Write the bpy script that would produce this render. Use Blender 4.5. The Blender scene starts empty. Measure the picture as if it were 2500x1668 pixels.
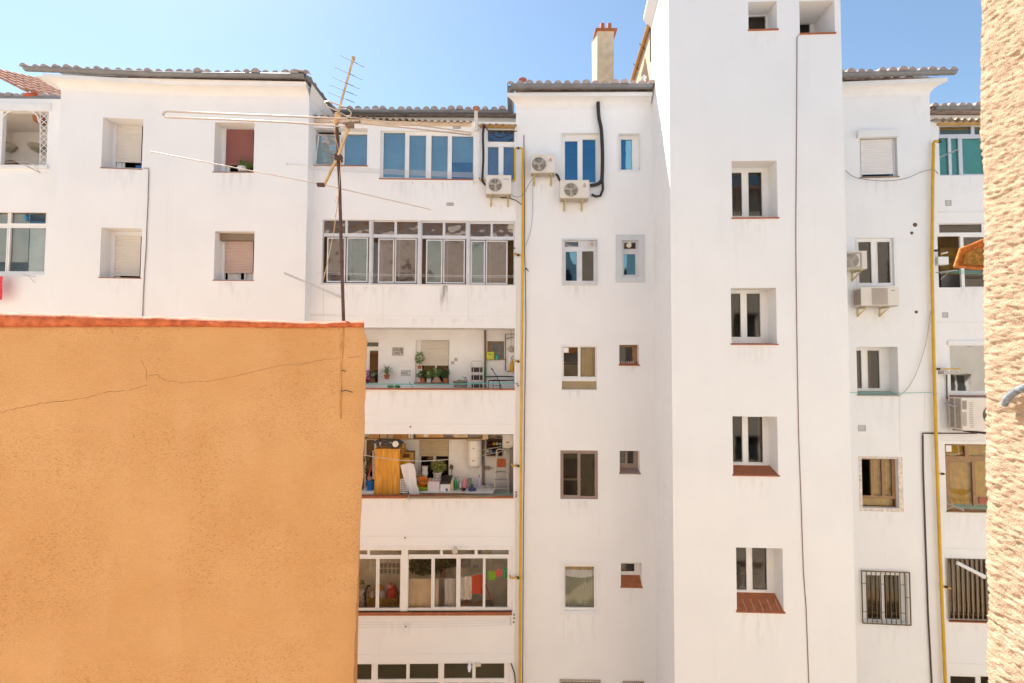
import bpy, math, random
from mathutils import Vector, Matrix, noise
random.seed(7)
sc = bpy.context.scene
col = sc.collection
R = math.radians
# ---------------------------------------------------------------- camera
CZ = 11.5
F = 1200.0
cam = bpy.data.cameras.new('camera'); camo = bpy.data.objects.new('camera', cam); col.objects.link(camo)
cam.sensor_width = 36.0; cam.lens = 36.0 * F / 2500.0
cam.clip_start = 0.05; cam.clip_end = 1000
CROT = Matrix.Rotation(R(92.4), 3, 'X') @ Matrix.Rotation(R(0.25), 3, 'Z')
camo.matrix_world = Matrix.Translation((0, 0, CZ)) @ CROT.to_4x4()
cam.dof.use_dof = True; cam.dof.focus_distance = 12.5; cam.dof.aperture_fstop = 3.6
sc.camera = camo
# ---------------------------------------------------------------- light
SUN = Vector((-0.95, 1.0, 1.95)).normalized()
elev = math.asin(SUN.z)
w = bpy.data.worlds.new('World'); sc.world = w; w.use_nodes = True
nt = w.node_tree
sky = nt.nodes.new('ShaderNodeTexSky'); sky.sky_type = 'NISHITA'; sky.sun_disc = False
sky.sun_elevation = elev; sky.sun_rotation = math.atan2(SUN.x, SUN.y)
sky.air_density = 1.0; sky.dust_density = 0.6; sky.ozone_density = 1.0; sky.altitude = 600
tint = nt.nodes.new('ShaderNodeMix'); tint.data_type = 'RGBA'; tint.blend_type = 'MULTIPLY'; tint.inputs['Factor'].default_value = 1
tint.inputs['B'].default_value = (1.06, 1.10, 1.03, 1)
nt.links.new(sky.outputs[0], tint.inputs['A']); nt.links.new(tint.outputs['Result'], nt.nodes['Background'].inputs[0])
nt.nodes['Background'].inputs[1].default_value = 0.10
sl = bpy.data.lights.new('sun', 'SUN'); sl.energy = 5.0; sl.angle = R(0.5); sl.color = (1, 0.98, 0.94)
so = bpy.data.objects.new('sun', sl); col.objects.link(so)
so.rotation_euler = SUN.to_track_quat('Z', 'Y').to_euler(); so.location = (-20, 10, 40)
sc.view_settings.view_transform = 'Standard'; sc.view_settings.look = 'None'
sc.view_settings.gamma = 1.0; sc.view_settings.exposure = 1.09
try:
    sc.cycles.max_bounces = 8; sc.cycles.diffuse_bounces = 5; sc.cycles.transparent_max_bounces = 12
    sc.cycles.glossy_bounces = 3
    sc.cycles.sample_clamp_indirect = 6
except Exception: pass

# ---------------------------------------------------------------- pixel helpers (photo is 2500 x 1668)
CAM = Vector((0, 0, CZ))
def ray(px, py): return CROT @ Vector(((px - 1250) / F, (834 - py) / F, -1.0))
def W(px, py, Y):
    d = ray(px, py); return CAM + d * (Y / d.y)
def mpp(Y): return Y / F
HZ = 884
class PL:
    def __init__(s, pxl, yl, pxr, yr):
        a = W(pxl, HZ, yl); b = W(pxr, HZ, yr)
        s.p = Vector((a.x, a.y, 0)); d = Vector((b.x - a.x, b.y - a.y, 0)); s.L = d.length
        s.u = d.normalized(); s.n = Vector((s.u.y, -s.u.x, 0)); s.open = []
    def pt(s, a, o, z): q = s.p + s.u * a + s.n * o; return Vector((q.x, q.y, z))
    def hit(s, px, py, o=0.0):
        d = ray(px, py); t = (s.p + s.n * o - CAM).dot(s.n) / Vector((d.x, d.y, 0)).dot(s.n)
        q = CAM + d * t; return (q - s.p).dot(s.u), q.z
    def at(s, px, py, o=0.0):
        a, z = s.hit(px, py, o); return s.pt(a, o, z)
    def rect(s, r, o=0.0):
        x0, y0, x1, y1 = r; ym = (y0 + y1) / 2; xm = (x0 + x1) / 2
        s0 = s.hit(x0, ym, o)[0]; s1 = s.hit(x1, ym, o)[0]; z1 = s.hit(xm, y0, o)[1]; z0 = s.hit(xm, y1, o)[1]
        return s0, s1, z0, z1
XY = PL(0, 5, 100, 5)
# ---------------------------------------------------------------- mesh builder
class MB:
    def __init__(s): s.v = []; s.f = []; s.m = []; s.sm = []
    def face(s, pts, m=0, sm=False):
        i = len(s.v); s.v += [Vector(p) for p in pts]; s.f.append(tuple(range(i, i + len(pts)))); s.m.append(m); s.sm.append(sm)
    def grid(s, rows, m=0, sm=True, close=False):
        i = len(s.v); n = len(rows[0])
        for r in rows: s.v += [Vector(p) for p in r]
        for a in range(len(rows) - 1):
            for b in range(n if close else n - 1):
                c = (b + 1) % n
                s.f.append((i + a * n + b, i + a * n + c, i + (a + 1) * n + c, i + (a + 1) * n + b)); s.m.append(m); s.sm.append(sm)
    def hexa(s, p, m=0):   # p: 8 points, bottom loop 0-3 then top loop 4-7
        i = len(s.v); s.v += [Vector(q) for q in p]
        for f in ((3, 2, 1, 0), (4, 5, 6, 7), (0, 1, 5, 4), (1, 2, 6, 5), (2, 3, 7, 6), (3, 0, 4, 7)):
            s.f.append(tuple(i + k for k in f)); s.m.append(m); s.sm.append(False)
        return s
    def box(s, P, s0, s1, o0, o1, z0, z1, m=0):   # o1 = outward side
        q = [P.pt(s0, o1, z0), P.pt(s1, o1, z0), P.pt(s1, o0, z0), P.pt(s0, o0, z0),
             P.pt(s0, o1, z1), P.pt(s1, o1, z1), P.pt(s1, o0, z1), P.pt(s0, o0, z1)]
        return s.hexa(q, m)
    def pbox(s, P, r, o0, o1, m=0):               # pixel rectangle seen at the outward face
        a, b, c, d = P.rect(r, o1); return s.box(P, a, b, o0, o1, c, d, m)
    def wbox(s, x0, x1, y0, y1, z0, z1, m=0):
        q = [(x0, y0, z0), (x1, y0, z0), (x1, y1, z0), (x0, y1, z0), (x0, y0, z1), (x1, y0, z1), (x1, y1, z1), (x0, y1, z1)]
        return s.hexa(q, m)
    def tube(s, pts, r, n=8, m=0, cap=True):
        pts = [Vector(p) for p in pts]; rr = r if isinstance(r, (list, tuple)) else [r] * len(pts)
        rows = []; up = None
        for k, p in enumerate(pts):
            t = (pts[min(k + 1, len(pts) - 1)] - pts[max(k - 1, 0)])
            if t.length < 1e-9: t = Vector((0, 0, 1))
            t.normalize()
            if up is None: up = Vector((0, 0, 1)) if abs(t.z) < .9 else Vector((1, 0, 0))
            a = t.cross(up)
            if a.length < 1e-4: a = t.cross(Vector((0, 1, 0)))
            a.normalize(); b = a.cross(t).normalized(); up = b
            rows.append([p + (a * math.cos(q * 2 * math.pi / n) + b * math.sin(q * 2 * math.pi / n)) * rr[k] for q in range(n)])
        s.grid(rows, m, True, True)
        if cap: s.face(rows[0], m); s.face(rows[-1][::-1], m)
        return s
    def lathe(s, c, prof, n=16, m=0, ax=None, cap=True):
        c = Vector(c); ax = Vector(ax or (0, 0, 1)).normalized()
        a = ax.cross(Vector((0, 1, 0)) if abs(ax.y) < .9 else Vector((1, 0, 0))).normalized(); b = ax.cross(a)
        rows = [[c + ax * h + (a * math.cos(q * 2 * math.pi / n) + b * math.sin(q * 2 * math.pi / n)) * r for q in range(n)] for r, h in prof]
        s.grid(rows, m, True, True)
        if cap: s.face(rows[0], m); s.face(rows[-1], m)
        return s
    def plate(s, P, s0, s1, z0, z1, holes, o, th, m=0, outer=True, top=True):
        S = sorted(set([s0, s1] + [max(s0, min(s1, h[k])) for h in holes for k in (0, 1)]))
        Z = sorted(set([z0, z1] + [max(z0, min(z1, h[k])) for h in holes for k in (2, 3)]))
        for a, b in zip(S, S[1:]):
            for c, d in zip(Z, Z[1:]):
                if b - a < 1e-6 or d - c < 1e-6: continue
                x, y = (a + b) / 2, (c + d) / 2
                if any(h[0] < x < h[1] and h[2] < y < h[3] for h in holes): continue
                s.face([P.pt(a, o, c), P.pt(b, o, c), P.pt(b, o, d), P.pt(a, o, d)], m)
        for h in holes:
            t = h[4] if len(h) > 4 else th
            a, b, c, d = h[:4]
            a = max(a, s0); b = min(b, s1); c = max(c, z0); d = min(d, z1)
            for (p, q) in (((a, c), (b, c)), ((b, c), (b, d)), ((b, d), (a, d)), ((a, d), (a, c))):
                s.face([P.pt(p[0], o, p[1]), P.pt(p[0], o - t, p[1]), P.pt(q[0], o - t, q[1]), P.pt(q[0], o, q[1])], m)
        if outer:
            for (p, q) in (((s0, z0), (s1, z0)), ((s1, z0), (s1, z1)), ((s1, z1), (s0, z1)), ((s0, z1), (s0, z0))):
                s.face([P.pt(p[0], o, p[1]), P.pt(q[0], o, q[1]), P.pt(q[0], o - th, q[1]), P.pt(p[0], o - th, p[1])], m)
        return s
    def sheet(s, P, r, o, wave=.02, nw=6, m=0, n=48, ph=0.0, drop=0.0, rows=6):   # hanging cloth or curtain with folds
        a, b, c, d = P.rect(r, o); g = []
        for j in range(rows + 1):
            z = d + (c - d) * j / rows
            g.append([P.pt(a + (b - a) * k / n, o + wave * math.sin(ph + nw * 2 * math.pi * k / n + .5 * math.sin(j)) * (.4 + .6 * j / rows),
                      z - drop * math.sin(math.pi * k / n) * (1 if j else .0)) for k in range(n + 1)])
        s.grid(g, m, True); return s
def setmat(me, mats):
    for x in (mats if isinstance(mats, (list, tuple)) else [mats]): me.materials.append(x)
def O(name, mb, mats, parent=None):
    xs = [v.x for v in mb.v]; ys = [v.y for v in mb.v]; zs = [v.z for v in mb.v]
    c = Vector(((min(xs) + max(xs)) / 2, (min(ys) + max(ys)) / 2, min(zs)))
    me = bpy.data.meshes.new(name); me.from_pydata([v - c for v in mb.v], [], mb.f)
    setmat(me, mats)
    for i, p in enumerate(me.polygons): p.material_index = mb.m[i]; p.use_smooth = mb.sm[i]
    me.update()
    o = bpy.data.objects.new(name, me); col.objects.link(o)
    if parent is not None:
        o.parent = parent; o.location = c - wloc(parent)
    else: o.location = c
    return o
def wloc(o):
    l = Vector((0, 0, 0))
    while o is not None: l = l + o.location; o = o.parent
    return l
def tag(o, label, cat=None, group=None, kind=None):
    if label: o['label'] = label
    if cat: o['category'] = cat
    if group: o['group'] = group
    if kind: o['kind'] = kind
    return o
def T(name, label, cat, loc, group=None, kind=None):
    o = bpy.data.objects.new(name, None); col.objects.link(o); o.location = loc; o.empty_display_size = .2
    return tag(o, label, cat, group, kind)
def one(name, mb, mat, label, cat, group=None, kind=None): return tag(O(name, mb, mat), label, cat, group, kind)
# ---------------------------------------------------------------- materials
MATS = {}
def mat(name, c=None, rough=.7, metal=0.0, var=.08, scale=3.0, bump=0.0, bscale=60.0, spec=.5, stretch=None, c2=None, streak=0.0):
    if name in MATS: return MATS[name]
    if c is None: print('MISSING MAT', name); c = (.3, .3, .3)
    m = bpy.data.materials.new(name); m.use_nodes = True; t = m.node_tree; b = t.nodes['Principled BSDF']
    b.inputs['Roughness'].default_value = rough; b.inputs['Metallic'].default_value = metal
    b.inputs['Specular IOR Level'].default_value = spec
    tc = t.nodes.new('ShaderNodeNewGeometry'); src = tc.outputs['Position']
    if stretch:
        mp = t.nodes.new('ShaderNodeMapping'); mp.inputs['Scale'].default_value = stretch
        t.links.new(src, mp.inputs[0]); vs = mp.outputs[0]
    else: vs = src
    n = t.nodes.new('ShaderNodeTexNoise'); n.inputs['Scale'].default_value = scale; n.inputs['Detail'].default_value = 5
    t.links.new(vs, n.inputs['Vector'])
    mr = t.nodes.new('ShaderNodeMapRange'); mr.inputs[1].default_value = .32; mr.inputs[2].default_value = .68
    t.links.new(n.outputs[0], mr.inputs[0])
    mx = t.nodes.new('ShaderNodeMix'); mx.data_type = 'RGBA'
    mx.inputs['A'].default_value = (*[x * (1 - var) for x in c], 1)
    mx.inputs['B'].default_value = (*(c2 if c2 else [min(1, x * (1 + var)) for x in c]), 1)
    t.links.new(mr.outputs[0], mx.inputs['Factor']); out = mx.outputs['Result']
    if streak > 0:
        mp = t.nodes.new('ShaderNodeMapping'); mp.inputs['Scale'].default_value = (5.0, 5.0, .22); t.links.new(src, mp.inputs[0])
        n2 = t.nodes.new('ShaderNodeTexNoise'); n2.inputs['Scale'].default_value = 1.6; n2.inputs['Detail'].default_value = 6
        t.links.new(mp.outputs[0], n2.inputs['Vector'])
        r2 = t.nodes.new('ShaderNodeMapRange'); r2.inputs[1].default_value = .6; r2.inputs[2].default_value = .8; r2.inputs[4].default_value = streak
        t.links.new(n2.outputs[0], r2.inputs[0])
        m2 = t.nodes.new('ShaderNodeMix'); m2.data_type = 'RGBA'; m2.inputs['B'].default_value = (c[0] * .55, c[1] * .52, c[2] * .46, 1)
        t.links.new(r2.outputs[0], m2.inputs['Factor']); t.links.new(out, m2.inputs['A']); out = m2.outputs['Result']
    t.links.new(out, b.inputs['Base Color'])
    if bump > 0:
        n3 = t.nodes.new('ShaderNodeTexNoise'); n3.inputs['Scale'].default_value = bscale; n3.inputs['Detail'].default_value = 4
        t.links.new(src, n3.inputs['Vector'])
        n4 = t.nodes.new('ShaderNodeTexNoise'); n4.inputs['Scale'].default_value = bscale * .06; n4.inputs['Detail'].default_value = 3
        t.links.new(src, n4.inputs['Vector'])
        ad = t.nodes.new('ShaderNodeMath'); ad.operation = 'MULTIPLY_ADD'; ad.inputs[1].default_value = 3.0
        t.links.new(n4.outputs[0], ad.inputs[0]); t.links.new(n3.outputs[0], ad.inputs[2])
        bp = t.nodes.new('ShaderNodeBump'); bp.inputs['Strength'].default_value = bump; bp.inputs['Distance'].default_value = .01
        t.links.new(ad.outputs[0], bp.inputs['Height']); t.links.new(bp.outputs[0], b.inputs['Normal'])
    MATS[name] = m; return m
def glass(name, tint=(.8, .85, .85), refl=.22, rough=.01, rtint=(1, 1, 1), wav=.0):
    if name in MATS: return MATS[name]
    m = bpy.data.materials.new(name); m.use_nodes = True; t = m.node_tree
    for n in list(t.nodes):
        if n.type != 'OUTPUT_MATERIAL': t.nodes.remove(n)
    out = [n for n in t.nodes if n.type == 'OUTPUT_MATERIAL'][0]
    tr = t.nodes.new('ShaderNodeBsdfTransparent'); tr.inputs[0].default_value = (*tint, 1)
    gl = t.nodes.new('ShaderNodeBsdfGlossy'); gl.inputs['Color'].default_value = (*rtint, 1); gl.inputs['Roughness'].default_value = rough
    fr = t.nodes.new('ShaderNodeFresnel'); fr.inputs[0].default_value = 1.5
    ad = t.nodes.new('ShaderNodeMath'); ad.operation = 'ADD'; ad.inputs[1].default_value = refl - .04; ad.use_clamp = True
    t.links.new(fr.outputs[0], ad.inputs[0])
    if wav > 0:
        g = t.nodes.new('ShaderNodeNewGeometry'); n = t.nodes.new('ShaderNodeTexNoise'); n.inputs['Scale'].default_value = 1.5
        t.links.new(g.outputs['Position'], n.inputs['Vector'])
        bp = t.nodes.new('ShaderNodeBump'); bp.inputs['Strength'].default_value = wav; bp.inputs['Distance'].default_value = .05
        t.links.new(n.outputs[0], bp.inputs['Height']); t.links.new(bp.outputs[0], gl.inputs['Normal'])
    mx = t.nodes.new('ShaderNodeMixShader')
    t.links.new(ad.outputs[0], mx.inputs[0]); t.links.new(tr.outputs[0], mx.inputs[1]); t.links.new(gl.outputs[0], mx.inputs[2])
    t.links.new(mx.outputs[0], out.inputs[0]); MATS[name] = m; return m
WHITE = mat('white_plaster', (.82, .82, .82), .9, var=.02, scale=.9, bump=.3, bscale=30, spec=.2, streak=.08)
WHITE2 = mat('white_reveal', (.785, .785, .785), .9, var=.03, bump=.2, bscale=40, spec=.2)
UPVC = mat('white_upvc', (.80, .79, .77), .35, var=.03)
ALU = mat('aluminium', (.62, .62, .64), .45, metal=.35, var=.05)
BROWNF = mat('brown_aluminium', (.30, .22, .185), .5, metal=.2, var=.06)
WOODF = mat('brown_wood', (.30, .17, .07), .5, var=.15, scale=9)
GUT = mat('grey_gutter', (.20, .205, .215), .5, metal=.3, var=.12, scale=4)
CLAY = mat('clay_tile', (.38, .28, .23), .9, var=.4, scale=6, bump=.4, bscale=50)
CLAYL = mat('red_clay_tile', (.50, .24, .14), .9, var=.3, scale=7, bump=.4, bscale=50)
MORTAR = mat('tile_mortar', (.42, .33, .28), .95, var=.15, scale=14, bump=.5)
CORR = mat('fibre_cement', (.40, .32, .23), .95, var=.3, scale=7, bump=.4, bscale=70)
TERRA = mat('terracotta', (.36, .115, .045), .7, var=.18, scale=12, bump=.15)
POT = mat('terracotta_pot', (.52, .17, .06), .8, var=.12, scale=20)
ORANGE = None
SHBEIGE = mat('beige_slats', (.66, .61, .54), .5, var=.03)
SHPINK = mat('pinkish_slats', (.52, .38, .32), .5, var=.05)
SHRED = mat('red_brown_slats', (.27, .10, .085), .6, var=.08)
SHWHITE = mat('white_slats', (.74, .71, .69), .45, var=.02)
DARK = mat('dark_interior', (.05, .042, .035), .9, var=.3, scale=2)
DIMROOM = mat('dim_room', (.22, .19, .15), .9, var=.2, scale=2)
BLACK = mat('black_rubber', (.022, .018, .02), .6, var=.2)
BLACKP = mat('black_plastic', (.02, .02, .022), .4)
GASY = mat('yellow_pipe', (.62, .36, .015), .45, var=.1, scale=5)
ACW = mat('cream_metal', (.70, .65, .58), .45, var=.04)
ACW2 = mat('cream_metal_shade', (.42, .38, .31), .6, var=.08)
GRILLE = mat('grille_dark', (.12, .10, .085), .6)
BRKT = mat('bracket_metal', (.55, .45, .22), .5, metal=.3)
RUST = mat('rusty_steel', (.085, .04, .03), .7, var=.3, scale=20, bump=.2)
GOLD = mat('weathered_aluminium', (.55, .38, .20), .5, metal=.45, var=.25, scale=18)
ALUROD = mat('antenna_rod', (.52, .43, .36), .4, metal=.6, var=.1)
LEAF = mat('leaf_green', (.10, .20, .035), .6, var=.5, scale=30, c2=(.20, .34, .07))
LEAF2 = mat('leaf_dark_green', (.03, .085, .025), .5, var=.5, scale=30, c2=(.07, .15, .04))
LEAF3 = mat('leaf_yellow_green', (.22, .26, .06), .6, var=.4, scale=25, c2=(.34, .36, .12))
RED = mat('red_plastic', (.45, .03, .03), .5); PINK = mat('pink_cloth', (.75, .12, .14), .8)
WHITEC = mat('white_cloth', (.72, .70, .70), .95, var=.03)
STRING = mat('white_cord', (.62, .62, .60), .8); TEAL = mat('teal_cord', (.12, .45, .38), .7)
CARD = mat('cardboard', (.56, .34, .14), .9, var=.1)
G_BLUE = glass('sky_glass', (.62, .72, .76), .22, .03, (.78, .92, 1.0), .5)
G_DEEP = glass('deep_blue_glass', (.05, .16, .24), .30, .02, (.35, .75, 1.0), .1)
G_WARM = glass('window_glass', (.42, .38, .30), .065, .04, (1, .90, .78), .04)
G_PALE = glass('pale_glass', (.92, .93, .90), .06, .05, (.95, .95, .95), .3)
G_GAL = glass('gallery_glass', (.42, .36, .34), .19, .03, (1, .84, .76), .4)
G_CLEAR = glass('clear_glass', (.96, .97, .96), .06, .01, (1, 1, 1), .1)
G_FROST = glass('frosted_glass', (.42, .36, .33), .13, .10, (1, .84, .76), .5)
G_FROST2 = glass('green_reflection_glass', (.30, .36, .33), .16, .10, (.85, .92, .88), .6)  # green tint stands in for the tree reflected in some sashes
G_GREEN = glass('greenish_glass', (.45, .48, .36), .14, .12, (.9, .95, .8), .2)
# ---------------------------------------------------------------- facade planes
PA1 = PL(120, 12.62, 412, 12.90)
PA2 = PL(412, 12.90, 741, 12.95)
PB = PL(741, 13.30, 1258, 13.38)
PC = PL(1258, 13.40, 1592, 13.33)
PD = PL(1640, 11.10, 2073, 10.92)
PE = PL(2066, 12.80, 2290, 12.62)
PF = PL(2290, 12.78, 2520, 12.66)
PG = PL(-330, 13.15, 122, 13.20)
EZ = W(430, 181, 12.5).z              # eaves height (gutter axis)
ZG = 0.0
def cx(px, Y): return W(px, HZ, Y).x
# ---------------------------------------------------------------- setting
g = MB(); g.face([(-300, -300, 0), (300, -300, 0), (300, 300, 0), (-300, 300, 0)])
tag(O('ground', g, mat('courtyard_concrete', (.58, .40, .24), .95, var=.12, scale=.8, bump=.3, bscale=12)), None, kind='structure')

# window builder ------------------------------------------------------------
def ring(mb, P, r, o, wd, th, m=0):
    a, b, c, d = r; mb.plate(P, a - wd, b + wd, c - wd, d + wd, [(a, b, c, d)], o, th, m)
def shutter(P, r, o, matl, parent, pitch=.047):
    a, b, c, d = P.rect(r, o); mb = MB(); n = max(3, int((d - c) / pitch)); h = (d - c) / n
    rows = []
    for k in range(n):
        z = c + k * h
        rows += [(z, -.004), (z + h * .12, .004), (z + h * .5, .011), (z + h * .85, .006), (z + h * .97, -.004)]
    rows.append((d, -.004))
    mb.grid([[P.pt(a, o + q, z), P.pt(b, o + q, z)] for z, q in rows], 0, False)
    mb.box(P, a, b, o - .012, o + .016, c - .045, c, 0)
    return O('roller_shutter', mb, matl, parent)
def window(b, P, r, d, fm, panes, g=None, back=DARK, rdepth=.9, sill=None, sash=.028, behind=None, addopen=True, name='window', thick=.05, ex=None, noglass=False):
    """r opening in photo pixels; d depth of the frame in the reveal; panes pixel rects at that depth"""
    a, bb, c, dd = P.rect(r)
    if addopen: P.open.append((a, bb, c, dd, d + .03))
    zb = c
    if sill:
        sr = sill.get('rise', .02)
        mb = MB(); e = sill.get('ext', .02); ov = sill.get('over', .035)
        mb.hexa([P.pt(a - e, ov, c - .012), P.pt(bb + e, ov, c - .012), P.pt(bb + e * 0, -d, c - .03), P.pt(a, -d, c - .03),
                 P.pt(a - e, ov, c + .012), P.pt(bb + e, ov, c + .012), P.pt(bb, -d, c + .012 + sr), P.pt(a, -d, c + .012 + sr)])
        zb = c + .012 + sr
    holes = [P.rect(p, -d) for p in panes]
    holes = [(max(h[0], a), min(h[1], bb), max(h[2], zb + .01), min(h[3], dd), .05) for h in holes]
    mb2 = MB(); mb2.plate(P, a, bb, zb, dd, holes, -d, thick, 0, outer=False)
    wobj = O(name, mb2, fm, b)
    if sill: O('sill', mb, sill.get('mat', TERRA), wobj)
    for k, h in enumerate(holes):
        if sash:
            sm = MB(); ha = h[:4]; sm.plate(P, ha[0] - sash, ha[1] + sash, ha[2] - sash, ha[3] + sash, [ha], -d + .012, .012)
            O('sash', sm, fm, wobj)
        gm = (g[k] if isinstance(g, (list, tuple)) else g)
        if gm is None: continue
        pm = MB(); pm.face([P.pt(h[0], -d - .025, h[2]), P.pt(h[1], -d - .025, h[2]), P.pt(h[1], -d - .025, h[3]), P.pt(h[0], -d - .025, h[3])])
        O('pane', pm, gm, wobj)
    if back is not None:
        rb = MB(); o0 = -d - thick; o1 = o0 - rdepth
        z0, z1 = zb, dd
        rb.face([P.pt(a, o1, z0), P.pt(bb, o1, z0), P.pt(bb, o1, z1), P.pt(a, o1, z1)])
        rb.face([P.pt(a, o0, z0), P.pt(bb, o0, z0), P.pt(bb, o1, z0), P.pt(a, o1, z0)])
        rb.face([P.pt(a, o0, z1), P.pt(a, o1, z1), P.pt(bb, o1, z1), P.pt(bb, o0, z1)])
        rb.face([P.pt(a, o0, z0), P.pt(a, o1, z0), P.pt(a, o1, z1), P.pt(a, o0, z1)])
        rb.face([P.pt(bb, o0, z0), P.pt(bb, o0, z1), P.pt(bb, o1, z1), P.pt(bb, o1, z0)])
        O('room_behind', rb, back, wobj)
    for (k, rr, mt) in (behind or []):
        q = MB()
        if k == 'curtain': q.sheet(P, rr, -d - .10, .018, max(2, int((rr[2] - rr[0]) / 6)))
        elif k == 'blind_or_sky_panel': q.pbox(P, rr, -d - .08, -d - .07)
        elif k == 'bar': q.pbox(P, rr, -d - .12, -d - .09)
        O({'curtain': 'curtain', 'blind_or_sky_panel': 'blind_or_sky_panel', 'bar': 'rail'}[k], q, mt, wobj)  # real blinds, and deep blue panels carrying the painted sky reflection
    return wobj
def trim(P, r0, r1, o=.012, matl=None, parent=None, name='window_surround'):
    a = P.rect(r0); h = P.rect(r1); m = MB(); m.plate(P, a[0], a[1], a[2], a[3], [h], o, o + .005); return O(name, m, matl or WHITE2, parent)
SILLB = mat('dark_sill', (.30, .17, .13), .8, var=.1); 
CURT = mat('cream_curtain', (.55, .50, .42), .95, var=.05); CGREEN = mat('grey_green_curtain', (.36, .36, .28), .95, var=.08)
CGOLD = mat('gold_curtain', (.55, .31, .012), .9, var=.15, scale=8); CTEAL = mat('teal_blind', (.10, .42, .36), .7, var=.1)
BLINDL = mat('pale_blue_blind', (.52, .66, .70), .8, var=.05); SKYREFL = mat('sky_reflection_blue', (.02, .16, .34), .7, var=.2)  # the deep blue paints the sky's reflection on panels behind the panes

# ---------------------------------------------------------------- buildings (roots)
left_b = T('apartment_block', 'white left block with four deep roller shutter windows under a grey gutter', 'building', W(430, HZ, 13).xy.to_3d())
mid_b = T('apartment_block', 'white middle block with stacked open and glazed balconies and bluish top windows', 'building', W(1250, HZ, 14).xy.to_3d())
tow_b = T('stair_tower', 'tallest white tower with one column of deep double windows and sunlit left side', 'building', W(1850, HZ, 12).xy.to_3d())
rig_b = T('apartment_block', 'white right block behind the yellow pipe with barred window at its foot', 'building', W(2250, HZ, 13).xy.to_3d())

# ---- left block windows
window(left_b, PA1, (249, 289, 348, 412), .40, WHITE2, [(284, 306, 348, 410)], None, DARK, sash=0, sill={'rise': .01, 'mat': SILLB, 'over': .015})
wl = left_b.children[-1]
shutter(PA1, (285, 305, 346, 393), -.37, SHBEIGE, wl)
m = MB(); m.pbox(PA1, (285, 395, 297, 411), -.46, -.42); m.pbox(PA1, (299, 395, 304, 411), -.45, -.41); O('sash', m, UPVC, wl)
m = MB(); m.pbox(PA1, (331, 404, 347, 411), -.5, -.43); O('blue_cloth', m, mat('blue_cloth', (.05, .16, .42), .8), wl)
window(left_b, PA1, (245, 557, 345, 679), .38, WHITE2, [(281, 576, 344, 678)], None, DARK, sash=0, sill={'rise': .01, 'mat': SILLB, 'over': .015})
wl = left_b.children[-1]
shutter(PA1, (282, 576, 343, 670), -.35, SHBEIGE, wl)
m = MB(); m.pbox(PA1, (283, 671, 293, 678), -.46, -.42); O('sash', m, UPVC, wl)
window(left_b, PA2, (523, 299, 620, 421), .36, WHITE2, [(552, 316, 620, 420)], None, DARK, sash=0, sill={'rise': .01, 'mat': SILLB, 'over': .015})
wl = left_b.children[-1]
shutter(PA2, (552, 316, 619, 400), -.33, SHRED, wl, .03)
m = MB(); m.pbox(PA2, (553, 403, 561, 420), -.42, -.38); O('sash', m, UPVC, wl)
window(left_b, PA2, (523, 565, 620, 685), .36, WHITE2, [(549, 588, 620, 683)], None, DARK, sash=0, sill={'rise': .01, 'mat': SILLB, 'over': .015})
wl = left_b.children[-1]
shutter(PA2, (550, 589, 618, 663), -.33, SHPINK, wl)
m = MB(); m.pbox(PA2, (536, 567, 621, 587), -.36, -.22); O('shutter_box', m, mat('grey_brown_box', (.23, .18, .13), .8), wl)
m = MB(); m.sheet(PA2, (556, 662, 588, 684), -.44, .02, 4); O('curtain', m, WHITEC, wl)
m = MB(); m.sheet(PA2, (600, 664, 619, 684), -.44, .01, 2); m.pbox(PA2, (596, 664, 600, 684), -.44, -.40); O('curtain', m, WHITEC, wl)
# ---- far left recess
window(left_b, PG, (-60, 518, 113, 670), .10, UPVC, [(-50, 519, 20, 546), (28, 519, 113, 546), (-50, 557, 16, 663), (24, 557, 111, 663)], G_PALE, mat('pale_room', (.50, .48, .44), .9, var=.15, scale=1.5), 1.0,
       behind=[('blind_or_sky_panel', (72, 546, 112, 664), mat('pale_panel', (.62, .66, .64), .8)), ('blind_or_sky_panel', (-60, 517, 71, 640), mat('grey_panel', (.46, .46, .42), .8))])
wl = left_b.children[-1]
m = MB(); m.lathe(PG.at(68, 533, -.2), [(.0, -.02), (.11, 0), (.12, .05), (.0, .08)], 12, ax=(1, 0, .1)); m.pbox(PG, (64, 541, 113, 545), -.4, -.2); O('stored_shoes', m, mat('blue_shoe', (.02, .22, .42), .5), wl)
# open gallery on the top floor of the far left recess
a0, b0, c0, d0 = PG.rect((-80, 272, 116, 404)); PG.open.append((a0, b0, c0, d0, .12))
m = MB(); 
def room(mb, P, s0, s1, z0, z1, o0, o1, holes=(), m=0, mb_back=None):
    mb.face([P.pt(s0, o0, z0), P.pt(s1, o0, z0), P.pt(s1, o1, z0), P.pt(s0, o1, z0)], m)
    mb.face([P.pt(s0, o0, z1), P.pt(s0, o1, z1), P.pt(s1, o1, z1), P.pt(s1, o0, z1)], m)
    mb.face([P.pt(s0, o0, z0), P.pt(s0, o1, z0), P.pt(s0, o1, z1), P.pt(s0, o0, z1)], m)
    mb.face([P.pt(s1, o0, z0), P.pt(s1, o0, z1), P.pt(s1, o1, z1), P.pt(s1, o1, z0)], m)
    mb.plate(P, s0, s1, z0, z1, list(holes), o1, .12, m, outer=False)
room(m, PG, a0 - .3, b0 + .1, c0 - .8, d0 + .12, -.12, -1.5)
O('gallery_room', m, mat('peach_white', (.74, .68, .62), .9, var=.04), left_b)
m = MB(); m.pbox(PG, (-80, 252, 121, 270), -.02, .05); m.pbox(PG, (-4, 270, 5, 404), -.1, .0)
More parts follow.
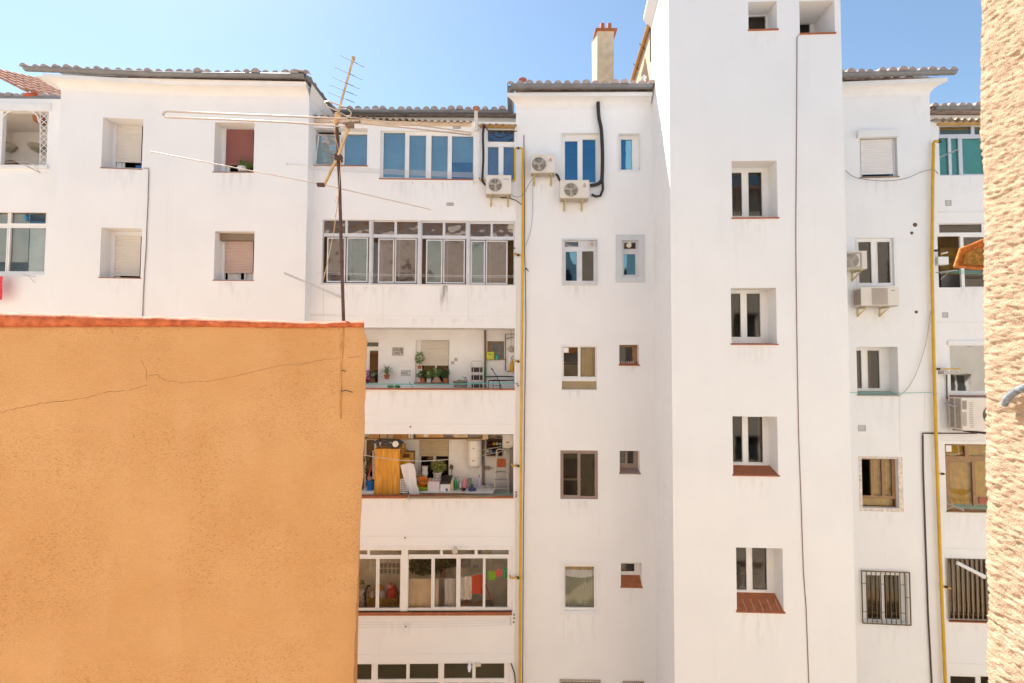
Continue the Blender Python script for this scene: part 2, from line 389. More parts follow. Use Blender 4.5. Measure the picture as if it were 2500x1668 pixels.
for sg in (1, -1):   # arched corner braces
    x0 = 5 if sg > 0 else 96
    m.tube([PG.at(x0, 300, -.02), PG.at(x0 + sg * 4, 284, -.02), PG.at(x0 + sg * 14, 274, -.02), PG.at(x0 + sg * 30, 271, -.02)], .022, 6)
m.pbox(PG, (-80, 402, 114, 411), -.02, .06)
O('gallery_frame', m, WHITE2, left_b)
m = MB()
for k in range(9):
    y = 276 + k * 14.2
    m.tube([PG.at(98, y, -.02), PG.at(117, y + 16, -.02)], .011, 4); m.tube([PG.at(117, y, -.03), PG.at(98, y + 16, -.03)], .011, 4)
m.tube([PG.at(98, 272, -.02), PG.at(98, 404, -.02)], .015, 4); m.tube([PG.at(116, 272, -.02), PG.at(116, 404, -.02)], .015, 4)
O('lattice', m, WHITE2, left_b)
# ---- corner shapes and walls
def wall(name, b, P, s0, s1, z0, z1, th=.03, matl=None):
    m = MB(); m.plate(P, s0, s1, z0, z1, P.open, 0.0, th, 0, outer=False); return O(name, m, [matl or WHITE], b)
wall('wall', left_b, PA1, 0, PA1.L, ZG, EZ + .1); wall('wall', left_b, PA2, 0, PA2.L, ZG, EZ + .1)
wall('wall', left_b, PG, 0, PG.L, ZG, EZ - .3)
m = MB()
q = PA2.pt(PA2.L, 0, 0); m.face([(q.x, q.y, ZG), (q.x + .03, 15.2, ZG), (q.x + .03, 15.2, EZ + .1), (q.x, q.y, EZ + .1)])
q = PA1.pt(0, 0, 0); m.face([(q.x, q.y, ZG), (q.x, q.y, EZ + .1), (q.x, 15.2, EZ + .1), (q.x, 15.2, ZG)])
O('side_wall', m, WHITE, left_b)
m = MB(); m.wbox(-18.5, q.x, 15.05, 15.15, ZG, EZ - .1); O('back_wall', m, WHITE, left_b)
# ================================================================ middle block
# top floor
def pane_open(b, P, r, o):  # small helper: glass quad
    a, bb, c, d = P.rect(r, o); m = MB(); m.face([P.pt(a, o, c), P.pt(bb, o, c), P.pt(bb, o, d), P.pt(a, o, d)]); return m
window(mid_b, PB, (757, 313, 897, 405), .22, UPVC, [(769, 322, 832, 403), (841, 328, 896, 404)], [None, G_BLUE], DIMROOM, .9, sash=0,
       sill={'rise': .0, 'over': .02, 'mat': TERRA}, behind=[('blind_or_sky_panel', (841, 326, 897, 405), BLINDL)])
wl = mid_b.children[-1]
# tilted open sash
m = MB(); o = -.2
A = [PB.at(769.5, 402, -.20), PB.at(832, 404, -.20), PB.at(832, 331, -.10), PB.at(778, 329, -.10)]
m.tube([A[0], A[1], A[2], A[3], A[0]], .022, 4); O('open_sash', m, UPVC, wl)
m = MB(); m.face(A); O('pane', m, G_BLUE, wl)
m = MB(); m.face([p + Vector((0, .06, 0)) for p in A]); O('blind_or_sky_panel', m, BLINDL, wl)
window(mid_b, PB, (928, 320, 1157, 438), .08, UPVC, [(936, 324, 989, 434), (999, 331, 1040, 435), (1053, 332, 1093, 437), (1103, 333, 1155, 439)],
       G_BLUE, DIMROOM, .9, sash=.02, sill={'rise': .0, 'over': .02, 'mat': TERRA},
       behind=[('blind_or_sky_panel', (935, 324, 991, 438), BLINDL), ('blind_or_sky_panel', (998, 330, 1042, 438), BLINDL), ('blind_or_sky_panel', (1052, 330, 1095, 438), BLINDL),
               ('blind_or_sky_panel', (1102, 330, 1156, 397), BLINDL), ('blind_or_sky_panel', (1102, 397, 1156, 440), SKYREFL)])
window(mid_b, PB, (1186, 309, 1257, 444), .05, UPVC, [(1191, 317, 1255, 347), (1191, 359, 1217, 442), (1229, 359, 1255, 442)], G_BLUE, DIMROOM, .9, sash=.014,
       behind=[('curtain', (1188, 355, 1257, 444), mat('violet_grey_curtain', (.26, .27, .36), .9))])
# fourth floor glazed gallery
PN4 = []
xs = [(787, 904), (907, 1021), (1026, 1140), (1145, 1255)]
top = [(791, 843, 849, 901), (912, 963, 969, 1020), (1031, 1081, 1087, 1137), (1148, 1198, 1203, 1253)]
for k, t in enumerate(top):
    y = 539 + k * 2.6
    PN4 += [(t[0], y, t[1], y + 31), (t[2], y, t[3], y + 31)]
low = [(789, 901), (911, 1019), (1030, 1138), (1148, 1254)]
for k, t in enumerate(low): PN4.append((t[0], 578 + k * 2.6, t[1], 691 + k * 1.6))
a0, b0, c0, d0 = PB.rect((786, 538, 1258, 695)); PB.open.append((a0, b0, c0, d0, .1))
m = MB(); hs = [PB.rect(p, -.06)[:4] + (.05,) for p in PN4]; m.plate(PB, a0, b0, c0, d0, hs, -.06, .05, outer=False)
for xp in (904.5, 1024, 1142):
    m.pbox(PB, (xp - 3.5, 538, xp + 3.5, 696), -.06, -.02); m.pbox(PB, (xp - .6, 538, xp + .6, 696), -.02, -.012, 0)
gw = O('gallery_window', m, ALU, mid_b)
m = MB(); e = .03; m.box(PB, a0 - e, b0, -.06, .02, c0 - .02, c0 + .012); O('sill', m, ALU, gw)
gm = MB()
for k, h in enumerate(hs[:8]):
    m = MB(); m.face([PB.pt(h[0], -.085, h[2]), PB.pt(h[1], -.085, h[2]), PB.pt(h[1], -.085, h[3]), PB.pt(h[0], -.085, h[3])]); O('pane', m, G_GAL, gw)
sash4 = [(797, 844), (845, 899), (922, 963), (963, 1018), (1039, 1081), (1081, 1136), (1148, 1185), (1185, 1240)]
for k, (x0, x1) in enumerate(sash4):
    y0 = 579 + (k // 2) * 2.6; y1 = 690 + (k // 2) * 1.6; of = -.075 if k % 2 == 0 else -.10
    r = PB.rect((x0 + 4, y0 + 4, x1 - 4, y1 - 4), of); m = MB(); wd = .035
    m.plate(PB, r[0] - wd, r[1] + wd, r[2] - wd, r[3] + wd, [r], of, .02)
    if k % 2 == 1: m.pbox(PB, (x0 + 9, y0, x0 + 13, y1), of - .05, of - .03)
    so_ = O('sliding_sash', m, ALU, gw)
    m = MB(); m.face([PB.pt(r[0], of - .01, r[2]), PB.pt(r[1], of - .01, r[2]), PB.pt(r[1], of - .01, r[3]), PB.pt(r[0], of - .01, r[3])]); O('pane', m, G_FROST2 if k in (1, 4, 6) else G_FROST, gw)
m = MB(); room(m, PB, a0, b0, c0 - .5, d0 + .05, -.14, -1.25, [PB.rect((905, 590, 935, 690), -1.25)])
O('gallery_room', m, mat('ochre_room', (.40, .27, .13), .9, var=.2), mid_b)
m = MB(); m.pbox(PB, (1241, 548, 1254, 560), -.09, -.05); O('vent', m, mat('vent_yellow', (.45, .4, .3), .6), gw)
for px_ in (1027, 787):
    m = MB(); m.pbox(PB, (px_, 578, px_ + 12, 694), -.5, -.45); O('shelf_panel', m, WOODF, gw)

# balconies: back walls and rooms (three floors)
YB = -1.40
def rr(P, r, o): return P.rect(r, o)
# third floor balcony
a3, b3, c3, d3 = PB.rect((720, 800, 1257, 951)); PB.open.append((a3, b3, c3, d3, .14))
m = MB()
holes = [rr(PB, (860, 829, 924, 936), YB)[:4] + (.12,), rr(PB, (1014, 830, 1097, 935), YB)[:4] + (.10,), rr(PB, (1190, 833, 1231, 878), YB)[:4] + (.12,)]
room(m, PB, a3, b3, c3 - .95, d3 + .03, -.14, YB, holes)
O('balcony_room', m, mat('balcony_white', (.86, .87, .88), .9, var=.03, streak=.05), mid_b)
m = MB(); m.box(PB, a3, b3 + .0, -.16, .05, c3 - .005, c3 + .03); O('balcony_sill', m, TERRA, mid_b)
BK = PL(741, 13.30, 1258, 13.38); BK.p = PB.p + PB.n * YB      # balcony back wall plane
for f in (BK,): f.open = []
window(mid_b, BK, (860, 829, 924, 936), .08, UPVC, [(866, 836, 924, 846), (902, 856, 923, 936)], G_WARM, DARK, .6, sash=0, addopen=False, name='balcony_door')
window(mid_b, BK, (1014, 830, 1097, 935), .08, UPVC, [(1030, 890, 1062, 934), (1066, 890, 1095, 934)], G_CLEAR, DARK, .6, sash=0, addopen=False, sill={'rise': .0, 'over': .12})
wl = mid_b.children[-1]; shutter(BK, (1028, 831, 1095, 889), -.06, SHBEIGE, wl, .05)
window(mid_b, BK, (1190, 833, 1231, 878), .10, WOODF, [(1200, 837, 1217, 876), (1221, 837, 1230, 876)], G_CLEAR, DARK, .5, sash=0, addopen=False, sill={'rise': .0, 'over': .02, 'mat': WOODF})
# second floor balcony
a2, b2, c2, d2 = PB.rect((720, 1060, 1254, 1214)); PB.open.append((a2, b2, c2, d2, .14))
m = MB(); holes = [rr(PB, (860, 1070, 914, 1200), YB)[:4] + (.1,), rr(PB, (1022, 1071, 1096, 1170), YB)[:4] + (.12,)]
room(m, PB, a2, b2, c2 - .95, d2 + .10, -.14, YB, holes)
O('balcony_room', m, mat('balcony_cream', (.83, .81, .77), .9, var=.04, streak=.06), mid_b)
m = MB(); m.box(PB, a2, b2, -.16, .05, c2 - .02, c2 + .03); O('balcony_sill', m, TERRA, mid_b)
window(mid_b, BK, (860, 1070, 914, 1200), .08, ALU, [(866, 1074, 889, 1198), (894, 1074, 913, 1198)], G_WARM, DARK, .6, sash=0, addopen=False)
window(mid_b, BK, (1022, 1071, 1096, 1170), .10, ALU, [(1028, 1110, 1058, 1168), (1064, 1110, 1095, 1168)], G_WARM, DARK, .6, sash=0, addopen=False)
wl = mid_b.children[-1]; shutter(BK, (1023, 1066, 1095, 1110), -.08, mat('yellowish_slats', (.56, .47, .30), .5), wl, .06)
# first floor glazed gallery
a1, b1, c1, d1 = PB.rect((700, 1334, 1252, 1494)); PB.open.append((a1, b1, c1, d1, .1))
P1 = [(800, 1344, 897, 1354), (903, 1344, 980, 1355), (996, 1343, 1075, 1354), (1081, 1343, 1159, 1354), (1166, 1343, 1242, 1354),
      (790, 1364, 918, 1485), (926, 1364, 977, 1485), (997, 1364, 1053, 1485), (1061, 1363, 1114, 1483), (1124, 1363, 1179, 1482), (1185, 1363, 1239, 1483)]
hs = [PB.rect(p, -.06)[:4] + (.05,) for p in P1]
m = MB(); m.plate(PB, a1, b1, c1, d1, hs, -.06, .05, outer=False); m.pbox(PB, (700, 1333, 1253, 1343), -.06, .015)
m.pbox(PB, (979, 1343, 995, 1493), -.06, -.03)
gw1 = O('gallery_window', m, UPVC, mid_b)
for k, h in enumerate(hs):
    m = MB(); m.face([PB.pt(h[0], -.085, h[2]), PB.pt(h[1], -.085, h[2]), PB.pt(h[1], -.085, h[3]), PB.pt(h[0], -.085, h[3])]); O('pane', m, G_CLEAR, gw1)
    if k > 4:
        h = h[:4]; m = MB(); m.plate(PB, h[0] - .03, h[1] + .03, h[2] - .03, h[3] + .03, [h], -.045, .015); O('sash', m, UPVC, gw1)
m = MB(); m.box(PB, a1, b1 - .02, -.06, .06, c1 - .07, c1 + .0); O('sill', m, TERRA, gw1)
m = MB(); holes = [rr(PB, (1150, 1350, 1175, 1395), YB)[:4] + (.1,)]
room(m, PB, a1, b1, c1 - .8, d1 + .05, -.14, YB)
O('gallery_room', m, mat('gallery_beige', (.74, .69, .60), .9, var=.15), mid_b)
# ground-most glazed gallery
a_, b_, c_, d_ = PB.rect((690, 1620, 1245, 1790)); PB.open.append((a_, b_, c_, d_, .1))
P0 = [(800, 1622, 907, 1660), (922, 1622, 992, 1659), (1000, 1621, 1070, 1658), (1084, 1620, 1153, 1657), (1161, 1620, 1231, 1657), (700, 1668, 800, 1780), (925, 1667, 1070, 1780), (1084, 1667, 1120, 1780), (1125, 1667, 1198, 1780), (1203, 1667, 1232, 1780)]
hs = [PB.rect(p, -.06)[:4] + (.05,) for p in P0]
m = MB(); m.plate(PB, a_, b_, c_, d_, hs, -.06, .05, outer=False); gw0 = O('gallery_window', m, UPVC, mid_b)
for h in hs:
    m = MB(); m.face([PB.pt(h[0], -.085, h[2]), PB.pt(h[1], -.085, h[2]), PB.pt(h[1], -.085, h[3]), PB.pt(h[0], -.085, h[3])]); O('pane', m, G_GREEN, gw0)
m = MB(); room(m, PB, a_, b_, c_ - .8, d_ + .05, -.14, YB); O('gallery_room', m, DIMROOM, mid_b)
# slightly proud bands on the recessed fronts (slab lines)
for y in (771, 1035, 1309, 1597):
    m = MB(); m.pbox(PB, (743, y, 1252, y + 1.6), -.0, .012); O('moulding', m, WHITE2, mid_b)
m = MB(); m.pbox(PB, (1157, 316, 1171, 447), .0, .03); O('pilaster', m, WHITE2, mid_b)
zc = PB.hit(1000, 300)[1]
wall('wall', mid_b, PB, 0, PB.L + .02, ZG, zc + .05)
# back wall above the lean-to
m = MB(); x0, x1 = PA2.pt(PA2.L, 0, 0).x, PC.pt(0, 0, 0).x
m.wbox(x0 - .1, x1 + .1, 14.72, 14.85, zc - .2, EZ + .0); O('upper_wall', m, WHITE, mid_b)

# ---- C windows
UP = UPVC
window(mid_b, PC, (1371, 326, 1469, 448), .12, UPVC, [(1379, 345, 1410, 446), (1422, 341, 1454, 446)], G_DEEP, DARK, .8, sash=.02,
       behind=[('blind_or_sky_panel', (1378, 341, 1412, 388), BLINDL), ('blind_or_sky_panel', (1420, 338, 1456, 362), BLINDL), ('blind_or_sky_panel', (1378, 388, 1412, 448), SKYREFL), ('blind_or_sky_panel', (1420, 362, 1456, 448), SKYREFL)])
trim(PC, (1367, 322, 1473, 449), (1371, 326, 1469, 448), .012, None, mid_b)
window(mid_b, PC, (1510, 327, 1562, 416), .12, UPVC, [(1516, 341, 1543, 415)], G_DEEP, DARK, .8, sash=.02, behind=[('blind_or_sky_panel', (1500, 338, 1556, 420), SKYREFL)])
trim(PC, (1506, 324, 1566, 420), (1510, 327, 1562, 416), .012, None, mid_b)
window(mid_b, PC, (1375, 587, 1457, 695), .02, ALU, [(1379, 591, 1412, 603), (1381, 615, 1408, 686), (1421, 614, 1449, 686)], [G_BLUE, G_DEEP, G_WARM], DIMROOM, .8, sash=.015,
       behind=[('blind_or_sky_panel', (1372, 608, 1416, 694), SKYREFL)])
wl = mid_b.children[-1]
m = MB(); m.pbox(PC, (1439, 590, 1451, 602), -.02, .05); O('vent', m, mat('vent_beige', (.66, .58, .50), .6), wl)
m = MB(); m.pbox(PC, (1441, 593, 1449, 594.5), .05, .054); m.pbox(PC, (1441, 597, 1449, 598.5), .05, .054); O('vent_slots', m, GRILLE, wl)
m = MB(); m.pbox(PC, (1372, 583, 1459, 587), -.01, .03); m.pbox(PC, (1372, 586, 1375.5, 697), -.01, .03); m.pbox(PC, (1457, 586, 1460, 697), -.01, .03)
m.pbox(PC, (1372, 694, 1460, 697), -.01, .035); O('frame_rail', m, ALU, wl)
GREYP = mat('pale_grey_paint', (.58, .62, .63), .7, var=.04)
trim(PC, (1503, 573, 1574, 690), (1518, 587, 1559, 677), .014, GREYP, mid_b)
window(mid_b, PC, (1518, 587, 1559, 677), .08, ALU, [(1523, 593, 1552, 608), (1523, 621, 1551, 671)], [G_WARM, G_DEEP], DIMROOM, .8, sash=.012, behind=[('blind_or_sky_panel', (1515, 615, 1562, 676), mat('slate_blind', (.10, .17, .24), .8))])
wl = mid_b.children[-1]
m = MB(); m.lathe(PC.at(1533, 600, -.05), [(.05, 0), (.05, .20)], 12, ax=(PC.n.x, PC.n.y, 0)); m.lathe(PC.at(1535, 600, .13), [(.065, 0), (.065, .06)], 12, ax=(PC.n.x, PC.n.y, 0)); O('flue_pipe', m, mat('cream_flue', (.66, .58, .46), .5), wl)
window(mid_b, PC, (1371, 844, 1457, 925), .06, UPVC, [(1376, 848, 1411, 919), (1417, 848, 1453, 920)], G_CLEAR, mat('tan_room', (.62, .46, .26), .9), .7, sash=.012)
wl = mid_b.children[-1]
m = MB(); m.pbox(PC, (1376, 862, 1411, 884), -.35, -.33); m.pbox(PC, (1376, 887, 1411, 890), -.34, -.30); O('inner_shelf', m, DARK, wl)
m = MB(); m.sheet(PC, (1417, 846, 1453, 921), -.2, .012, 3); O('curtain', m, mat('honey_curtain', (.58, .42, .22), .9), wl)
m = MB(); m.pbox(PC, (1376, 849, 1388, 861), -.08, -.04); O('vent', m, UPVC, wl)
window(mid_b, PC, (1371, 928, 1457, 953), .06, UPVC, [(1372, 931, 1456, 951)], mat('brown_panel', (.33, .25, .14), .5, var=.1), None, .7, sash=0)
window(mid_b, PC, (1512, 842, 1560, 892), .22, WOODF, [(1511, 848, 1544, 884)], G_WARM, DIMROOM, .7, sash=0, sill={'rise': .06, 'mat': TERRA})
m = MB()
for k in range(9): m.tube([PC.at(1513 + k * 4.2, 890, -.08), PC.at(1513 + k * 4.2, 882, -.08)], .006, 4)
O('spikes', m, UPVC, mid_b.children[-1])
window(mid_b, PC, (1368, 1100, 1460, 1219), .03, BROWNF, [(1375, 1107, 1410, 1209), (1417, 1108, 1452, 1211)], G_WARM, DIMROOM, .8, sash=.014,
       behind=[('blind_or_sky_panel', (1375, 1104, 1412, 1120), CGREEN), ('bar', (1375, 1168, 1420, 1173), UPVC), ('curtain', (1415, 1105, 1455, 1214), CGREEN)])
window(mid_b, PC, (1513, 1101, 1562, 1156), .22, BROWNF, [(1513, 1100, 1526, 1130), (1532, 1100, 1546, 1132)], G_WARM, DARK, .8, sash=0, sill={'rise': .09, 'mat': mat('dirty_sill', (.30, .20, .17), .9, var=.3, scale=30)})
trim(PC, (1367, 1370, 1466, 1501), (1374, 1376, 1458, 1494), .014, None, mid_b)
window(mid_b, PC, (1376, 1378, 1456, 1492), .05, UPVC, [(1380, 1383, 1450, 1483)], G_CLEAR, DIMROOM, .8, sash=.015,
       behind=[('curtain', (1379, 1400, 1451, 1484), CGREEN), ('curtain', (1379, 1382, 1451, 1392), mat('patterned_curtain', (.60, .42, .20), .9, var=.4, scale=40))])
wl = mid_b.children[-1]
m = MB(); m.sheet(PC, (1379, 1391, 1451, 1405), -.13, .01, 8, drop=.06); O('valance', m, WHITEC, wl)
window(mid_b, PC, (1516, 1374, 1567, 1434), .26, UPVC, [(1514, 1376, 1549, 1395)], G_WARM, DARK, .8, sash=0, sill={'rise': .20, 'over': .02, 'mat': TERRA})
for rct in ((1366, 1659, 1466, 1760), (1520, 1663, 1572, 1720)):
    window(mid_b, PC, rct, .15, UPVC, [(rct[0] + 6, rct[1] + 6, rct[2] - 6, rct[3] - 6)], G_WARM, DARK, .8, sash=0)
    wl = mid_b.children[-1]; m = MB(); a, bb, c, d = PC.rect(rct)
    for k in range(12):
        s_ = a + (bb - a) * (k + .5) / 12; m.tube([PC.pt(s_, .03, c), PC.pt(s_, .03, d)], .009, 4)
    m.tube([PC.pt(a, .03, d), PC.pt(bb, .03, d)], .014, 4); m.tube([PC.pt(a, .03, d - .06), PC.pt(bb, .03, d - .06)], .009, 4)
    O('window_grille', m, mat('beige_grille', (.42, .32, .22), .6), wl)
wall('wall', mid_b, PC, 0, PC.L + .2, ZG, EZ + .1)
m = MB(); q = PC.pt(0, 0, 0); m.face([(q.x, q.y, ZG), (q.x, 15.0, ZG), (q.x, 15.0, EZ + .1), (q.x, q.y, EZ + .1)]); O('side_wall', m, WHITE, mid_b)

# ================================================================ tower
def twin(r, d, fr, g, rise, beh=None, so_=1):
    return window(tow_b, PD, r, d, UPVC, fr, g, DARK, .9, sash=.015, sill={'rise': rise, 'mat': TERRA, 'ext': .02}, behind=beh)
twin((1787, 393, 1898, 533), .42, [(1780, 422, 1811, 528), (1827, 421, 1860, 528)], [G_WARM, G_WARM], .01, [('blind_or_sky_panel', (1826, 418, 1850, 530), mat('navy_blind', (.03, .10, .24), .8)), ('curtain', (1780, 420, 1812, 530), mat('mauve_curtain', (.20, .17, .19), .9))])
twin((1785, 703, 1896, 841), .40, [(1778, 717, 1808, 823), (1823, 717, 1856, 823)], G_WARM, .03, [('curtain', (1778, 715, 1809, 825), mat('olive_curtain', (.16, .13, .07), .9))])
twin((1789, 1017, 1899, 1161), .40, [(1780, 1010, 1812, 1128), (1826, 1018, 1862, 1129)], G_WARM, .13, [('curtain', (1850, 1015, 1862, 1130), CGREEN)])
twin((1798, 1338, 1912, 1494), .40, [(1790, 1330, 1822, 1440), (1836, 1330, 1872, 1440)], G_WARM, .22)
m = MB()
for k in range(5):
    x = 1812 + k * 20; m.tube([PD.at(x, 1468, -.12) + Vector((0, 0, .04)), PD.at(x + 12, 1494, .035) + Vector((0, 0, .016))], .006, 4)
O('tile_joints', m, mat('pale_joint', (.55, .36, .25), .9), tow_b.children[-1])
window(tow_b, PD, (1827, 4, 1897, 74), .45, WHITE2, [(1820, 40, 1869, 73)], G_WARM, DARK, .9, sash=0, sill={'rise': .0})
window(tow_b, PD, (1952, 2, 2038, 83), .80, WHITE2, [(1945, 40, 1977, 82)], G_WARM, DARK, .9, sash=0, sill={'rise': .0, 'ext': .01})
TZ = W(1590, 42, 13.4).z
wall('wall', tow_b, PD, 0, PD.L, ZG, TZ)
xb = W(1590, 300, 13.5).x; fq = PD.pt(0, 0, 0)
m = MB(); n_ = 26
rows = []
for k in range(n_ + 1):
    t = k / n_; rows.append([(fq.x + (xb - fq.x) * t, fq.y + (13.5 - fq.y) * t, z) for z in (ZG, CZ - 2, CZ + 2, CZ + 5, TZ)])
m.grid(rows, 0, False)
O('side_wall', m, mat('rough_white_plaster', (.82, .82, .82), .9, var=.02, bump=.9, bscale=9, spec=.2), tow_b)
m = MB(); rq = PD.pt(PD.L, 0, 0)
m.face([(rq.x, rq.y, ZG), (rq.x + .1, 18.5, ZG), (rq.x + .1, 18.5, TZ), (rq.x, rq.y, TZ)]); m.face([(xb, 13.5, TZ), (fq.x, fq.y, TZ), (rq.x, rq.y, TZ), (rq.x + .1, 18.5, TZ), (xb + .4, 18.5, TZ)])
m.face([(xb + .4, 18.5, ZG), (xb + .4, 18.5, TZ), (rq.x + .1, 18.5, TZ), (rq.x + .1, 18.5, ZG)])
O('rear_wall', m, WHITE, tow_b)
# beige rear flank with ochre gutter, and white cornice on the front part
m = MB(); xr = W(1546, 190, 16.3).x
m.face([(xb, 13.5, ZG), (xb, 13.5, TZ - .3), (xr, 16.4, TZ - .3), (xr, 16.4, ZG)]); m.face([(xr, 16.4, ZG), (xr, 16.4, TZ - .3), (xr + .3, 18.5, TZ - .3), (xr + .3, 18.5, ZG)])
O('rear_flank', m, mat('peach_plaster', (.62, .42, .27), .9, var=.12, scale=2, bump=.6, bscale=8), tow_b)
m = MB(); m.tube([(xb - .07, 13.45, TZ - .22), (xr - .07, 16.4, TZ - .22)], .06, 8); 
O('rear_gutter', m, mat('ochre_gutter', (.48, .26, .07), .6), tow_b)
m = MB()
for y in (14.3, 15.3): m.tube([(xb - .16 + (xr - xb) * (y - 13.5) / 2.9, y, TZ - .16), (xb + (xr - xb) * (y - 13.5) / 2.9, y, TZ - .36)], .012, 5)
m.tube([(xb - .02, 13.46, TZ - .1), (xb - .02, 13.46, TZ - 1.25)], .018, 6)
O('downpipe', m, RUST, tow_b)
m = MB()
for t0, t1 in ((0, 1),):
    a = Vector((fq.x, fq.y, 0)); bq = Vector((xb, 13.5, 0)); nx = Vector((-1, 0, 0))
    prof = [(0, -.28), (.05, -.22), (.14, -.1), (.2, -.02), (.2, .08), (0, .12)]
    m.grid([[(p.x - q, p.y, TZ + z) for q, z in prof] for p in (a, bq)], 0, False)
    m.face([(bq.x - q, bq.y, TZ + z) for q, z in prof])
O('cornice', m, WHITE2, tow_b)

# ================================================================ right block
window(rig_b, PE, (2100, 330, 2191, 433), .10, UPVC, [(2104, 340, 2180, 431)], G_DEEP, DARK, .8, sash=0, sill={'rise': 0.0, 'mat': mat('brown_sill', (.30, .22, .17), .8)}, behind=[('blind_or_sky_panel', (2100, 420, 2185, 433), SKYREFL)])
wl = rig_b.children[-1]; shutter(PE, (2101, 340, 2179, 422), -.06, SHWHITE, wl, .048)
m = MB(); m.pbox(PE, (2096, 317, 2196, 334), -.02, .09); O('shutter_box', m, UPVC, wl)
window(rig_b, PE, (2092, 582, 2182, 698), .05, UPVC, [(2096, 591, 2127, 691), (2142, 591, 2173, 691)], G_WARM, DIMROOM, .8, sash=.014)
trim(PE, (2090, 579, 2188, 700), (2092, 582, 2182, 698), .014, None, rig_b)
window(rig_b, PE, (2092, 847, 2193, 966), .34, UPVC, [(2080, 856, 2103, 948), (2118, 856, 2147, 948)], G_WARM, DARK, .8, sash=.014, sill={'rise': .09, 'mat': mat('sage_sill', (.38, .40, .34), .8)},
       behind=[('curtain', (2080, 850, 2103, 950), mat('tan_curtain', (.48, .33, .22), .9)), ('curtain', (2116, 850, 2126, 950), mat('tan_curtain', (.48, .33, .22), .9))])
window(rig_b, PE, (2104, 1120, 2193, 1240), .10, WOODF, [(2103, 1122, 2126, 1210), (2133, 1122, 2153, 1210), (2160, 1122, 2178, 1210), (2104, 1218, 2186, 1238)], [None, G_CLEAR, G_CLEAR, G_CLEAR], DARK, .8, sash=0,
       behind=[('curtain', (2130, 1118, 2186, 1214), CGOLD), ('curtain', (2104, 1216, 2188, 1240), CGOLD)])
trim(PE, (2098, 1115, 2204, 1249), (2104, 1120, 2193, 1240), .014, mat('worn_white_paint', (.70, .62, .54), .9, var=.2, scale=14), rig_b)
window(rig_b, PE, (2108, 1399, 2216, 1521), .12, UPVC, [(2114, 1404, 2150, 1512), (2158, 1404, 2196, 1512)], G_WARM, DIMROOM, .8, sash=.02)
wl = rig_b.children[-1]
m = MB(); a, bb, c, d = PE.rect((2105, 1396, 2222, 1524), .06); OCH = mat('ochre_grille', (.13, .085, .025), .5, var=.2)
for k in range(11):
    s_ = a + (bb - a) * k / 10; rt = .016 if k in (0, 10) else .011
    m.tube([PE.pt(s_, .06, c), PE.pt(s_, .06, d)], rt, 5)
    if k < 10:
        for j in range(3):
            zz = c + (d - c) * ((.22, .5, .76)[j] if k % 2 == 0 else (.2, .52, .78)[j]); 
            if (k + j) % 2 == 0: m.tube([PE.pt(s_, .06, zz), PE.pt(s_ + (bb - a) / 10, .06, zz)], .008, 4)
m.tube([PE.pt(a, .06, c), PE.pt(bb, .06, c)], .016, 5); m.tube([PE.pt(a, .06, d), PE.pt(bb, .06, d)], .016, 5); O('window_grille', m, OCH, wl)
wall('wall', rig_b, PE, -1.2, PE.L, ZG, EZ + .1)
q = PE.pt(PE.L, 0, 0); m = MB(); m.face([(q.x, q.y, ZG), (q.x, 15.0, ZG), (q.x, 15.0, EZ + .1), (q.x, q.y, EZ + .1)]); O('side_wall', m, WHITE, rig_b)
# recessed balconies of the right block
window(rig_b, PF, (2293, 304, 2480, 428), .06, ALU, [(2294, 309, 2371, 328), (2379, 309, 2470, 328), (2303, 333, 2373, 329), (2293, 337, 2316, 427), (2323, 338, 2341, 427), (2350, 338, 2403, 425), (2412, 338, 2470, 425)], G_CLEAR, DIMROOM, .8, sash=0,
       behind=[('blind_or_sky_panel', (2293, 309, 2480, 330), mat('ochre_board', (.42, .22, .05), .8)), ('blind_or_sky_panel', (2293, 316, 2480, 430), CTEAL)])
window(rig_b, PF, (2290, 545, 2480, 702), .06, UPVC, [(2293, 548, 2397, 568), (2290, 577, 2346, 702), (2354, 579, 2405, 700), (2412, 579, 2470, 700)], [G_WARM, None, G_WARM, G_WARM], mat('ochre_room', (.40, .27, .13)), .9, sash=0)
window(rig_b, PF, (2317, 842, 2480, 967), .06, UPVC, [(2320, 845, 2480, 955)], glass('mirror_glass', (.4, .38, .34), .30, .02, (1, .95, .88), .03), DIMROOM, .9, sash=0, sill={'rise': 0, 'over': .06})
m = MB(); m.pbox(PF, (2316, 832, 2480, 843), 0, .04); O('lintel', m, WHITE2, rig_b)
window(rig_b, PF, (2309, 1085, 2480, 1250), .06, WOODF, [(2311, 1088, 2356, 1114), (2365, 1088, 2470, 1114), (2320, 1128, 2375, 1236), (2382, 1126, 2470, 1238)], G_CLEAR, DIMROOM, .8, sash=0, sill={'rise': 0, 'over': .04, 'mat': WOODF},
       behind=[('curtain', (2309, 1085, 2480, 1116), CGOLD), ('curtain', (2318, 1122, 2480, 1240), CGOLD)])
m = MB(); m.pbox(PF, (2310, 1088, 2323, 1103), -.06, -.03); O('vent', m, UPVC, rig_b.children[-1])
window(rig_b, PF, (2315, 1365, 2480, 1518), .10, mat('grey_brown_frame', (.2, .15, .11), .7), [(2318, 1368, 2470, 1512)], G_WARM, mat('tan_room'), .8, sash=0, sill={'rise': 0, 'over': .05, 'mat': TERRA})
wl = rig_b.children[-1]; m = MB(); a, bb, c, d = PF.rect((2315, 1366, 2480, 1520), .04)
for k in range(15): s_ = a + (bb - a) * k / 14; m.tube([PF.pt(s_, .04, c + .06), PF.pt(s_, .04, d)], .02, 4)
m.tube([PF.pt(a, .04, c + .06), PF.pt(bb, .04, c + .06)], .02, 4); O('window_grille', m, mat('grey_bars', (.30, .24, .18), .7), wl)
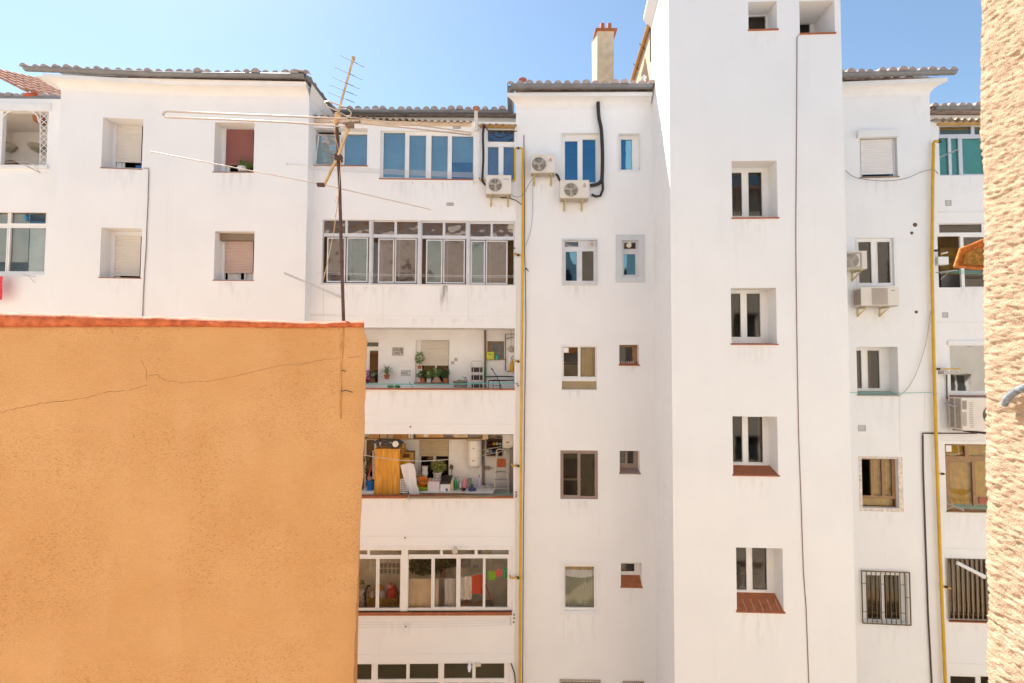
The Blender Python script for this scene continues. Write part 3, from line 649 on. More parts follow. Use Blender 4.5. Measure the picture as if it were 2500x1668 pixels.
window(rig_b, PF, (2320, 1648, 2480, 1780), .06, UPVC, [(2322, 1652, 2384, 1775), (2396, 1653, 2470, 1775)], G_WARM, DARK, .8, sash=0)
for y in (516, 786, 1076, 1340, 1621):
    m = MB(); m.pbox(PF, (2292, y, 2480, y + 2), 0, .015); O('moulding', m, WHITE2, rig_b)
zf = PF.hit(2350, 298)[1]
wall('wall', rig_b, PF, 0, PF.L + 2, ZG, zf + .03)
m = MB(); m.wbox(PF.pt(0, 0, 0).x - .2, 22, 14.45, 14.6, zf - .2, EZ); O('upper_wall', m, WHITE, rig_b)
# ================================================================ eaves, gutters, tiles
def eave(b, pts, up=(0, 1), back=None, tiles=True, pitch=.27, tl=1.6, gr=.085, corn=None, r=.108, skip=0, segs=4, tlen=.42, hip=(0, 0)):
    """pts: gutter axis polyline (x,y) at height EZ; up: horizontal direction towards the roof for each segment"""
    gm = MB(); brk = MB(); rf = MB()
    for k in range(len(pts) - 1):
        p, q = Vector(pts[k]), Vector(pts[k + 1]); d = (q - p); L = d.length; d.normalize(); u = Vector(up[k]) if isinstance(up[0], (list, tuple)) else Vector(up)
        def sec(base, zz=0.0, rr_=gr):
            s = []
            for j in range(9):
                a = math.pi + math.pi * j / 8; s.append((base.x - u.x * rr_ * math.cos(a) * -1, base.y - u.y * rr_ * math.cos(a) * -1, EZ + zz + rr_ * .95 * math.sin(a) + .02))
            return s
        A, B = sec(p), sec(q)
        gm.grid([A, B], 0, True); A2, B2 = sec(p, 0, gr * .9), sec(q, 0, gr * .9); gm.grid([B2, A2], 0, True)
        f0 = A[-1] if False else None
        # rolled lip
        for P_, Q_ in ((A[0], B[0]), (A[-1], B[-1])): gm.tube([P_, Q_], .012, 6)
        gm.face(A); gm.face(B[::-1])
        nb = max(1, int(L / 1.1))
        for j in range(nb + 1):
            c = p + d * (L * (j + .5) / (nb + 1)); s1 = sec(c - d * .012, -.003, gr * 1.05); s2 = sec(c + d * .012, -.003, gr * 1.05); brk.grid([s1, s2], 0, True)
        if tiles:
            n = int(L / .245); sl = math.tan(R(15))
            for j in range(skip, n + 1):
                c = p + d * (L * j / n + random.uniform(-.012, .012)); z = EZ + .062 + random.uniform(-.016, .016); rad = r * random.uniform(.86, 1.12)
                arc = [(math.cos(a) * rad, math.sin(a) * rad) for a in [math.pi * i / 8 for i in range(9)]]
                off = random.uniform(-.08, .03)
                
                for s_ in range(segs):
                    l0 = off + s_ * .36; l1 = l0 + tlen; ml = min(L * j / n if hip[0] else 9, L * (n - j) / n if hip[1] else 9) + .12
                    if l0 > ml: break
                    l1 = min(l1, ml);  sc0 = 1.0; sc1 = .86; dz = s_ * .004
                    r0 = [(c.x + d.x * x * sc0 + u.x * l0, c.y + d.y * x * sc0 + u.y * l0, z + dz + y * sc0 + (l0) * sl) for x, y in arc]
                    r1 = [(c.x + d.x * x * sc1 + u.x * l1, c.y + d.y * x * sc1 + u.y * l1, z + dz - .012 + y * sc1 + (l1) * sl) for x, y in arc]
                    rf.grid([r0, r1], 0, True)
                    if s_ == 0: rf.face(r0, 1)
    g_ = O('gutter', gm, GUT, b); O('bracket', brk, GUT, g_)
    if rf.v: O('roof_tiles', rf, [CLAY, MORTAR], b)
def cornice(b, P, s0, s1, h=.34, proj=.26, z=None, e0=0, e1=0):
    z = z if z is not None else EZ - .10; m = MB()
    prof = [(0.0, -h)] + [(proj * (1 - math.cos(t * math.pi / 2)), -h + .03 + (h - .13) * math.sin(t * math.pi / 2)) for t in [i / 6 for i in range(1, 7)]] + [(proj, 0.0), (0, .0)]
    m.grid([[P.pt(s0 - e0 * q, q + .002, z + y) for q, y in prof], [P.pt(s1 + e1 * q, q + .002, z + y) for q, y in prof]], 0, False)
    if not e0: m.face([P.pt(s0, q + .002, z + y) for q, y in prof])
    if not e1: m.face([P.pt(s1, q + .002, z + y) for q, y in prof])
    O('cornice', m, WHITE2, b)
def xy(px, py, Y): q = W(px, py, Y); return (q.x, q.y)
aL = PA1.pt(0, .36, 0); aM = PA2.pt(0, .36, 0); aR = PA2.pt(PA2.L, .36, 0)
gl = xy(62, 165, 12.3); gM = (aM.x, aM.y); gR = (xy(744, 190, 12.58)[0], 12.58); gB = (xy(812, 272, 14.38)[0], 14.38)
eave(left_b, [gl, gM], up=(0, 1), tiles=True, r=.085, hip=(1, 0))
eave(left_b, [gM, gR], up=(0, 1), hip=(0, 1)); eave(left_b, [gR, gB], up=(-1, 0), segs=1, tlen=.2)
cL = (xy(1247, 210, 13.0)[0], 13.0); cR = (xy(1592, 206, 12.98)[0], 12.98); cB = (cL[0], 14.38)
eave(mid_b, [gB, (cB[0], 14.38)], up=(0, 1)); eave(mid_b, [(cB[0], 14.38), cL], up=(1, 0), tiles=False); eave(mid_b, [cL, cR], up=(0, 1), hip=(1, 0))
eL = (xy(2000, 200, 12.45)[0], 12.45); eR = (xy(2335, 198, 12.25)[0], 12.28); eave(rig_b, [eL, eR], up=(0, 1), hip=(0, 1))
m_ = xy(2290, 265, 14.05)
eave(rig_b, [(m_[0] - .1, 14.05), (22, 13.9)], up=(0, 1))
eave(left_b, [(-18, 13.75), (PA1.pt(0, 0, 0).x - .02, 13.75)], up=(0, 1), tiles=True)
cornice(left_b, PA1, 0, PA1.L, e0=1); cornice(left_b, PA2, 0, PA2.L, e1=0); cornice(mid_b, PC, 0, PC.L, e0=1); cornice(rig_b, PE, -1.2, PE.L, e1=1)
# side cornices (left block right flank, far-left flank)
m = MB(); q = PA2.pt(PA2.L, 0, 0); 
m.face([(q.x, q.y, EZ - .4), (q.x + .14, q.y - .2, EZ - .1), (q.x + .16, 14.8, EZ - .1), (q.x, 14.8, EZ - .4)]); O('cornice', m, WHITE2, left_b)
# roof slabs so that no light leaks in
def slab(b, x0, x1, y0, y1, z0, lift, i0=0, i1=0):
    m = MB(); m.hexa([(x0, y0, z0 - .04), (x1, y0, z0 - .04), (x1 - i1, y1, z0 + lift - .04), (x0 + i0, y1, z0 + lift - .04), (x0, y0, z0 + .02), (x1, y0, z0 + .02), (x1 - i1, y1, z0 + lift + .02), (x0 + i0, y1, z0 + lift + .02)]); O('roof', m, CLAY, b)
slab(left_b, gl[0] + .1, gR[0] - .02, 12.68, 19, EZ + .02, 1.6, 6, 4)
slab(left_b, -19, gl[0], 13.85, 19, EZ + .0, 1.3)
slab(mid_b, gB[0] - 2.5, cL[0] + 2.5, 14.45, 19, EZ - .01, 1.2); slab(mid_b, cL[0] + .05, 3.85, 13.1, 19, EZ + .03, 1.55, 1.5, 0)
slab(rig_b, rq.x + .02, eR[0] - .1, 12.6, 19, EZ + .03, 1.6, 0, 3); slab(rig_b, eR[0] - .1, 22, 14.1, 19, EZ, 1.2)
for b_, xa, xb_ in ((left_b, -19, gR[0]), (mid_b, gR[0] + .01, 3.9), (rig_b, 7.6, 22)):
    m = MB(); m.wbox(xa, xb_, 18.9, 19.0, ZG, EZ + 1.4); O('rear_wall', m, WHITE, b_)
# soffit boards under the gutters
m = MB(); m.face([(gl[0] + .1, 12.45, EZ - .1), (gR[0], 12.65, EZ - .1), (gR[0], 13.1, EZ - .1), (gl[0] + .1, 13.1, EZ - .1)]); O('soffit', m, WHITE2, left_b)
# corrugated lean-to roofs
def corrug(b, P, x0, x1, y0, y1, o0=.16, back=14.7):
    m = MB(); a = P.hit(x0, y0, o0); c = P.hit(x1, y1, o0); n = int((c[0] - a[0]) / .177 * 10); rows = []
    for j in range(3):
        t = j / 2; r = []
        for k in range(n + 1):
            f = k / n; s = a[0] + (c[0] - a[0]) * f; z = a[1] + (c[1] - a[1]) * f + .036 * math.sin(2 * math.pi * s / .177) + .02 * noise.noise(Vector((s * 1.3, 0, 3)))
            o = o0 + .02 * noise.noise(Vector((s * 3, 5, 1))); dep = (o + (back - 13.3)) * t; r.append(P.pt(s, o - dep, z + dep * .2))
        rows.append(r)
    m.grid(rows, 0, True); m.grid([[p + Vector((0, 0, -.012)) for p in r] for r in rows][::-1], 0, True)
    f0 = rows[0]; m.grid([f0, [p + Vector((0, 0, -.012)) for p in f0]], 0, False)
    O('corrugated_roof', m, CORR, b)
corrug(mid_b, PB, 735, 1152, 281, 298, .12); corrug(mid_b, PB, 1166, 1262, 303, 306, .14)
m = MB(); m.pbox(PB, (745, 291, 925, 299), .0, .06); m.pbox(PB, (925, 297, 1150, 306), 0, .05); O('timber_beam', m, mat('pale_peach_beam', (.66, .52, .38), .9, var=.15), mid_b)
m = MB(); m.pbox(PB, (1172, 303, 1258, 311), .0, .06); O('timber_beam', m, mat('ochre_beam', (.5, .3, .1), .9, var=.2), mid_b)
corrug(rig_b, PF, 2288, 2480, 291, 289, .16, 14.4)
m = MB(); m.pbox(PF, (2291, 298, 2480, 304), .0, .05); O('timber_beam', m, mat('ochre_beam', (.5, .3, .1), .9), rig_b)
# sunlit slope at the far left, rising away beyond the gallery
m = MB(); p0 = W(80, 233, 14.2); p1 = W(-40, 172, 14.2)
for k in range(9):
    y = 14.0 + k * .23; dz = k * .085
    for j in range(6):
        t0, t1 = j / 6, (j + 1.15) / 6; A = p0.lerp(p1, t0); B = p0.lerp(p1, t1)
        rows = []
        for (c, sc_) in ((A, 1.0), (B, .85)):
            rows.append([(c.x, y + .1 * sc_ * math.cos(math.pi * i / 6), c.z + dz + .10 * sc_ * math.sin(math.pi * i / 6) + (.0 if sc_ == 1 else -.01)) for i in range(7)])
        m.grid(rows, 0, True); m.face(rows[0], 0)
O('side_roof_tiles', m, CLAYL, left_b)
m = MB(); m.lathe((W(84, 240, 13.8).x, 13.72, EZ + .08), [(.05, -.2), (.09, -.1), (.085, .16), (.0, .16)], 8, ax=(1, 0, .1)); O('broken_tile', m, mat('red_tile', (.55, .10, .04), .8), left_b)
m = MB()
for x_, z_, w_ in ((8, 361, 26), (104, 362, 20)):
    q = PG.at(x_, z_, -.9); m.lathe(q, [(.0, -.12), (.12, -.10), (.2, .0), (.19, .05), (.0, .05)], 10)
for h_, (x_, z_) in enumerate(((17, 361), (92, 362))):
    one('wall_shell_planter' if False else 'wall_planter', MB().lathe(PG.at(x_, z_, -1.35), [(.02, -.13), (.16, -.06), (.24, .05), (.22, .09), (.02, .09)], 12), mat('stone_planter', (.38, .33, .24), .9, var=.3),
        ['stone coloured shell planter on the gallery wall, left one at the picture edge', 'stone coloured shell planter on the gallery wall beside the white lattice'][h_], 'planter', 'shell planters in the left gallery')
m = MB(); q = PG.at(94, 288, -.5); 
m.lathe(q, [(.0, -.17), (.10, -.12), (.13, .02), (.06, .10), (.0, .12)], 9); one('hanging_bag', m, mat('brown_leather', (.26, .10, .03), .8, var=.3), 'brown leather looking pouch hanging under the far left gallery ceiling', 'bag')
m = MB(); m.lathe(PG.at(105, 297, -.35), [(.0, -.12), (.08, -.08), (.09, .02), (.0, .08)], 9); one('hanging_bag', m, mat('brown_leather', (.26, .10, .03)), 'small brown pouch hanging behind the white lattice', 'bag')
m = MB(); m.lathe(PG.at(30, 406, -.25), [(.16, 0), (.17, .02), (.13, .11), (.05, .15), (0, .16)], 12); one('upturned_bowl', m, mat('brown_bowl', (.16, .07, .04), .6), 'brown upturned bowl on the far left gallery ledge', 'bowl')
# chimney
ch = T('chimney', 'tall beige chimney with two terracotta pots on the middle tiled roof', 'chimney', W(1478, 195, 15.0))
m = MB(); c0 = W(1457, 190, 15.0); c1 = W(1497, 190, 15.0); zt = W(1478, 76, 15.0).z
m.hexa([(c0.x, 15, EZ + .2), (c1.x, 15, EZ + .2), (c1.x + .02, 15.6, EZ + .2), (c0.x - .03, 15.6, EZ + .2), (c0.x + .02, 15, zt), (c1.x + .03, 15, zt), (c1.x + .05, 15.6, zt), (c0.x - .06, 15.6, zt)])
O('shaft', m, mat('beige_render', (.62, .50, .34), .95, var=.12, scale=5, bump=.5, bscale=12), ch)
m = MB(); m.wbox(c0.x - .05, c1.x + .12, 14.93, 15.7, zt, zt + .055); O('cap', m, TERRA, ch)
m = MB(); m.wbox(c0.x - .03, c1.x + .03, 14.96, 15.0, EZ + .2, EZ + .44 + .12); O('flashing', m, TERRA, ch)
for xp in (1471, 1488):
    q = W(xp, 70, 15.2); m = MB(); m.lathe((q.x, 15.25, zt + .05), [(.075, 0), (.075, .34), (.06, .36), (.0, .36)], 12); O('chimney_pot', m, mat('chimney_terracotta', (.42, .13, .06), .8, var=.1), ch)
m = MB(); m.lathe(W(1276, 204, 13.5), [(.04, 0), (.04, .08), (.11, .085), (.12, .11), (.06, .15), (0, .15)], 14); one('roof_vent', m, mat('vent_red', (.42, .13, .09), .6), 'round red cowl poking up at the left corner of the middle roof', 'roof vent')
m = MB(); m.lathe(W(1572, 205, 13.3), [(.05, 0), (.05, .16), (.08, .18), (0, .26)], 10); one('roof_vent', m, UPVC, 'small white cowl on the tiles beside the tower', 'roof vent')
# flue on the lean-to
fl = T('flue', 'white wall flue with rusty cap beside the wide bluish window', 'flue', PB.at(1163, 320, .1))
m = MB(); m.tube([PB.at(1164, 320, .08), PB.at(1163, 300, .12), PB.at(1162, 272, .12)], .05, 10); O('pipe', m, mat('chalky_pipe', (.72, .66, .58), .8, var=.15), fl)
m = MB(); m.lathe(PB.at(1162, 272, .12), [(.05, 0), (.09, .02), (.06, .05), (.09, .07), (.1, .1), (0, .12)], 12); O('cap', m, mat('rusty_cap', (.40, .20, .10), .8, var=.4, scale=20), fl)

# ================================================================ camera-side building and near walls
OWN = mat('peach_render', (.76, .73, .67), .9, var=.06, scale=1.5, bump=.3, bscale=30)
own = T('apartment_block', 'peach rendered block opposite, seen only reflected in the window panes', 'building', (0, -1, 0))
PO = PL(0, 5, 100, 5); PO.p = Vector((36, -.9, 0)); PO.u = Vector((-1, 0, 0)); PO.n = Vector((0, 1, 0)); PO.L = 48
for fl_ in range(6):
    for k in range(15):
        s0 = 2 + k * 3.9; z0 = 1.0 + fl_ * 2.9
        if abs(36 - s0 - .6) < 2.0: continue
        PO.open.append((s0, s0 + 1.2, z0, z0 + 1.3, .2))
m = MB(); m.plate(PO, 0, 60, 0, CZ + 8.3, PO.open, 0, .2, 0, outer=False); O('wall', m, OWN, own)
for h in PO.open:
    if h[2] < 6: continue
    m = MB(); m.plate(PO, h[0], h[1], h[2], h[3], [(h[0] + .07, h[0] + .56, h[2] + .07, h[3] - .07, .05), (h[0] + .64, h[1] - .07, h[2] + .07, h[3] - .07, .05)], -.18, .05, outer=False); wo = O('window', m, UPVC, own)
    m = MB(); m.box(PO, h[0], h[1], -.4, -.23, h[2], h[3]); O('pane', m, mat('dark_pane', (.06, .07, .08), .1), wo)
    m = MB(); m.box(PO, h[0] - .06, h[1] + .06, -.18, .06, h[2] - .05, h[2] - .001); O('sill', m, TERRA, wo)
m = MB(); m.plate(PO, 0, 60, 0, 5.9, [], -.205, .01); O('lower_infill', m, SHBEIGE, own)
m = MB(); m.hexa([(-24, -.4, CZ + 8.2), (24, -.4, CZ + 8.2), (24, -9, CZ + 10.1), (-24, -9, CZ + 10.1), (-24, -.4, CZ + 8.35), (24, -.4, CZ + 8.35), (24, -9, CZ + 10.25), (-24, -9, CZ + 10.25)]); O('roof', m, CLAYL, own)
m = MB(); m.wbox(-24, 24, -9, -8.9, 0, CZ + 10); m.wbox(-24, -23.9, -8.9, -1.12, 0, CZ + 7); m.wbox(23.9, 24, -8.9, -1.12, 0, CZ + 7); O('rear_wall', m, OWN, own)

# orange wall -----------------------------------------------------------------
YR, YL = 6.0, 5.05
PW = PL(0, YL, 872, YR)
def ormat():
    m = mat('orange_render', (.575, .295, .11), .92, var=.03, scale=1.3, bump=.9, bscale=75, c2=(.61, .335, .14))
    t = m.node_tree; b = t.nodes['Principled BSDF']; lk = b.inputs['Base Color'].links[0]; src = lk.from_socket
    g = t.nodes.new('ShaderNodeNewGeometry')
    mp = t.nodes.new('ShaderNodeMapping'); mp.inputs['Rotation'].default_value = (0, R(30), 0); mp.inputs['Scale'].default_value = (24, 24, 52); t.links.new(g.outputs['Position'], mp.inputs[0])
    n1 = t.nodes.new('ShaderNodeTexNoise'); n1.inputs['Scale'].default_value = 1.6; n1.inputs['Detail'].default_value = 4; n1.inputs['Roughness'].default_value = .65; t.links.new(mp.outputs[0], n1.inputs['Vector'])
    n2 = t.nodes.new('ShaderNodeTexNoise'); n2.inputs['Scale'].default_value = 1.1; n2.inputs['Detail'].default_value = 4; t.links.new(g.outputs['Position'], n2.inputs['Vector'])
    r1 = t.nodes.new('ShaderNodeMapRange'); r1.inputs[1].default_value = .54; r1.inputs[2].default_value = .63; t.links.new(n1.outputs[0], r1.inputs[0])
    r2 = t.nodes.new('ShaderNodeMapRange'); r2.inputs[1].default_value = .40; r2.inputs[2].default_value = .60; t.links.new(n2.outputs[0], r2.inputs[0])
    mu = t.nodes.new('ShaderNodeMath'); mu.operation = 'MULTIPLY'; t.links.new(r1.outputs[0], mu.inputs[0]); t.links.new(r2.outputs[0], mu.inputs[1])
    m2 = t.nodes.new('ShaderNodeMath'); m2.operation = 'MULTIPLY'; m2.inputs[1].default_value = .55; t.links.new(mu.outputs[0], m2.inputs[0])
    mx = t.nodes.new('ShaderNodeMix'); mx.data_type = 'RGBA'; mx.inputs['B'].default_value = (.30, .125, .03, 1)
    t.links.new(m2.outputs[0], mx.inputs['Factor']); t.links.new(src, mx.inputs['A'])
    # paler wash of vertical streaks
    mp2 = t.nodes.new('ShaderNodeMapping'); mp2.inputs['Scale'].default_value = (3, 3, .5); t.links.new(g.outputs['Position'], mp2.inputs[0])
    n5 = t.nodes.new('ShaderNodeTexNoise'); n5.inputs['Scale'].default_value = 1.2; n5.inputs['Detail'].default_value = 6; t.links.new(mp2.outputs[0], n5.inputs['Vector'])
    r5 = t.nodes.new('ShaderNodeMapRange'); r5.inputs[1].default_value = .5; r5.inputs[2].default_value = .75; r5.inputs[4].default_value = .14; t.links.new(n5.outputs[0], r5.inputs[0])
    mx5 = t.nodes.new('ShaderNodeMix'); mx5.data_type = 'RGBA'; mx5.inputs['B'].default_value = (.70, .42, .24, 1)
    t.links.new(r5.outputs[0], mx5.inputs['Factor']); t.links.new(mx.outputs['Result'], mx5.inputs['A'])
    t.links.new(mx5.outputs['Result'], b.inputs['Base Color']); return m
ORM = ormat()
ow = T('garden_wall', 'tall orange rendered wall with cracked face and red painted coping', 'wall', PW.pt(PW.L * .5, -.2, 0))
def zt_at(s):  # top of the render under the coping, from the photo
    xs_ = [(-900, 792), (0, 795), (120, 797), (400, 795), (600, 799), (760, 800), (830, 798), (888, 797)]
    px = 0
    # find px for this s
    lo, hi = -2200, 900
    for _ in range(24):
        mid = (lo + hi) / 2
        if PW.hit(mid, 800)[0] < s: lo = mid
        else: hi = mid
    px = lo; y = xs_[-1][1]
    for (a, ya), (b_, yb) in zip(xs_, xs_[1:]):
        if px <= b_: y = ya + (yb - ya) * max(0, min(1, (px - a) / (b_ - a))); break
    return PW.hit(px, y)[1]
edge = [(797, 888), (806, 889), (815, 893), (830, 896), (860, 895), (900, 893), (950, 891), (1050, 889), (1150, 886), (1250, 881), (1350, 876), (1450, 871), (1550, 867), (1668, 862), (2400, 845), (4000, 830)]
zs = []; m = MB()
for y, x in edge: zs.append(PW.hit(x, y))
zsd = [(s, z) for s, z in zs]
def s_edge(z):
    if z >= zsd[0][1]: return zsd[0][0]
    for (s0, z0), (s1, z1) in zip(zsd, zsd[1:]):
        if z >= z1: return s0 + (s1 - s0) * (z0 - z) / (z0 - z1)
    return zsd[-1][0]
NX, NZ = 150, 200; SL = -4.0; rows = []
for j in range(NZ + 1):
    t = j / NZ; r = []
    for k in range(NX + 1):
        f = 1 - (1 - k / NX) ** 1.0
        zt_ = zt_at(SL + (zsd[0][0] - SL) * f) if j == 0 else None
        r.append((f, t))
    rows.append(r)
topz = [zt_at(SL + (zsd[0][0] - SL) * k / NX) for k in range(NX + 1)]
g_ = []
for j in range(NZ + 1):
    t = j / NZ; r = []
    for k in range(NX + 1):
        f = k / NX; z = topz[k] * (1 - t * 1.0) + 0.0 * t if t < 1 else 0.0
        # denser rows at the top
        z = topz[k] - (topz[k] - ZG) * (t ** 1.7)
        se = s_edge(z) + .012 * noise.noise(Vector((z * 5, 0, 0))) + .006 * noise.noise(Vector((z * 23, 0, 4)))
        s = SL + (se - SL) * f
        o = .018 * noise.noise(Vector((s * .9, z * .9, 0))) + .006 * noise.noise(Vector((s * 4, z * 4, 3))) - (.03 if k == NX else (.008 if k == NX - 1 else 0))
        r.append(PW.pt(s, o, z))
    g_.append(r)
m.grid(g_[::-1], 0, True)
# right end and back
m.grid([[g_[j][NX] for j in range(NZ + 1)], [g_[j][NX] - PW.n * .32 for j in range(NZ + 1)]], 0, False)
m.face([PW.pt(SL, -.35, ZG), PW.pt(SL, -.35, topz[0]), PW.pt(zsd[0][0], -.35, topz[-1]), PW.pt(s_edge(0), -.35, ZG)])
m.grid([[g_[0][k] for k in range(NX + 1)], [g_[0][k] - PW.n * .35 for k in range(NX + 1)]], 0, False)
O('wall_face', m, ORM, ow)
COP = mat('red_coping_paint', (.46, .085, .018), .75, var=.25, scale=14, bump=.9, bscale=30, c2=(.62, .16, .05))
m = MB(); topc = [(-900, 762), (0, 766), (60, 768), (160, 769), (230, 773), (400, 776), (520, 780), (600, 782), (700, 786), (790, 789), (830, 785), (888, 787)]
botc = [(-900, 797), (0, 799), (120, 798), (400, 797), (520, 798), (640, 800), (740, 800), (800, 800), (815, 799), (888, 799)]
def ip(tb, x):
    for (a, ya), (b_, yb) in zip(tb, tb[1:]):
        if x <= b_: return ya + (yb - ya) * (x - a) / (b_ - a)
    return tb[-1][1]
rows = []
for k in range(261):
    px = -900 + (888 + 900) * k / 260
    nz = noise.noise(Vector((px * .02, 1, 0))); s, zt2 = PW.hit(px, ip(topc, px) + 1.2 * nz, .04); zb = PW.hit(px, ip(botc, px) + .8 * noise.noise(Vector((px * .03, 7, 0))), .035)[1]
    th = zt2 - zb
    sec_ = [(.0, zb - .0), (.030, zb + .004), (.045, zb + th * .3), (.045, zb + th * .62), (.03, zb + th * .9), (-.02, zt2 + .012), (-.2, zt2 + .03), (-.37, zt2 - .02), (-.37, zb)]
    rows.append([PW.pt(s, q + .009 * noise.noise(Vector((s * 9, i * 3.3, 0))), z + .007 * noise.noise(Vector((s * 8, i * 2.1, 5)))) for i, (q, z) in enumerate(sec_)])
m.grid(rows, 0, True); m.face(rows[-1]); O('coping', m, COP, ow)
crk = mat('crack_shadow', (.16, .07, .025), .95)
def crack(pts, wd=.0022, seed=1):
    rnd = random.Random(seed); m = MB(); out = []
    for (x0, y0), (x1, y1) in zip(pts, pts[1:]):
        n = max(2, int(abs(x1 - x0) + abs(y1 - y0)) // 6)
        for k in range(n): t = k / n; out.append((x0 + (x1 - x0) * t, y0 + (y1 - y0) * t + rnd.uniform(-1.3, 1.3)))
    out.append(pts[-1])
    q = []
    for x, y in out:
        s, z = PW.hit(x, y, .0); o = .018 * noise.noise(Vector((s * .9, z * .9, 0))) + .006 * noise.noise(Vector((s * 4, z * 4, 3))); q.append(PW.pt(s, o + .0008, z))
    m.tube(q, [wd * rnd.uniform(.4, 1.2) for _ in q], 4); O('crack', m, crk, ow)
crack([(0, 1007), (40, 998), (100, 985), (165, 979), (215, 970), (260, 957), (310, 954), (360, 940)], .0019)
crack([(362, 916), (385, 916), (405, 930), (450, 934), (520, 930), (560, 921), (610, 910), (680, 893), (740, 888), (790, 878), (832, 873)], .0017, 2)
crack([(846, 873), (880, 870)], .002, 5); crack([(345, 880), (357, 905), (358, 930)], .0016, 3); crack([(270, 797), (275, 815)], .0015, 4)
# rust streak and iron hook under the mast
m = MB(); rows = []
for k in range(40):
    t = k / 39; y = 788 + t * 235; cxp = 837 - 5 * min(1, t * 2); wd = (4.2 + 1.2 * math.sin(t * 9)) * (1 - .7 * t ** 3)
    r = []
    for i in range(5):
        px = cxp + (i - 2) / 2 * wd; s, z = PW.hit(px, y, 0); o = .018 * noise.noise(Vector((s * .9, z * .9, 0))) + .006 * noise.noise(Vector((s * 4, z * 4, 3))) + (.010 if abs(i - 2) < 2 else .001); r.append(PW.pt(s, o, z))
    rows.append(r)
m.grid(rows, 0, True); O('rust_stained_rib', m, mat('rust_stain', (.52, .23, .04), .9, var=.35, scale=9, stretch=(6, 6, 1), c2=(.62, .34, .13)), ow)
m = MB(); m.tube([PW.at(832, 955, .02), PW.at(845, 953, .05), PW.at(861, 958, .06)], .006, 5); m.tube([PW.at(834, 905, .02), PW.at(844, 906, .05)], .006, 5); O('iron_hook', m, RUST, ow)

# rough beige wall at the right ------------------------------------------------
rwm = mat('roughcast_beige', (.545, .39, .265), .95, var=.10, scale=30, bump=.8, bscale=220, spec=.1)
X0 = 1.60
m = MB(); nz, ny = 860, 84
zlo, zhi = CZ - 1.75, CZ + 1.75; yfar = X0 * F / 1157.0
g_ = []
for j in range(nz + 1):
    z = zlo + (zhi - zlo) * j / nz; r = []
    tpx = 2402 - 12 * (z - CZ); ef = (F * X0 / (tpx - 1250) - (z - CZ) * math.sin(R(2.4))) / math.cos(R(2.4)) + .012 * noise.noise(Vector((0, 0, z * 2.7))) + .006 * noise.noise(Vector((0, 3, z * 9)))
    for k in range(ny + 1):
        t = k / ny; y = .9 + (ef - .9) * min(1, t * 1.12) if t < .893 else ef
        x = X0 if t < .893 else X0 + (t - .893) * 1.2
        if .84 < t <= .893: x = X0 + .010 * ((t - .84) / .053) ** 2
        p = Vector((x, y + (.0 if t < .893 else .01), z)); q = Vector((p.x, p.y * 60 + z * 20 + 1.2 * noise.noise(Vector((y * 12, z * 12, 0))), z * 82 - p.y * 14 + 1.5 * noise.noise(Vector((y * 9, z * 9, 7)))))
        h = .0065 * min(.35, noise.noise(q)) + .0045 * noise.noise(q * 2.6) + .0038 * noise.noise(q * 5.3) + .006 * noise.noise(Vector((y * 5, z * 5, 9)))
        if t < .893: p.x -= h
        else: p.y += h * .8
        r.append(p)
    g_.append(r)
m.grid(g_, 0, True)
rw = T('rendered_wall', 'rough beige roughcast wall lit by sun at the right edge', 'wall', (X0, 1, 0))
O('wall_face', m, rwm, rw)
m = MB(); 
for z0, z1 in ((0, zlo), (zhi, CZ + 7.0)): m.wbox(X0, X0 + .6, -.88, yfar, z0, z1)
m.wbox(X0 + .003, X0 + .6, -.88, .91, zlo, zhi); m.wbox(X0 + .13, X0 + .6, .91, yfar - .02, zlo, zhi); O('wall_body', m, rwm, rw)
# twisted wire hanging on it
m = MB(); A = Vector((X0 - .02, X0 * F / 1206, W(2456, 990, 1.6).z)); 
base = [Vector((X0 - .018, X0 * F / (px - 1250), CZ + (884 - py) / F * (X0 * F / (px - 1250)))) for px, py in ((2463, 981), (2470, 968), (2482, 957), (2497, 948), (2520, 938))]
for ph in (0, math.pi):
    pts = []
    for k in range(41):
        t = k / 40 * 4; i = min(3, int(t)); c = base[i].lerp(base[i + 1], t - i); a = ph + k * .9; pts.append(c + Vector((-.006 * math.cos(a), .002, .006 * math.sin(a))))
    m.tube(pts, .0065, 6)
one('rope', m, mat('grey_blue_rope', (.22, .25, .27), .8, var=.4, scale=60), 'short twisted grey rope end against the beige roughcast wall', 'rope')
# clay ridge piece sticking out from behind the rough wall
m = MB(); Yk = 2.6; f_ = [(2331, 651), (2345, 608), (2375, 597), (2400, 586), (2460, 570), (2460, 658), (2390, 656), (2350, 652)]
fr = [W(x, y, Yk) for x, y in f_]; bk = [W(x + (2 if i else 0), y, Yk + .14) for i, (x, y) in enumerate(f_)]
m.face(fr); m.face(bk[::-1]); m.grid([fr + [fr[0]], bk + [bk[0]]], 0, False)
inn = [W(x, y, Yk - .012) for x, y in [(2352, 645), (2356, 622), (2372, 612), (2400, 605), (2440, 596), (2440, 646), (2390, 647)]]
m.face(inn, 1)
m.tube([W(x, y, Yk - .004) for x, y in f_] + [W(*f_[0], Yk - .004)], .007, 6)
one('roof_tile_end', m, [mat('orange_clay', (.62, .20, .035), .85, var=.3, scale=40, bump=.8, bscale=120), mat('mossy_clay', (.34, .17, .03), .9, var=.4, scale=60)], 'orange weathered clay eave piece jutting from behind the beige roughcast wall', 'roof tile')
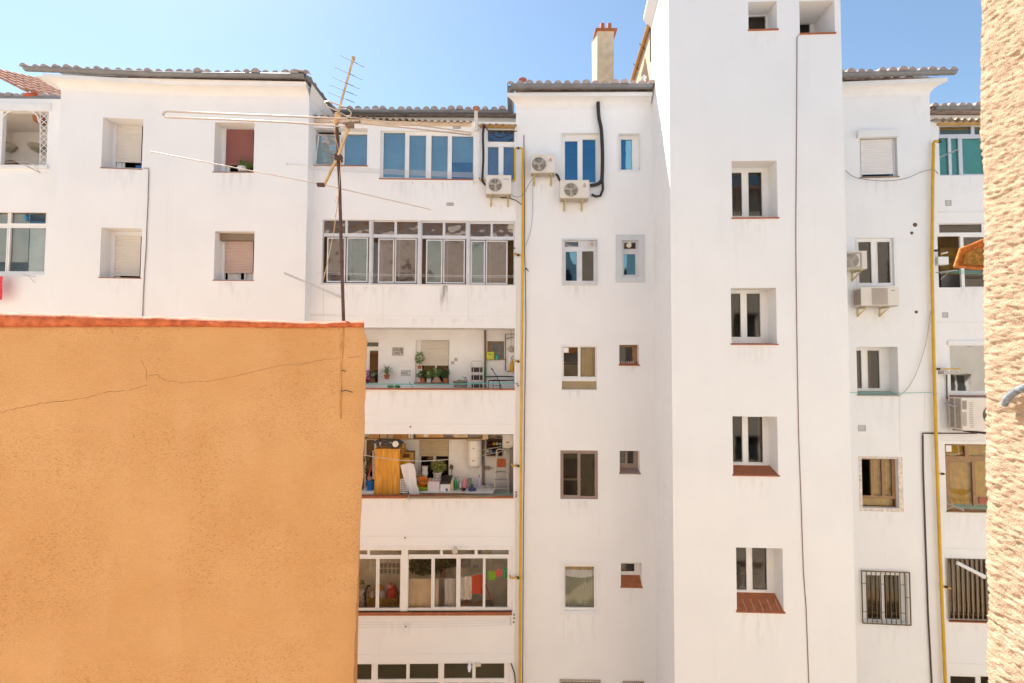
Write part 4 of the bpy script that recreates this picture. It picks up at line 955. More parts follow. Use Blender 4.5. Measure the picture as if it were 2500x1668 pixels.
# ================================================================ air conditioners
REDL = mat('emblem_red', (.62, .01, .02), .5, var=.0); GREYT = mat('letter_grey', (.25, .24, .24), .6, var=.0); BLUET = mat('letter_blue', (.06, .20, .32), .6, var=0)
def text_mesh(s, P, px, py, o, size, mt, parent, name='lettering', bold=0):
    cu = bpy.data.curves.new('t', 'FONT'); cu.body = s; cu.size = size; cu.extrude = .001; cu.offset = bold; cu.align_x = 'CENTER'; cu.align_y = 'CENTER'
    to = bpy.data.objects.new('t', cu); col.objects.link(to); dg = bpy.context.evaluated_depsgraph_get()
    me = bpy.data.meshes.new_from_object(to.evaluated_get(dg)); bpy.data.objects.remove(to); 
    a, z = P.hit(px, py, o); M_ = MB()
    for p in me.polygons: M_.face([P.pt(a + me.vertices[i].co.x, o + me.vertices[i].co.z, z + me.vertices[i].co.y) for i in p.vertices])
    return O(name, M_, mt, parent)
def ac(label, P, r, fan, fr, style, dep=.30, off=.12, logo=None, group='outdoor air conditioning units', br=(.2, .8), lat=False):
    of = off + dep; root = T('air_conditioner', label, 'air conditioner', P.at((r[0] + r[2]) / 2, r[3], off), group)
    a, b, c, d = P.rect(r, of)
    m = MB(); m.box(P, a, b, off, of - .004, c, d); m.box(P, a - .006, b + .006, off - .005, of + .004, d - .0, d + .012)
    O('body', m, ACW, root)
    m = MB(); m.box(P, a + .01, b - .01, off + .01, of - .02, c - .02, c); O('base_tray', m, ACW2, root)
    if fan:
        fs, fz = P.hit(fan[0], fan[1], of); rad = fr * mpp(W(fan[0], HZ, 13).y - of); ax = (P.n.x, P.n.y, 0)
        # the dark circular outlet, ring, blades and wire guard
        m = MB(); cpt = P.pt(fs, of - .003, fz)
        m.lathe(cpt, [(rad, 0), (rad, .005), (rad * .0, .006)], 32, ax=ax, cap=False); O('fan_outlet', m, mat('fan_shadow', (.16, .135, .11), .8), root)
        m = MB()
        for k in range(3):
            a0 = k * 2.094 + .5
            pts = []
            for rr_, da in ((.2, -.3), (.95, -.15), (.95, .55), (.2, .4)):
                pts.append(P.pt(fs + rad * rr_ * math.cos(a0 + da), of + .004, fz + rad * rr_ * math.sin(a0 + da)))
            m.face(pts)
        m.lathe(P.pt(fs, of + .003, fz), [(rad * .22, 0), (rad * .2, .006)], 12, ax=ax); O('fan', m, mat('fan_grey', (.36, .33, .29), .6), root)
        m = MB()
        if style == 'ring':
            for q in (.3, .5, .7, .9):
                pts = [P.pt(fs + rad * q * math.cos(t * math.pi / 14), of + .012, fz + rad * q * math.sin(t * math.pi / 14)) for t in range(29)]; m.tube(pts, .0035, 4)
            m.tube([P.pt(fs, of + .012, fz - rad), P.pt(fs, of + .012, fz + rad)], .005, 4); m.tube([P.pt(fs - rad, of + .012, fz), P.pt(fs + rad, of + .012, fz)], .005, 4)
            pts = []
            for k in range(33):
                t = k * 2 * math.pi / 32; e = 1.14; cx_, sx_ = math.cos(t), math.sin(t); q = e / (abs(cx_) ** 4 + abs(sx_) ** 4) ** .25
                pts.append(P.pt(fs + rad * q * cx_, of + .004, fz + rad * q * sx_))
            m.tube(pts, .012, 5)
        elif style == 'mesh':
            for k in range(-6, 7):
                h = math.sqrt(max(0, 1 - (k / 7) ** 2)) * rad; m.tube([P.pt(fs + rad * k / 7, of + .012, fz - h), P.pt(fs + rad * k / 7, of + .012, fz + h)], .004, 4)
                m.tube([P.pt(fs - h, of + .012, fz + rad * k / 7), P.pt(fs + h, of + .012, fz + rad * k / 7)], .004, 4)
        else:
            for k in range(-4, 5):
                h = math.sqrt(max(0, 1 - (k / 5) ** 2)) * rad; m.tube([P.pt(fs - h, of + .012, fz + rad * k / 5), P.pt(fs + h, of + .012, fz + rad * k / 5)], .0045, 4)
            m.tube([P.pt(fs, of + .014, fz - rad), P.pt(fs, of + .014, fz + rad)], .005, 4)
            pts = [P.pt(fs + rad * math.cos(t * math.pi / 16), of + .006, fz + rad * math.sin(t * math.pi / 16)) for t in range(33)]; m.tube(pts, .01, 5)
        O('fan_guard', m, ACW, root)
    for f in br:
        m = MB(); s_ = a + (b - a) * f
        m.box(P, s_ - .02, s_ + .02, .0, of - .01, c - .055, c - .022); m.box(P, s_ - .022, s_ + .022, .0, .012, c - .26, c - .022)
        m.hexa([P.pt(s_ - .016, of - .08, c - .075), P.pt(s_ + .016, of - .08, c - .075), P.pt(s_ + .016, .01, c - .25), P.pt(s_ - .016, .01, c - .25),
                P.pt(s_ - .016, of - .04, c - .055), P.pt(s_ + .016, of - .04, c - .055), P.pt(s_ + .016, .01, c - .21), P.pt(s_ - .016, .01, c - .21)])
        O('bracket', m, BRKT, root)
    if logo:
        lx, ly, kind = logo
        if kind in ('red', 'blue'):
            a_, z_ = P.hit(lx, ly, of); R_ = .046 if kind == 'red' else .02; m = MB(); em = REDL if kind == 'red' else GREYT
            for k in range(3):
                t = math.pi / 2 + k * 2 * math.pi / 3; dx, dz = math.cos(t), math.sin(t); nx, nz_ = -dz, dx
                m.face([P.pt(a_, of + .002, z_), P.pt(a_ + R_ * (dx * .5 + nx * .29), of + .002, z_ + R_ * (dz * .5 + nz_ * .29)),
                        P.pt(a_ + R_ * dx, of + .002, z_ + R_ * dz), P.pt(a_ + R_ * (dx * .5 - nx * .29), of + .002, z_ + R_ * (dz * .5 - nz_ * .29))])
            O('emblem', m, em, root)
            if kind == 'red': text_mesh('MITSUBISHI\nELECTRIC', P, lx, ly + 4.6, of + .001, .02, GREYT, root)
            else: text_mesh('MITSUBISHI', P, lx + 7, ly, of + .001, .026, BLUET, root)
    return root, (a, b, c, d, of)
ac1, g1 = ac('cream outdoor unit under the narrow glazed door, yellow gas pipe passing behind it', PB, (1186, 429, 1248, 473), (1209, 452), 17.5, 'bars', .27, .06, (1230, 438, 'blue'), br=(.2, .88))
ac2, g2 = ac('smallest upper outdoor unit with rounded fan ring and red emblem, hung highest', PC, (1296, 378, 1355, 421), (1316, 401), 18, 'ring', .26, .08, (1344, 389, 'red'), br=(.16, .86))
ac3, g3 = ac('widest outdoor unit with red emblem below the blue double window', PC, (1368, 441, 1438, 483), (1394, 464), 18, 'bars', .30, .08, (1427, 451, 'red'), br=(.17, .8))
ac4, g4 = ac('outdoor unit with square wire fan guard half hidden behind the stair tower', PE, (2052, 614, 2117, 656), (2078, 636), 18, 'mesh', .30, .12, None, br=(.3, .8))
ac5, g5 = ac('outdoor unit with flat ribbed front grille under the right double window', PE, (2103, 702, 2195, 746), None, 0, 'x', .32, .08, None, br=(.15, .75))
a, b, c, d, of = g5; w_ = b - a
m = MB(); 
for k in range(16): z = c + .03 + (d - c - .06) * k / 15; m.box(PE, a + w_ * .28, a + w_ * .70, of - .004, of + .008, z - .004, z + .007)
O('front_grille', m, mat('grille_taupe', (.34, .27, .22), .7), ac5)
m = MB(); m.box(PE, a - .006, a, .10, .37, c + .03, d - .03)
for k in range(4): m.box(PE, a - .014, a - .006, .11 + k * .07, .14 + k * .07, c + .035, d - .035)
O('side_grille', m, mat('grille_taupe'), ac5)
m = MB(); m.box(PE, a + w_ * .80, a + w_ * .90, of, of + .005, d - .085, d - .07); O('badge', m, GREYT, ac5)
for q_, rt, g_ in ((ac4, None, g4),):
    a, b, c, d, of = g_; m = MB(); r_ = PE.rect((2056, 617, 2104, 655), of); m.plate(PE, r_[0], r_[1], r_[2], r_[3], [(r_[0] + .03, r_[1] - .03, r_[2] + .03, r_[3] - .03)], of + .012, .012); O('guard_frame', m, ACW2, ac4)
# big unit on the right recess, seen from its louvred side
ac6 = T('air_conditioner', 'largest outdoor unit at the right edge with louvred side panel facing us', 'air conditioner', PF.at(2370, 1055, .3), 'outdoor air conditioning units')
m = MB(); a, b, c, d = PF.rect((2359, 972, 2450, 1052), .50); m.box(PF, a - .10, b, .10, .50, c, d); O('body', m, ACW, ac6)
m = MB()
for (u0, u1) in ((.12, .40), (.44, .47)): pass
for k in range(26):
    z = c + .05 + (d - c - .1) * k / 25
    for o0, o1 in ((.15, .28), (.32, .47)): m.face([PF.pt(a - .103, o0, z), PF.pt(a - .103, o1, z), PF.pt(a - .112, o1, z + .018), PF.pt(a - .112, o0, z + .018)])
O('side_louvres', m, mat('grille_taupe'), ac6); m = MB()
for r_ in ((2350, 978, 2360, 1000), (2350, 1005, 2360, 1040), (2367, 980, 2376, 1044)):
    q = PF.rect(r_, .505)
    for k in range(14): z = q[2] + (q[3] - q[2]) * k / 14; m.box(PF, q[0], q[1], .50, .508, z, z + .012)
O('front_louvres', m, mat('grille_taupe'), ac6)
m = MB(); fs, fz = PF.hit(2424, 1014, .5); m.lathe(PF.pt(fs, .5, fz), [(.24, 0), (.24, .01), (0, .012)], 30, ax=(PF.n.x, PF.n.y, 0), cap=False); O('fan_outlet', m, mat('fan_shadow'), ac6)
m = MB(); m.tube([PF.pt(a - .05, .45, c - .02), PF.pt(b, .45, c - .12)], .015, 4); m.tube([PF.pt(a - .05, .15, c - .02), PF.pt(b, .15, c - .1)], .015, 4); O('bracket', m, BLACK, ac6)
# ================================================================ pipes and cables
def wire(label, P, pts, r, mt, name='cable', cat='cable', off=.03, n=6, group=None, smooth=False, parts=None):
    q = []
    for i, p in enumerate(pts): q.append(P.at(p[0], p[1], p[2] if len(p) > 2 else off))
    if smooth:
        out = []
        for i in range(len(q) - 1):
            p0, p1, p2, p3 = q[max(i - 1, 0)], q[i], q[i + 1], q[min(i + 2, len(q) - 1)]
            for k in range(6):
                t = k / 6; out.append(.5 * ((2 * p1) + (p2 - p0) * t + (2 * p0 - 5 * p1 + 4 * p2 - p3) * t * t + (3 * p1 - p0 - 3 * p2 + p3) * t ** 3))
        out.append(q[-1]); q = out
    m = MB(); m.tube(q, r, n); return one(name, m, mt, label, cat, group) if label else m
def zero(P, px, py_end=0): return P.hit(px, py_end)
# middle gas pipe
gp = T('gas_pipe', 'yellow gas pipe running down beside the stacked balconies of the middle block', 'gas pipe', PB.at(1270, 1668, .08), 'yellow gas pipes')
s0 = PB.hit(1275, 600, .09)[0]
def gtube(b, P, pts, r=.034, name='pipe', mt=None):
    m = MB(); m.tube(pts, r, 8); return O(name, m, mt or GASY, b)
main = [PB.at(1257, 440, .09), PB.at(1257, 366, .09), PB.at(1259, 362, .09), PB.at(1274, 362, .09), PB.at(1277, 366, .09), PB.at(1276, 600, .09), PB.at(1272, 1100, .09), PB.at(1269, 1668, .09), PB.at(1262, 2600, .09)]
gtube(gp, PB, main[4:]); gtube(gp, PB, main[:5], .026); gtube(gp, PB, [PB.at(1257, 440, .09), PB.at(1249, 441, .09)], .024); gtube(gp, PB, [PB.at(1187, 441, .05), PB.at(1172, 440, .05), PB.at(1169, 434, .05)], .022)
for y, x0 in ((623, 1258), (883, 1253), (1138, 1250), (1411, 1246)):
    m = MB(); m.tube([PB.at(1274, y, .09), PB.at(x0 + 8, y, .09)], .022, 6); m.tube([PB.at(x0 + 8, y, .09), PB.at(x0, y, .08), PB.at(x0 - 1, y - 5, .0)], .022, 6); O('branch', m, GASY, gp)
    m = MB(); m.tube([PB.at(1268, y, .09), PB.at(1263, y, .09)], .034, 6); m.tube([PB.at(1266, y, .12), PB.at(1260, y - 4, .16)], .01, 5); O('valve', m, BLACK, gp)
for y in (434, 660, 900, 1226, 1461):
    m = MB(); m.tube([PB.at(1276 - (y - 600) * .008, y, .0), PB.at(1276 - (y - 600) * .008, y, .1)], .012, 5); m.lathe(PB.at(1276 - (y - 600) * .0075, y, .09), [(.04, -.012), (.04, .012)], 10); O('clamp', m, GASY, gp)
m = MB(); m.tube([PB.at(1263, 362, .09), PB.at(1268, 362, .09)], .032, 8); O('joint', m, BLACK, gp)
# right gas pipe
gp2 = T('gas_pipe', 'yellow gas pipe on the right block beside the recessed balconies', 'gas pipe', PE.at(2300, 1668, .08), 'yellow gas pipes')
gtube(gp2, PE, [PE.at(x, y, .09) for x, y in ((2290, 345), (2283, 345), (2279, 349), (2277, 450), (2275, 650), (2279, 850), (2285, 1060), (2295, 1360), (2308, 1668), (2330, 2200))], .036)
for y, x0, x1 in ((612, 2277, 2296), (901, 2281, 2345), (1157, 2291, 2308), (1433, 2300, 2322)):
    m = MB(); m.tube([PE.at(x0, y, .09), PE.at(x1, y + (4 if y > 1400 else 0), .10)], .018, 6); O('branch', m, GASY if y != 612 else BLACK, gp2)
    m = MB(); m.tube([PE.at(x0 + 6, y, .1), PE.at(x0 + 13, y, .1)], .03, 6); O('valve', m, BLACK, gp2)
m = MB(); m.tube([PE.at(2285, 345, .09), PE.at(2297, 347, .05)], .032, 6); m.tube([PE.at(2290, 343, .12), PE.at(2296, 340, .14)], .012, 5); O('valve', m, BLACK, gp2)
# black insulated ducts
wire('thick black insulated duct descending from the middle eaves past the blue window', PC, [(1460, 250), (1462, 285), (1467, 310), (1469, 330), (1471, 380), (1470, 430), (1468, 442), (1458, 450), (1441, 453)],
     .05, BLACK, 'insulated_duct', 'duct', .09, 8, smooth=True)
m = MB(); pts = [PC.at(*p, .10) for p in ((1471, 440), (1472, 462), (1466, 478), (1455, 480), (1444, 475))]; m.tube(pts, .035, 8)
one('insulated_duct', m, BLACK, 'black hose looping from the duct back to the widest outdoor unit', 'duct')
wire('black hose linking the two outdoor units with red emblems', PC, [(1357, 425), (1362, 430), (1365, 438), (1369, 443)], .035, BLACK, 'insulated_duct', 'duct', .12, 8)
wire('black duct hanging from the corrugated roof to the leftmost outdoor unit', PB, [(1182, 307), (1179, 330), (1180, 380), (1178, 430), (1178, 442), (1184, 450), (1188, 452)], .032, BLACK, 'insulated_duct', 'duct', .09, 8, smooth=True)
wire('black cable drooping across the narrow glazed door top', PB, [(1184, 308), (1197, 325), (1220, 336), (1240, 330), (1255, 322), (1262, 320)], .012, BLACK, off=.12, smooth=True)
wire('thin grey wire curling from the small outdoor unit to the gas pipe', PC, [(1302, 434), (1290, 452), (1280, 472), (1270, 480), (1255, 480), (1248, 473)], .008, GREYT, off=.15, smooth=True)
wire('black drain hose below the leftmost outdoor unit', PB, [(1222, 483), (1240, 484), (1258, 489), (1274, 500)], .012, BLACK, off=.1, smooth=True)
wire('thin dark cable running down the joint between balconies and middle block', PC, [(1279, 330), (1281, 480), (1281, 620), (1283, 680), (1284, 800), (1281, 1000), (1278, 1300), (1276, 1668), (1274, 2200)], .012, mat('mauve_cable', (.16, .10, .10), .7), off=.02)
wire('pale thin wire hanging beside the yellow pipe under the small outdoor unit', PC, [(1301, 440), (1300, 520), (1295, 565), (1284, 600)], .006, GREYT, off=.03, smooth=True)
m = MB(); m.tube([PC.at(1284, 655, .03), PC.at(1291, 663, .08)], [.022, .006], 5); one('wall_hook', m, BLACK, 'small black hook on the dark cable of the middle block', 'hook')
wire('dark cable meandering down the tower front from the upper right window', PD, [(1952, 84), (1946, 92), (1945, 300), (1943, 560), (1944, 700), (1947, 900), (1950, 1060), (1955, 1200), (1962, 1400), (1968, 1480), (1975, 1668), (1990, 2200)], .0085, mat('brown_cable', (.26, .17, .14), .7), off=.012)
wire('twisted grey cable running down the left block between its windows', PA1, [(350, 411), (362, 411), (363, 420), (361, 500), (358, 560), (357, 600), (353, 660), (351, 700), (348, 770), (345, 900)], .011, GREYT, off=.02)
wire('thin cord slung across the right block under its shuttered window', PE, [(2064, 416), (2090, 434), (2155, 442), (2210, 436), (2250, 420), (2277, 414), (2290, 424)], .009, mat('grey_cord', (.30, .26, .24), .8), off=.12, smooth=True)
wire('pale cord drooping from the right gas pipe towards the deep window sill', PE, [(2272, 760), (2262, 830), (2245, 890), (2225, 935), (2205, 960), (2194, 964)], .008, mat('beige_cord', (.48, .42, .34), .8), off=.06, smooth=True)
wire('green double clothes cord stretched under the deep window of the right block', PE, [(2064, 959), (2140, 959), (2200, 960), (2268, 958), (2290, 962)], .008, TEAL, 'clothes_cord', 'clothesline', .10)
wire('black square-bent conduit beside the right gas pipe', PE, [(2385, 1058), (2253, 1058), (2253, 1066), (2254, 1150), (2259, 1300), (2266, 1500), (2275, 1668), (2290, 2100)], .018, mat('dark_conduit', (.07, .04, .035), .6), 'conduit', 'conduit', .03)
wire('brown conduit framing the mirrored window of the right recess', PF, [(2311, 915), (2312, 973), (2360, 975)], .016, mat('dark_conduit'), 'conduit', 'conduit', .04)
for i, (x, y, r_) in enumerate(((2234, 549, .055), (2226, 569, .04), (2237, 762, .04))):
    m = MB(); q = PE.at(x, y, .0); m.lathe(q, [(r_, 0), (r_ * .8, .012), (r_ * .5, .014)], 14, ax=(PE.n.x, PE.n.y, 0)); m.lathe(q + PE.n * .002, [(r_ * .8, .014), (0, .015)], 14, m=0, ax=(PE.n.x, PE.n.y, 0), cap=False)
    one('pipe_hole', m, mat('hole_brown', (.14, .085, .05), .9, var=.4, scale=60), ['widest round pipe hole high on the right block wall', 'small round hole just under the widest hole', 'lone round hole at unit height on the right block wall'][i], 'hole', 'pipe holes in the right block')
for i, (P, r_, lab) in enumerate(((PB, (1091, 496, 1107, 502), 'grey slotted vent under the wide bluish window'), (PF, (2309, 490, 2321, 502), 'grey square vent below the green glazed balcony'), (PF, (2302, 764, 2313, 775), 'pale square vent under the glazed recess with the clay piece'), (PE, (2096, 1039, 2112, 1052), 'faint twin vent below the deep window of the right block'), (PB, (1107, 308, 1124, 314), 'grey vent just under the corrugated roof'))):
    m = MB(); a, b, c, d = P.rect(r_); m.plate(P, a - .01, b + .01, c - .01, d + .01, [(a, b, c, d)], .012, .012)
    for k in range(5): z = c + (d - c) * k / 5; m.box(P, a, b, -.0, .008, z + .002, z + (d - c) / 9)
    one('vent_grille', m, mat('vent_grey', (.42, .39, .38) if i in (0, 1, 4) else (.60, .57, .54), .7), lab, 'vent', 'small wall vents')
# ---------------------------------------------------------------- clotheslines on the facade
STEEL = mat('galvanised', (.55, .55, .55), .5, metal=.3)
def cline(label, P, xs_, ys_, n=4, mt=None, o0=.12, o1=.42, dy=0, arms=True, r=.0045):
    root = T('clothesline', label, 'clothesline', P.at(xs_[0], ys_[0], o0), 'clotheslines on the facades')
    x0, x1 = xs_; y0, y1 = ys_
    a = P.at(x0, y0, .0); b = P.at(x1, y1, .0)
    if arms:
        for q, px in ((a, x0), (b, x1)):
            m = MB(); m.tube([q, q + P.n * (o1 + .03)], .010, 5); m.tube([q + Vector((0, 0, -.16)), q + P.n * (o1 * .6)], .007, 5); O('arm', m, STEEL, root)
    for k in range(n):
        o = o0 + (o1 - o0) * k / max(1, n - 1); pts = []
        for i in range(9): t = i / 8; p = a.lerp(b, t) + P.n * o; p.z -= .02 * math.sin(math.pi * t); pts.append(p)
        m = MB(); m.tube(pts, r, 4); O('line', m, mt or STRING, root)
    return root
cline('white clothesline frame under the tilted and wide bluish windows', PB, (716, 1157), (415, 437), 5)
m = MB(); P_ = PA2
for dx in (0, 3):
    m.tube([PB.at(693 + 0, 665 + dx, 1.0), PB.at(833, 724 + dx * 1.2, .05)], .012, 6)
m.tube([PB.at(693, 665, 1.0), PB.at(702, 671, .95)], .018, 6); ar = one('folding_arm', m, mat('pale_steel', (.62, .62, .60), .6), 'long grey clothesline arm projecting left of the brown mast', 'clothesline arm')
cline('pair of thin lines crossing the bottom of the four-bay sliding window', PB, (790, 1254), (672, 680), 2, None, .2, .42, arms=False)
cline('turquoise clotheslines along the plant balcony sill', PB, (880, 1256), (936, 934), 4, TEAL, .18, .5, r=.005)
cline('turquoise and white clotheslines along the cluttered balcony sill', PB, (1000, 1253), (1209, 1199), 3, TEAL, .18, .40, r=.0035)
cline('two white clotheslines below the laundry gallery sill', PB, (862, 1247), (1512, 1506), 3, STRING, .15, .40)
cline('teal clotheslines across the gold-curtained recess window', PF, (2312, 2470), (1228, 1232), 5, TEAL, .1, .45)
cline('pale clotheslines across the recess with the clay piece', PF, (2296, 2470), (668, 670), 4, TEAL, .1, .45)
cline('single arm clothesline under the far left gallery', PG, (-60, 96), (404, 406), 2, STRING, .1, .3)
cline('clothesline under the far left double window carrying a red cloth', PG, (-60, 85), (672, 676), 2, STRING, .1, .3)
m = MB(); m.sheet(PG, (-40, 675, 6, 732), .3, .02, 3); one('hanging_cloth', m, mat('red_towel', (.70, .06, .08), .9, var=.4, scale=18), 'red patterned cloth hanging at the left picture edge', 'cloth')
for i, (p, q, o) in enumerate((((62, 405), (98, 423), .0), )):
    m = MB(); m.tube([PG.at(62, 404, .9), PG.at(98, 422, .05)], .016, 5); one('folding_arm', m, STEEL, 'white folding arm under the far left gallery', 'clothesline arm')
m = MB(); m.tube([PF.at(2296, 384, .1), PF.at(2340, 365, .8)], .016, 5); one('folding_arm', m, STEEL, 'white folding arm in front of the green glazed balcony', 'clothesline arm')
m = MB(); m.tube([PF.at(2312, 1228, .1), PF.at(2352, 1246, .7)], .016, 5); one('folding_arm', m, STEEL, 'white folding arm in front of the gold-curtained recess window', 'clothesline arm')
m = MB(); m.tube([PF.at(2285, 666, .1), PF.at(2336, 660, .7)], .014, 5); one('folding_arm', m, STEEL, 'white folding arm beside the white meter box', 'clothesline arm')
m = MB(); m.pbox(PF, (2291, 627, 2316, 646), .02, .2); m.tube([PF.at(2298, 620, .1), PF.at(2314, 616, .15)], .02, 6); one('meter_box', m, UPVC, 'small white box with a valve hanging at the glazed recess edge', 'box')
m = MB(); m.tube([PF.at(2336, 1374, .25), PF.at(2395, 1404, .38)], .045, 12); m.tube([PF.at(2393, 1403, .37), PF.at(2404, 1409, .40)], .055, 12); one('vent_pipe', m, UPVC, 'white plastic flue slanting out of the barred recess window', 'flue')
m = MB(); m.tube([PF.at(2308, 984, .1), PF.at(2330, 992, .35), PF.at(2356, 990, .4)], .022, 6); one('small_shelf_arm', m, STEEL, 'grey metal arm beside the largest outdoor unit', 'bracket')
m = MB(); m.pbox(PF, (2304, 907, 2342, 914), .05, .3); one('small_awning', m, mat('grey_awning', (.5, .46, .42), .8), 'short grey ledge over the mirrored recess window corner', 'ledge')
# lamp and flue on the galleries
m = MB(); n_ = (PB.n.x, PB.n.y, -.55); q = PB.at(1112, 1336, .05); m.lathe(q, [(.045, 0), (.05, .10), (.07, .11), (.07, .17), (.05, .18), (.0, .17)], 14, ax=n_); one('flue_pipe', m, mat('cream_flue'), 'cream flue stub poking out above the laundry gallery window', 'flue')
m = MB(); q = PB.at(1147, 1618, .05); m.lathe(q, [(.04, 0), (.04, .08), (.055, .09), (.045, .15), (.03, .22), (0, .25)], 14, ax=n_); one('flue_pipe', m, UPVC, 'white flue stub in front of the lowest gallery panes', 'flue')
m = MB(); m.pbox(PB, (1161, 1619, 1174, 1628), .0, .04); one('junction_box', m, mat('cream_box', (.66, .6, .5), .6), 'cream junction box at the lowest gallery window head', 'box')
wire('black cable dropping at the right end of the lowest gallery window', PB, [(1248, 1620), (1252, 1632), (1256, 1645), (1258, 1668), (1259, 1750)], .016, BLACK, off=.04, smooth=True)
HOOKL = ['top plug of the three at the right end of the laundry gallery sill', 'middle plug of the three below the laundry gallery sill', 'lowest plug of the three below the laundry gallery sill',
         'left hook beside the right end of the plant balcony', 'right hook beside the right end of the plant balcony', 'top hook of three beside the cluttered balcony sill', 'middle hook of three beside the cluttered balcony sill',
         'lowest hook of three beside the cluttered balcony sill', 'lone dark hook above the cluttered balcony', 'lone dark hook above the laundry gallery window', 'dark hook on the band under the laundry gallery clotheslines', 'round black plug left of the yellow pipe by the four-bay window']
for i, (x, y) in enumerate(((1255, 1501), (1255, 1509), (1254, 1519), (1262, 937), (1265, 942), (1260, 1202), (1260, 1208), (1260, 1213), (1002, 1042), (989, 1313), (991, 1530), (1256, 606))):
    m = MB(); m.lathe(PB.at(x, y, .0), [(.022, 0), (.018, .03), (.0, .032)], 7, ax=(PB.n.x, PB.n.y, 0)); one('wall_hook', m, mat('dark_hook', (.12, .10, .09), .6),
    HOOKL[i], 'hook', 'small hooks on the balcony fronts')

# ================================================================ aerials on the orange wall
an = T('tv_antenna', 'old folded-dipole aerial with long weathered rods on a rusty mast', 'antenna', W(839, 787, 5.95))
def A(px, py, Y): return W(px, py, Y)
def rod(pts, r, mt, name): m = MB(); m.tube([A(*p) for p in pts], r, 8); return O(name, m, mt, an)
rod([(839, 790, 6.05), (833, 600, 6.06), (829, 450, 6.07), (822, 300, 6.08)], .021, RUST, 'mast')
rod([(857, 296, 5.75), (826, 380, 6.0), (790, 455, 6.2)], .019, GOLD, 'boom')
m = MB(); L1 = [(850, 290, 5.75), (700, 284, 5.6), (550, 278, 5.45), (408, 272, 5.3), (400, 275, 5.3), (398, 281, 5.3), (402, 285, 5.3), (410, 287, 5.3), (550, 292, 5.45), (700, 299, 5.6), (848, 310, 5.75)]
m.tube([A(*p) for p in L1], .0105, 8); O('dipole', m, ALUROD, an)
m = MB(); L2 = [(846, 286, 5.75), (1000, 303, 5.95), (1144, 323, 6.15), (1150, 326, 6.15), (1150, 330, 6.15), (1000, 313, 5.95), (864, 300, 5.75)]
m.tube([A(*p) for p in L2], .0085, 8); O('dipole', m, ALUROD, an)
m = MB(); m.tube([A(368, 370, 5.6), A(788, 451, 6.18), A(1052, 512, 6.5)], .0062, 8); O('reflector', m, ALUROD, an)
m = MB(); c = A(785, 452, 6.18); m.wbox(c.x - .05, c.x + .04, c.y - .03, c.y + .02, c.z - .02, c.z + .02); O('clamp', m, RUST, an)
m = MB(); c = A(824, 383, 6.0); m.wbox(c.x - .03, c.x + .04, c.y - .02, c.y + .08, c.z - .04, c.z + .035); m.tube([A(806, 376, 5.96), A(838, 388, 6.0)], .006, 5); m.tube([A(806, 383, 5.96), A(838, 394, 6.0)], .006, 5); O('clamp', m, RUST, an)
m = MB(); c = A(852, 302, 5.75); m.wbox(c.x - .035, c.x + .055, c.y - .03, c.y + .03, c.z - .045, c.z - .0); m.tube([A(838, 302, 5.7), A(880, 297, 5.75)], .013, 6); O('clamp', m, mat('grimy_clamp', (.2, .14, .1), .7), an)
m = MB(); m.tube([A(812, 300, 6.0), A(820, 340, 6.05), A(829, 376, 5.98), A(832, 400, 6.03), A(826, 480, 6.03), A(816, 560, 6.02), A(800, 640, 6.02), A(788, 690, 6.02)], .0045, 5); m.tube([A(822, 478, 6.03), A(819, 492, 6.04), A(831, 505, 6.05), A(820, 520, 6.04), A(818, 530, 6.04)], .003, 4)
O('aerial_cable', m, mat('sunbleached_cable', (.55, .36, .18), .8, var=.2), an)
# upper UHF aerial on the same mast head
m = MB(); m.tube([A(863, 141, 6.0), A(828, 268, 6.08), A(823, 290, 6.1)], .014, 8); m.lathe(A(863, 142, 6.0), [(.022, -.02), (.022, .015)], 10); O('boom', m, GOLD, an)
for (x0, y0, x1, y1) in ((831, 135, 889, 164), (818, 164, 884, 195), (812, 188, 877, 217), (806, 207, 872, 234), (801, 225, 866, 251), (798, 243, 862, 270), (805, 295, 856, 307), (802, 302, 830, 312)):
    m = MB(); m.tube([A(x0, y0, 6.15), A(x1, y1, 5.9)], .0042, 6); O('element', m, mat('thin_rod', (.07, .06, .06), .6), an)
m = MB(); lp = [(826, 272), (800, 260), (792, 252), (794, 248), (802, 248), (830, 258), (850, 266), (858, 275), (855, 284), (846, 284), (832, 276)]
m.tube([A(x, y, 6.0) for x, y in lp], .009, 8); O('loop', m, ALUROD, an)
m = MB(); m.lathe(A(825, 284, 6.0), [(.03, -.035), (.042, -.03), (.042, .03), (.03, .035)], 12); m.tube([A(825, 286, 6.0), A(818, 300, 6.05)], .03, 8); O('connection_box', m, mat('faded_orange_plastic', (.62, .38, .18), .6, var=.2), an)
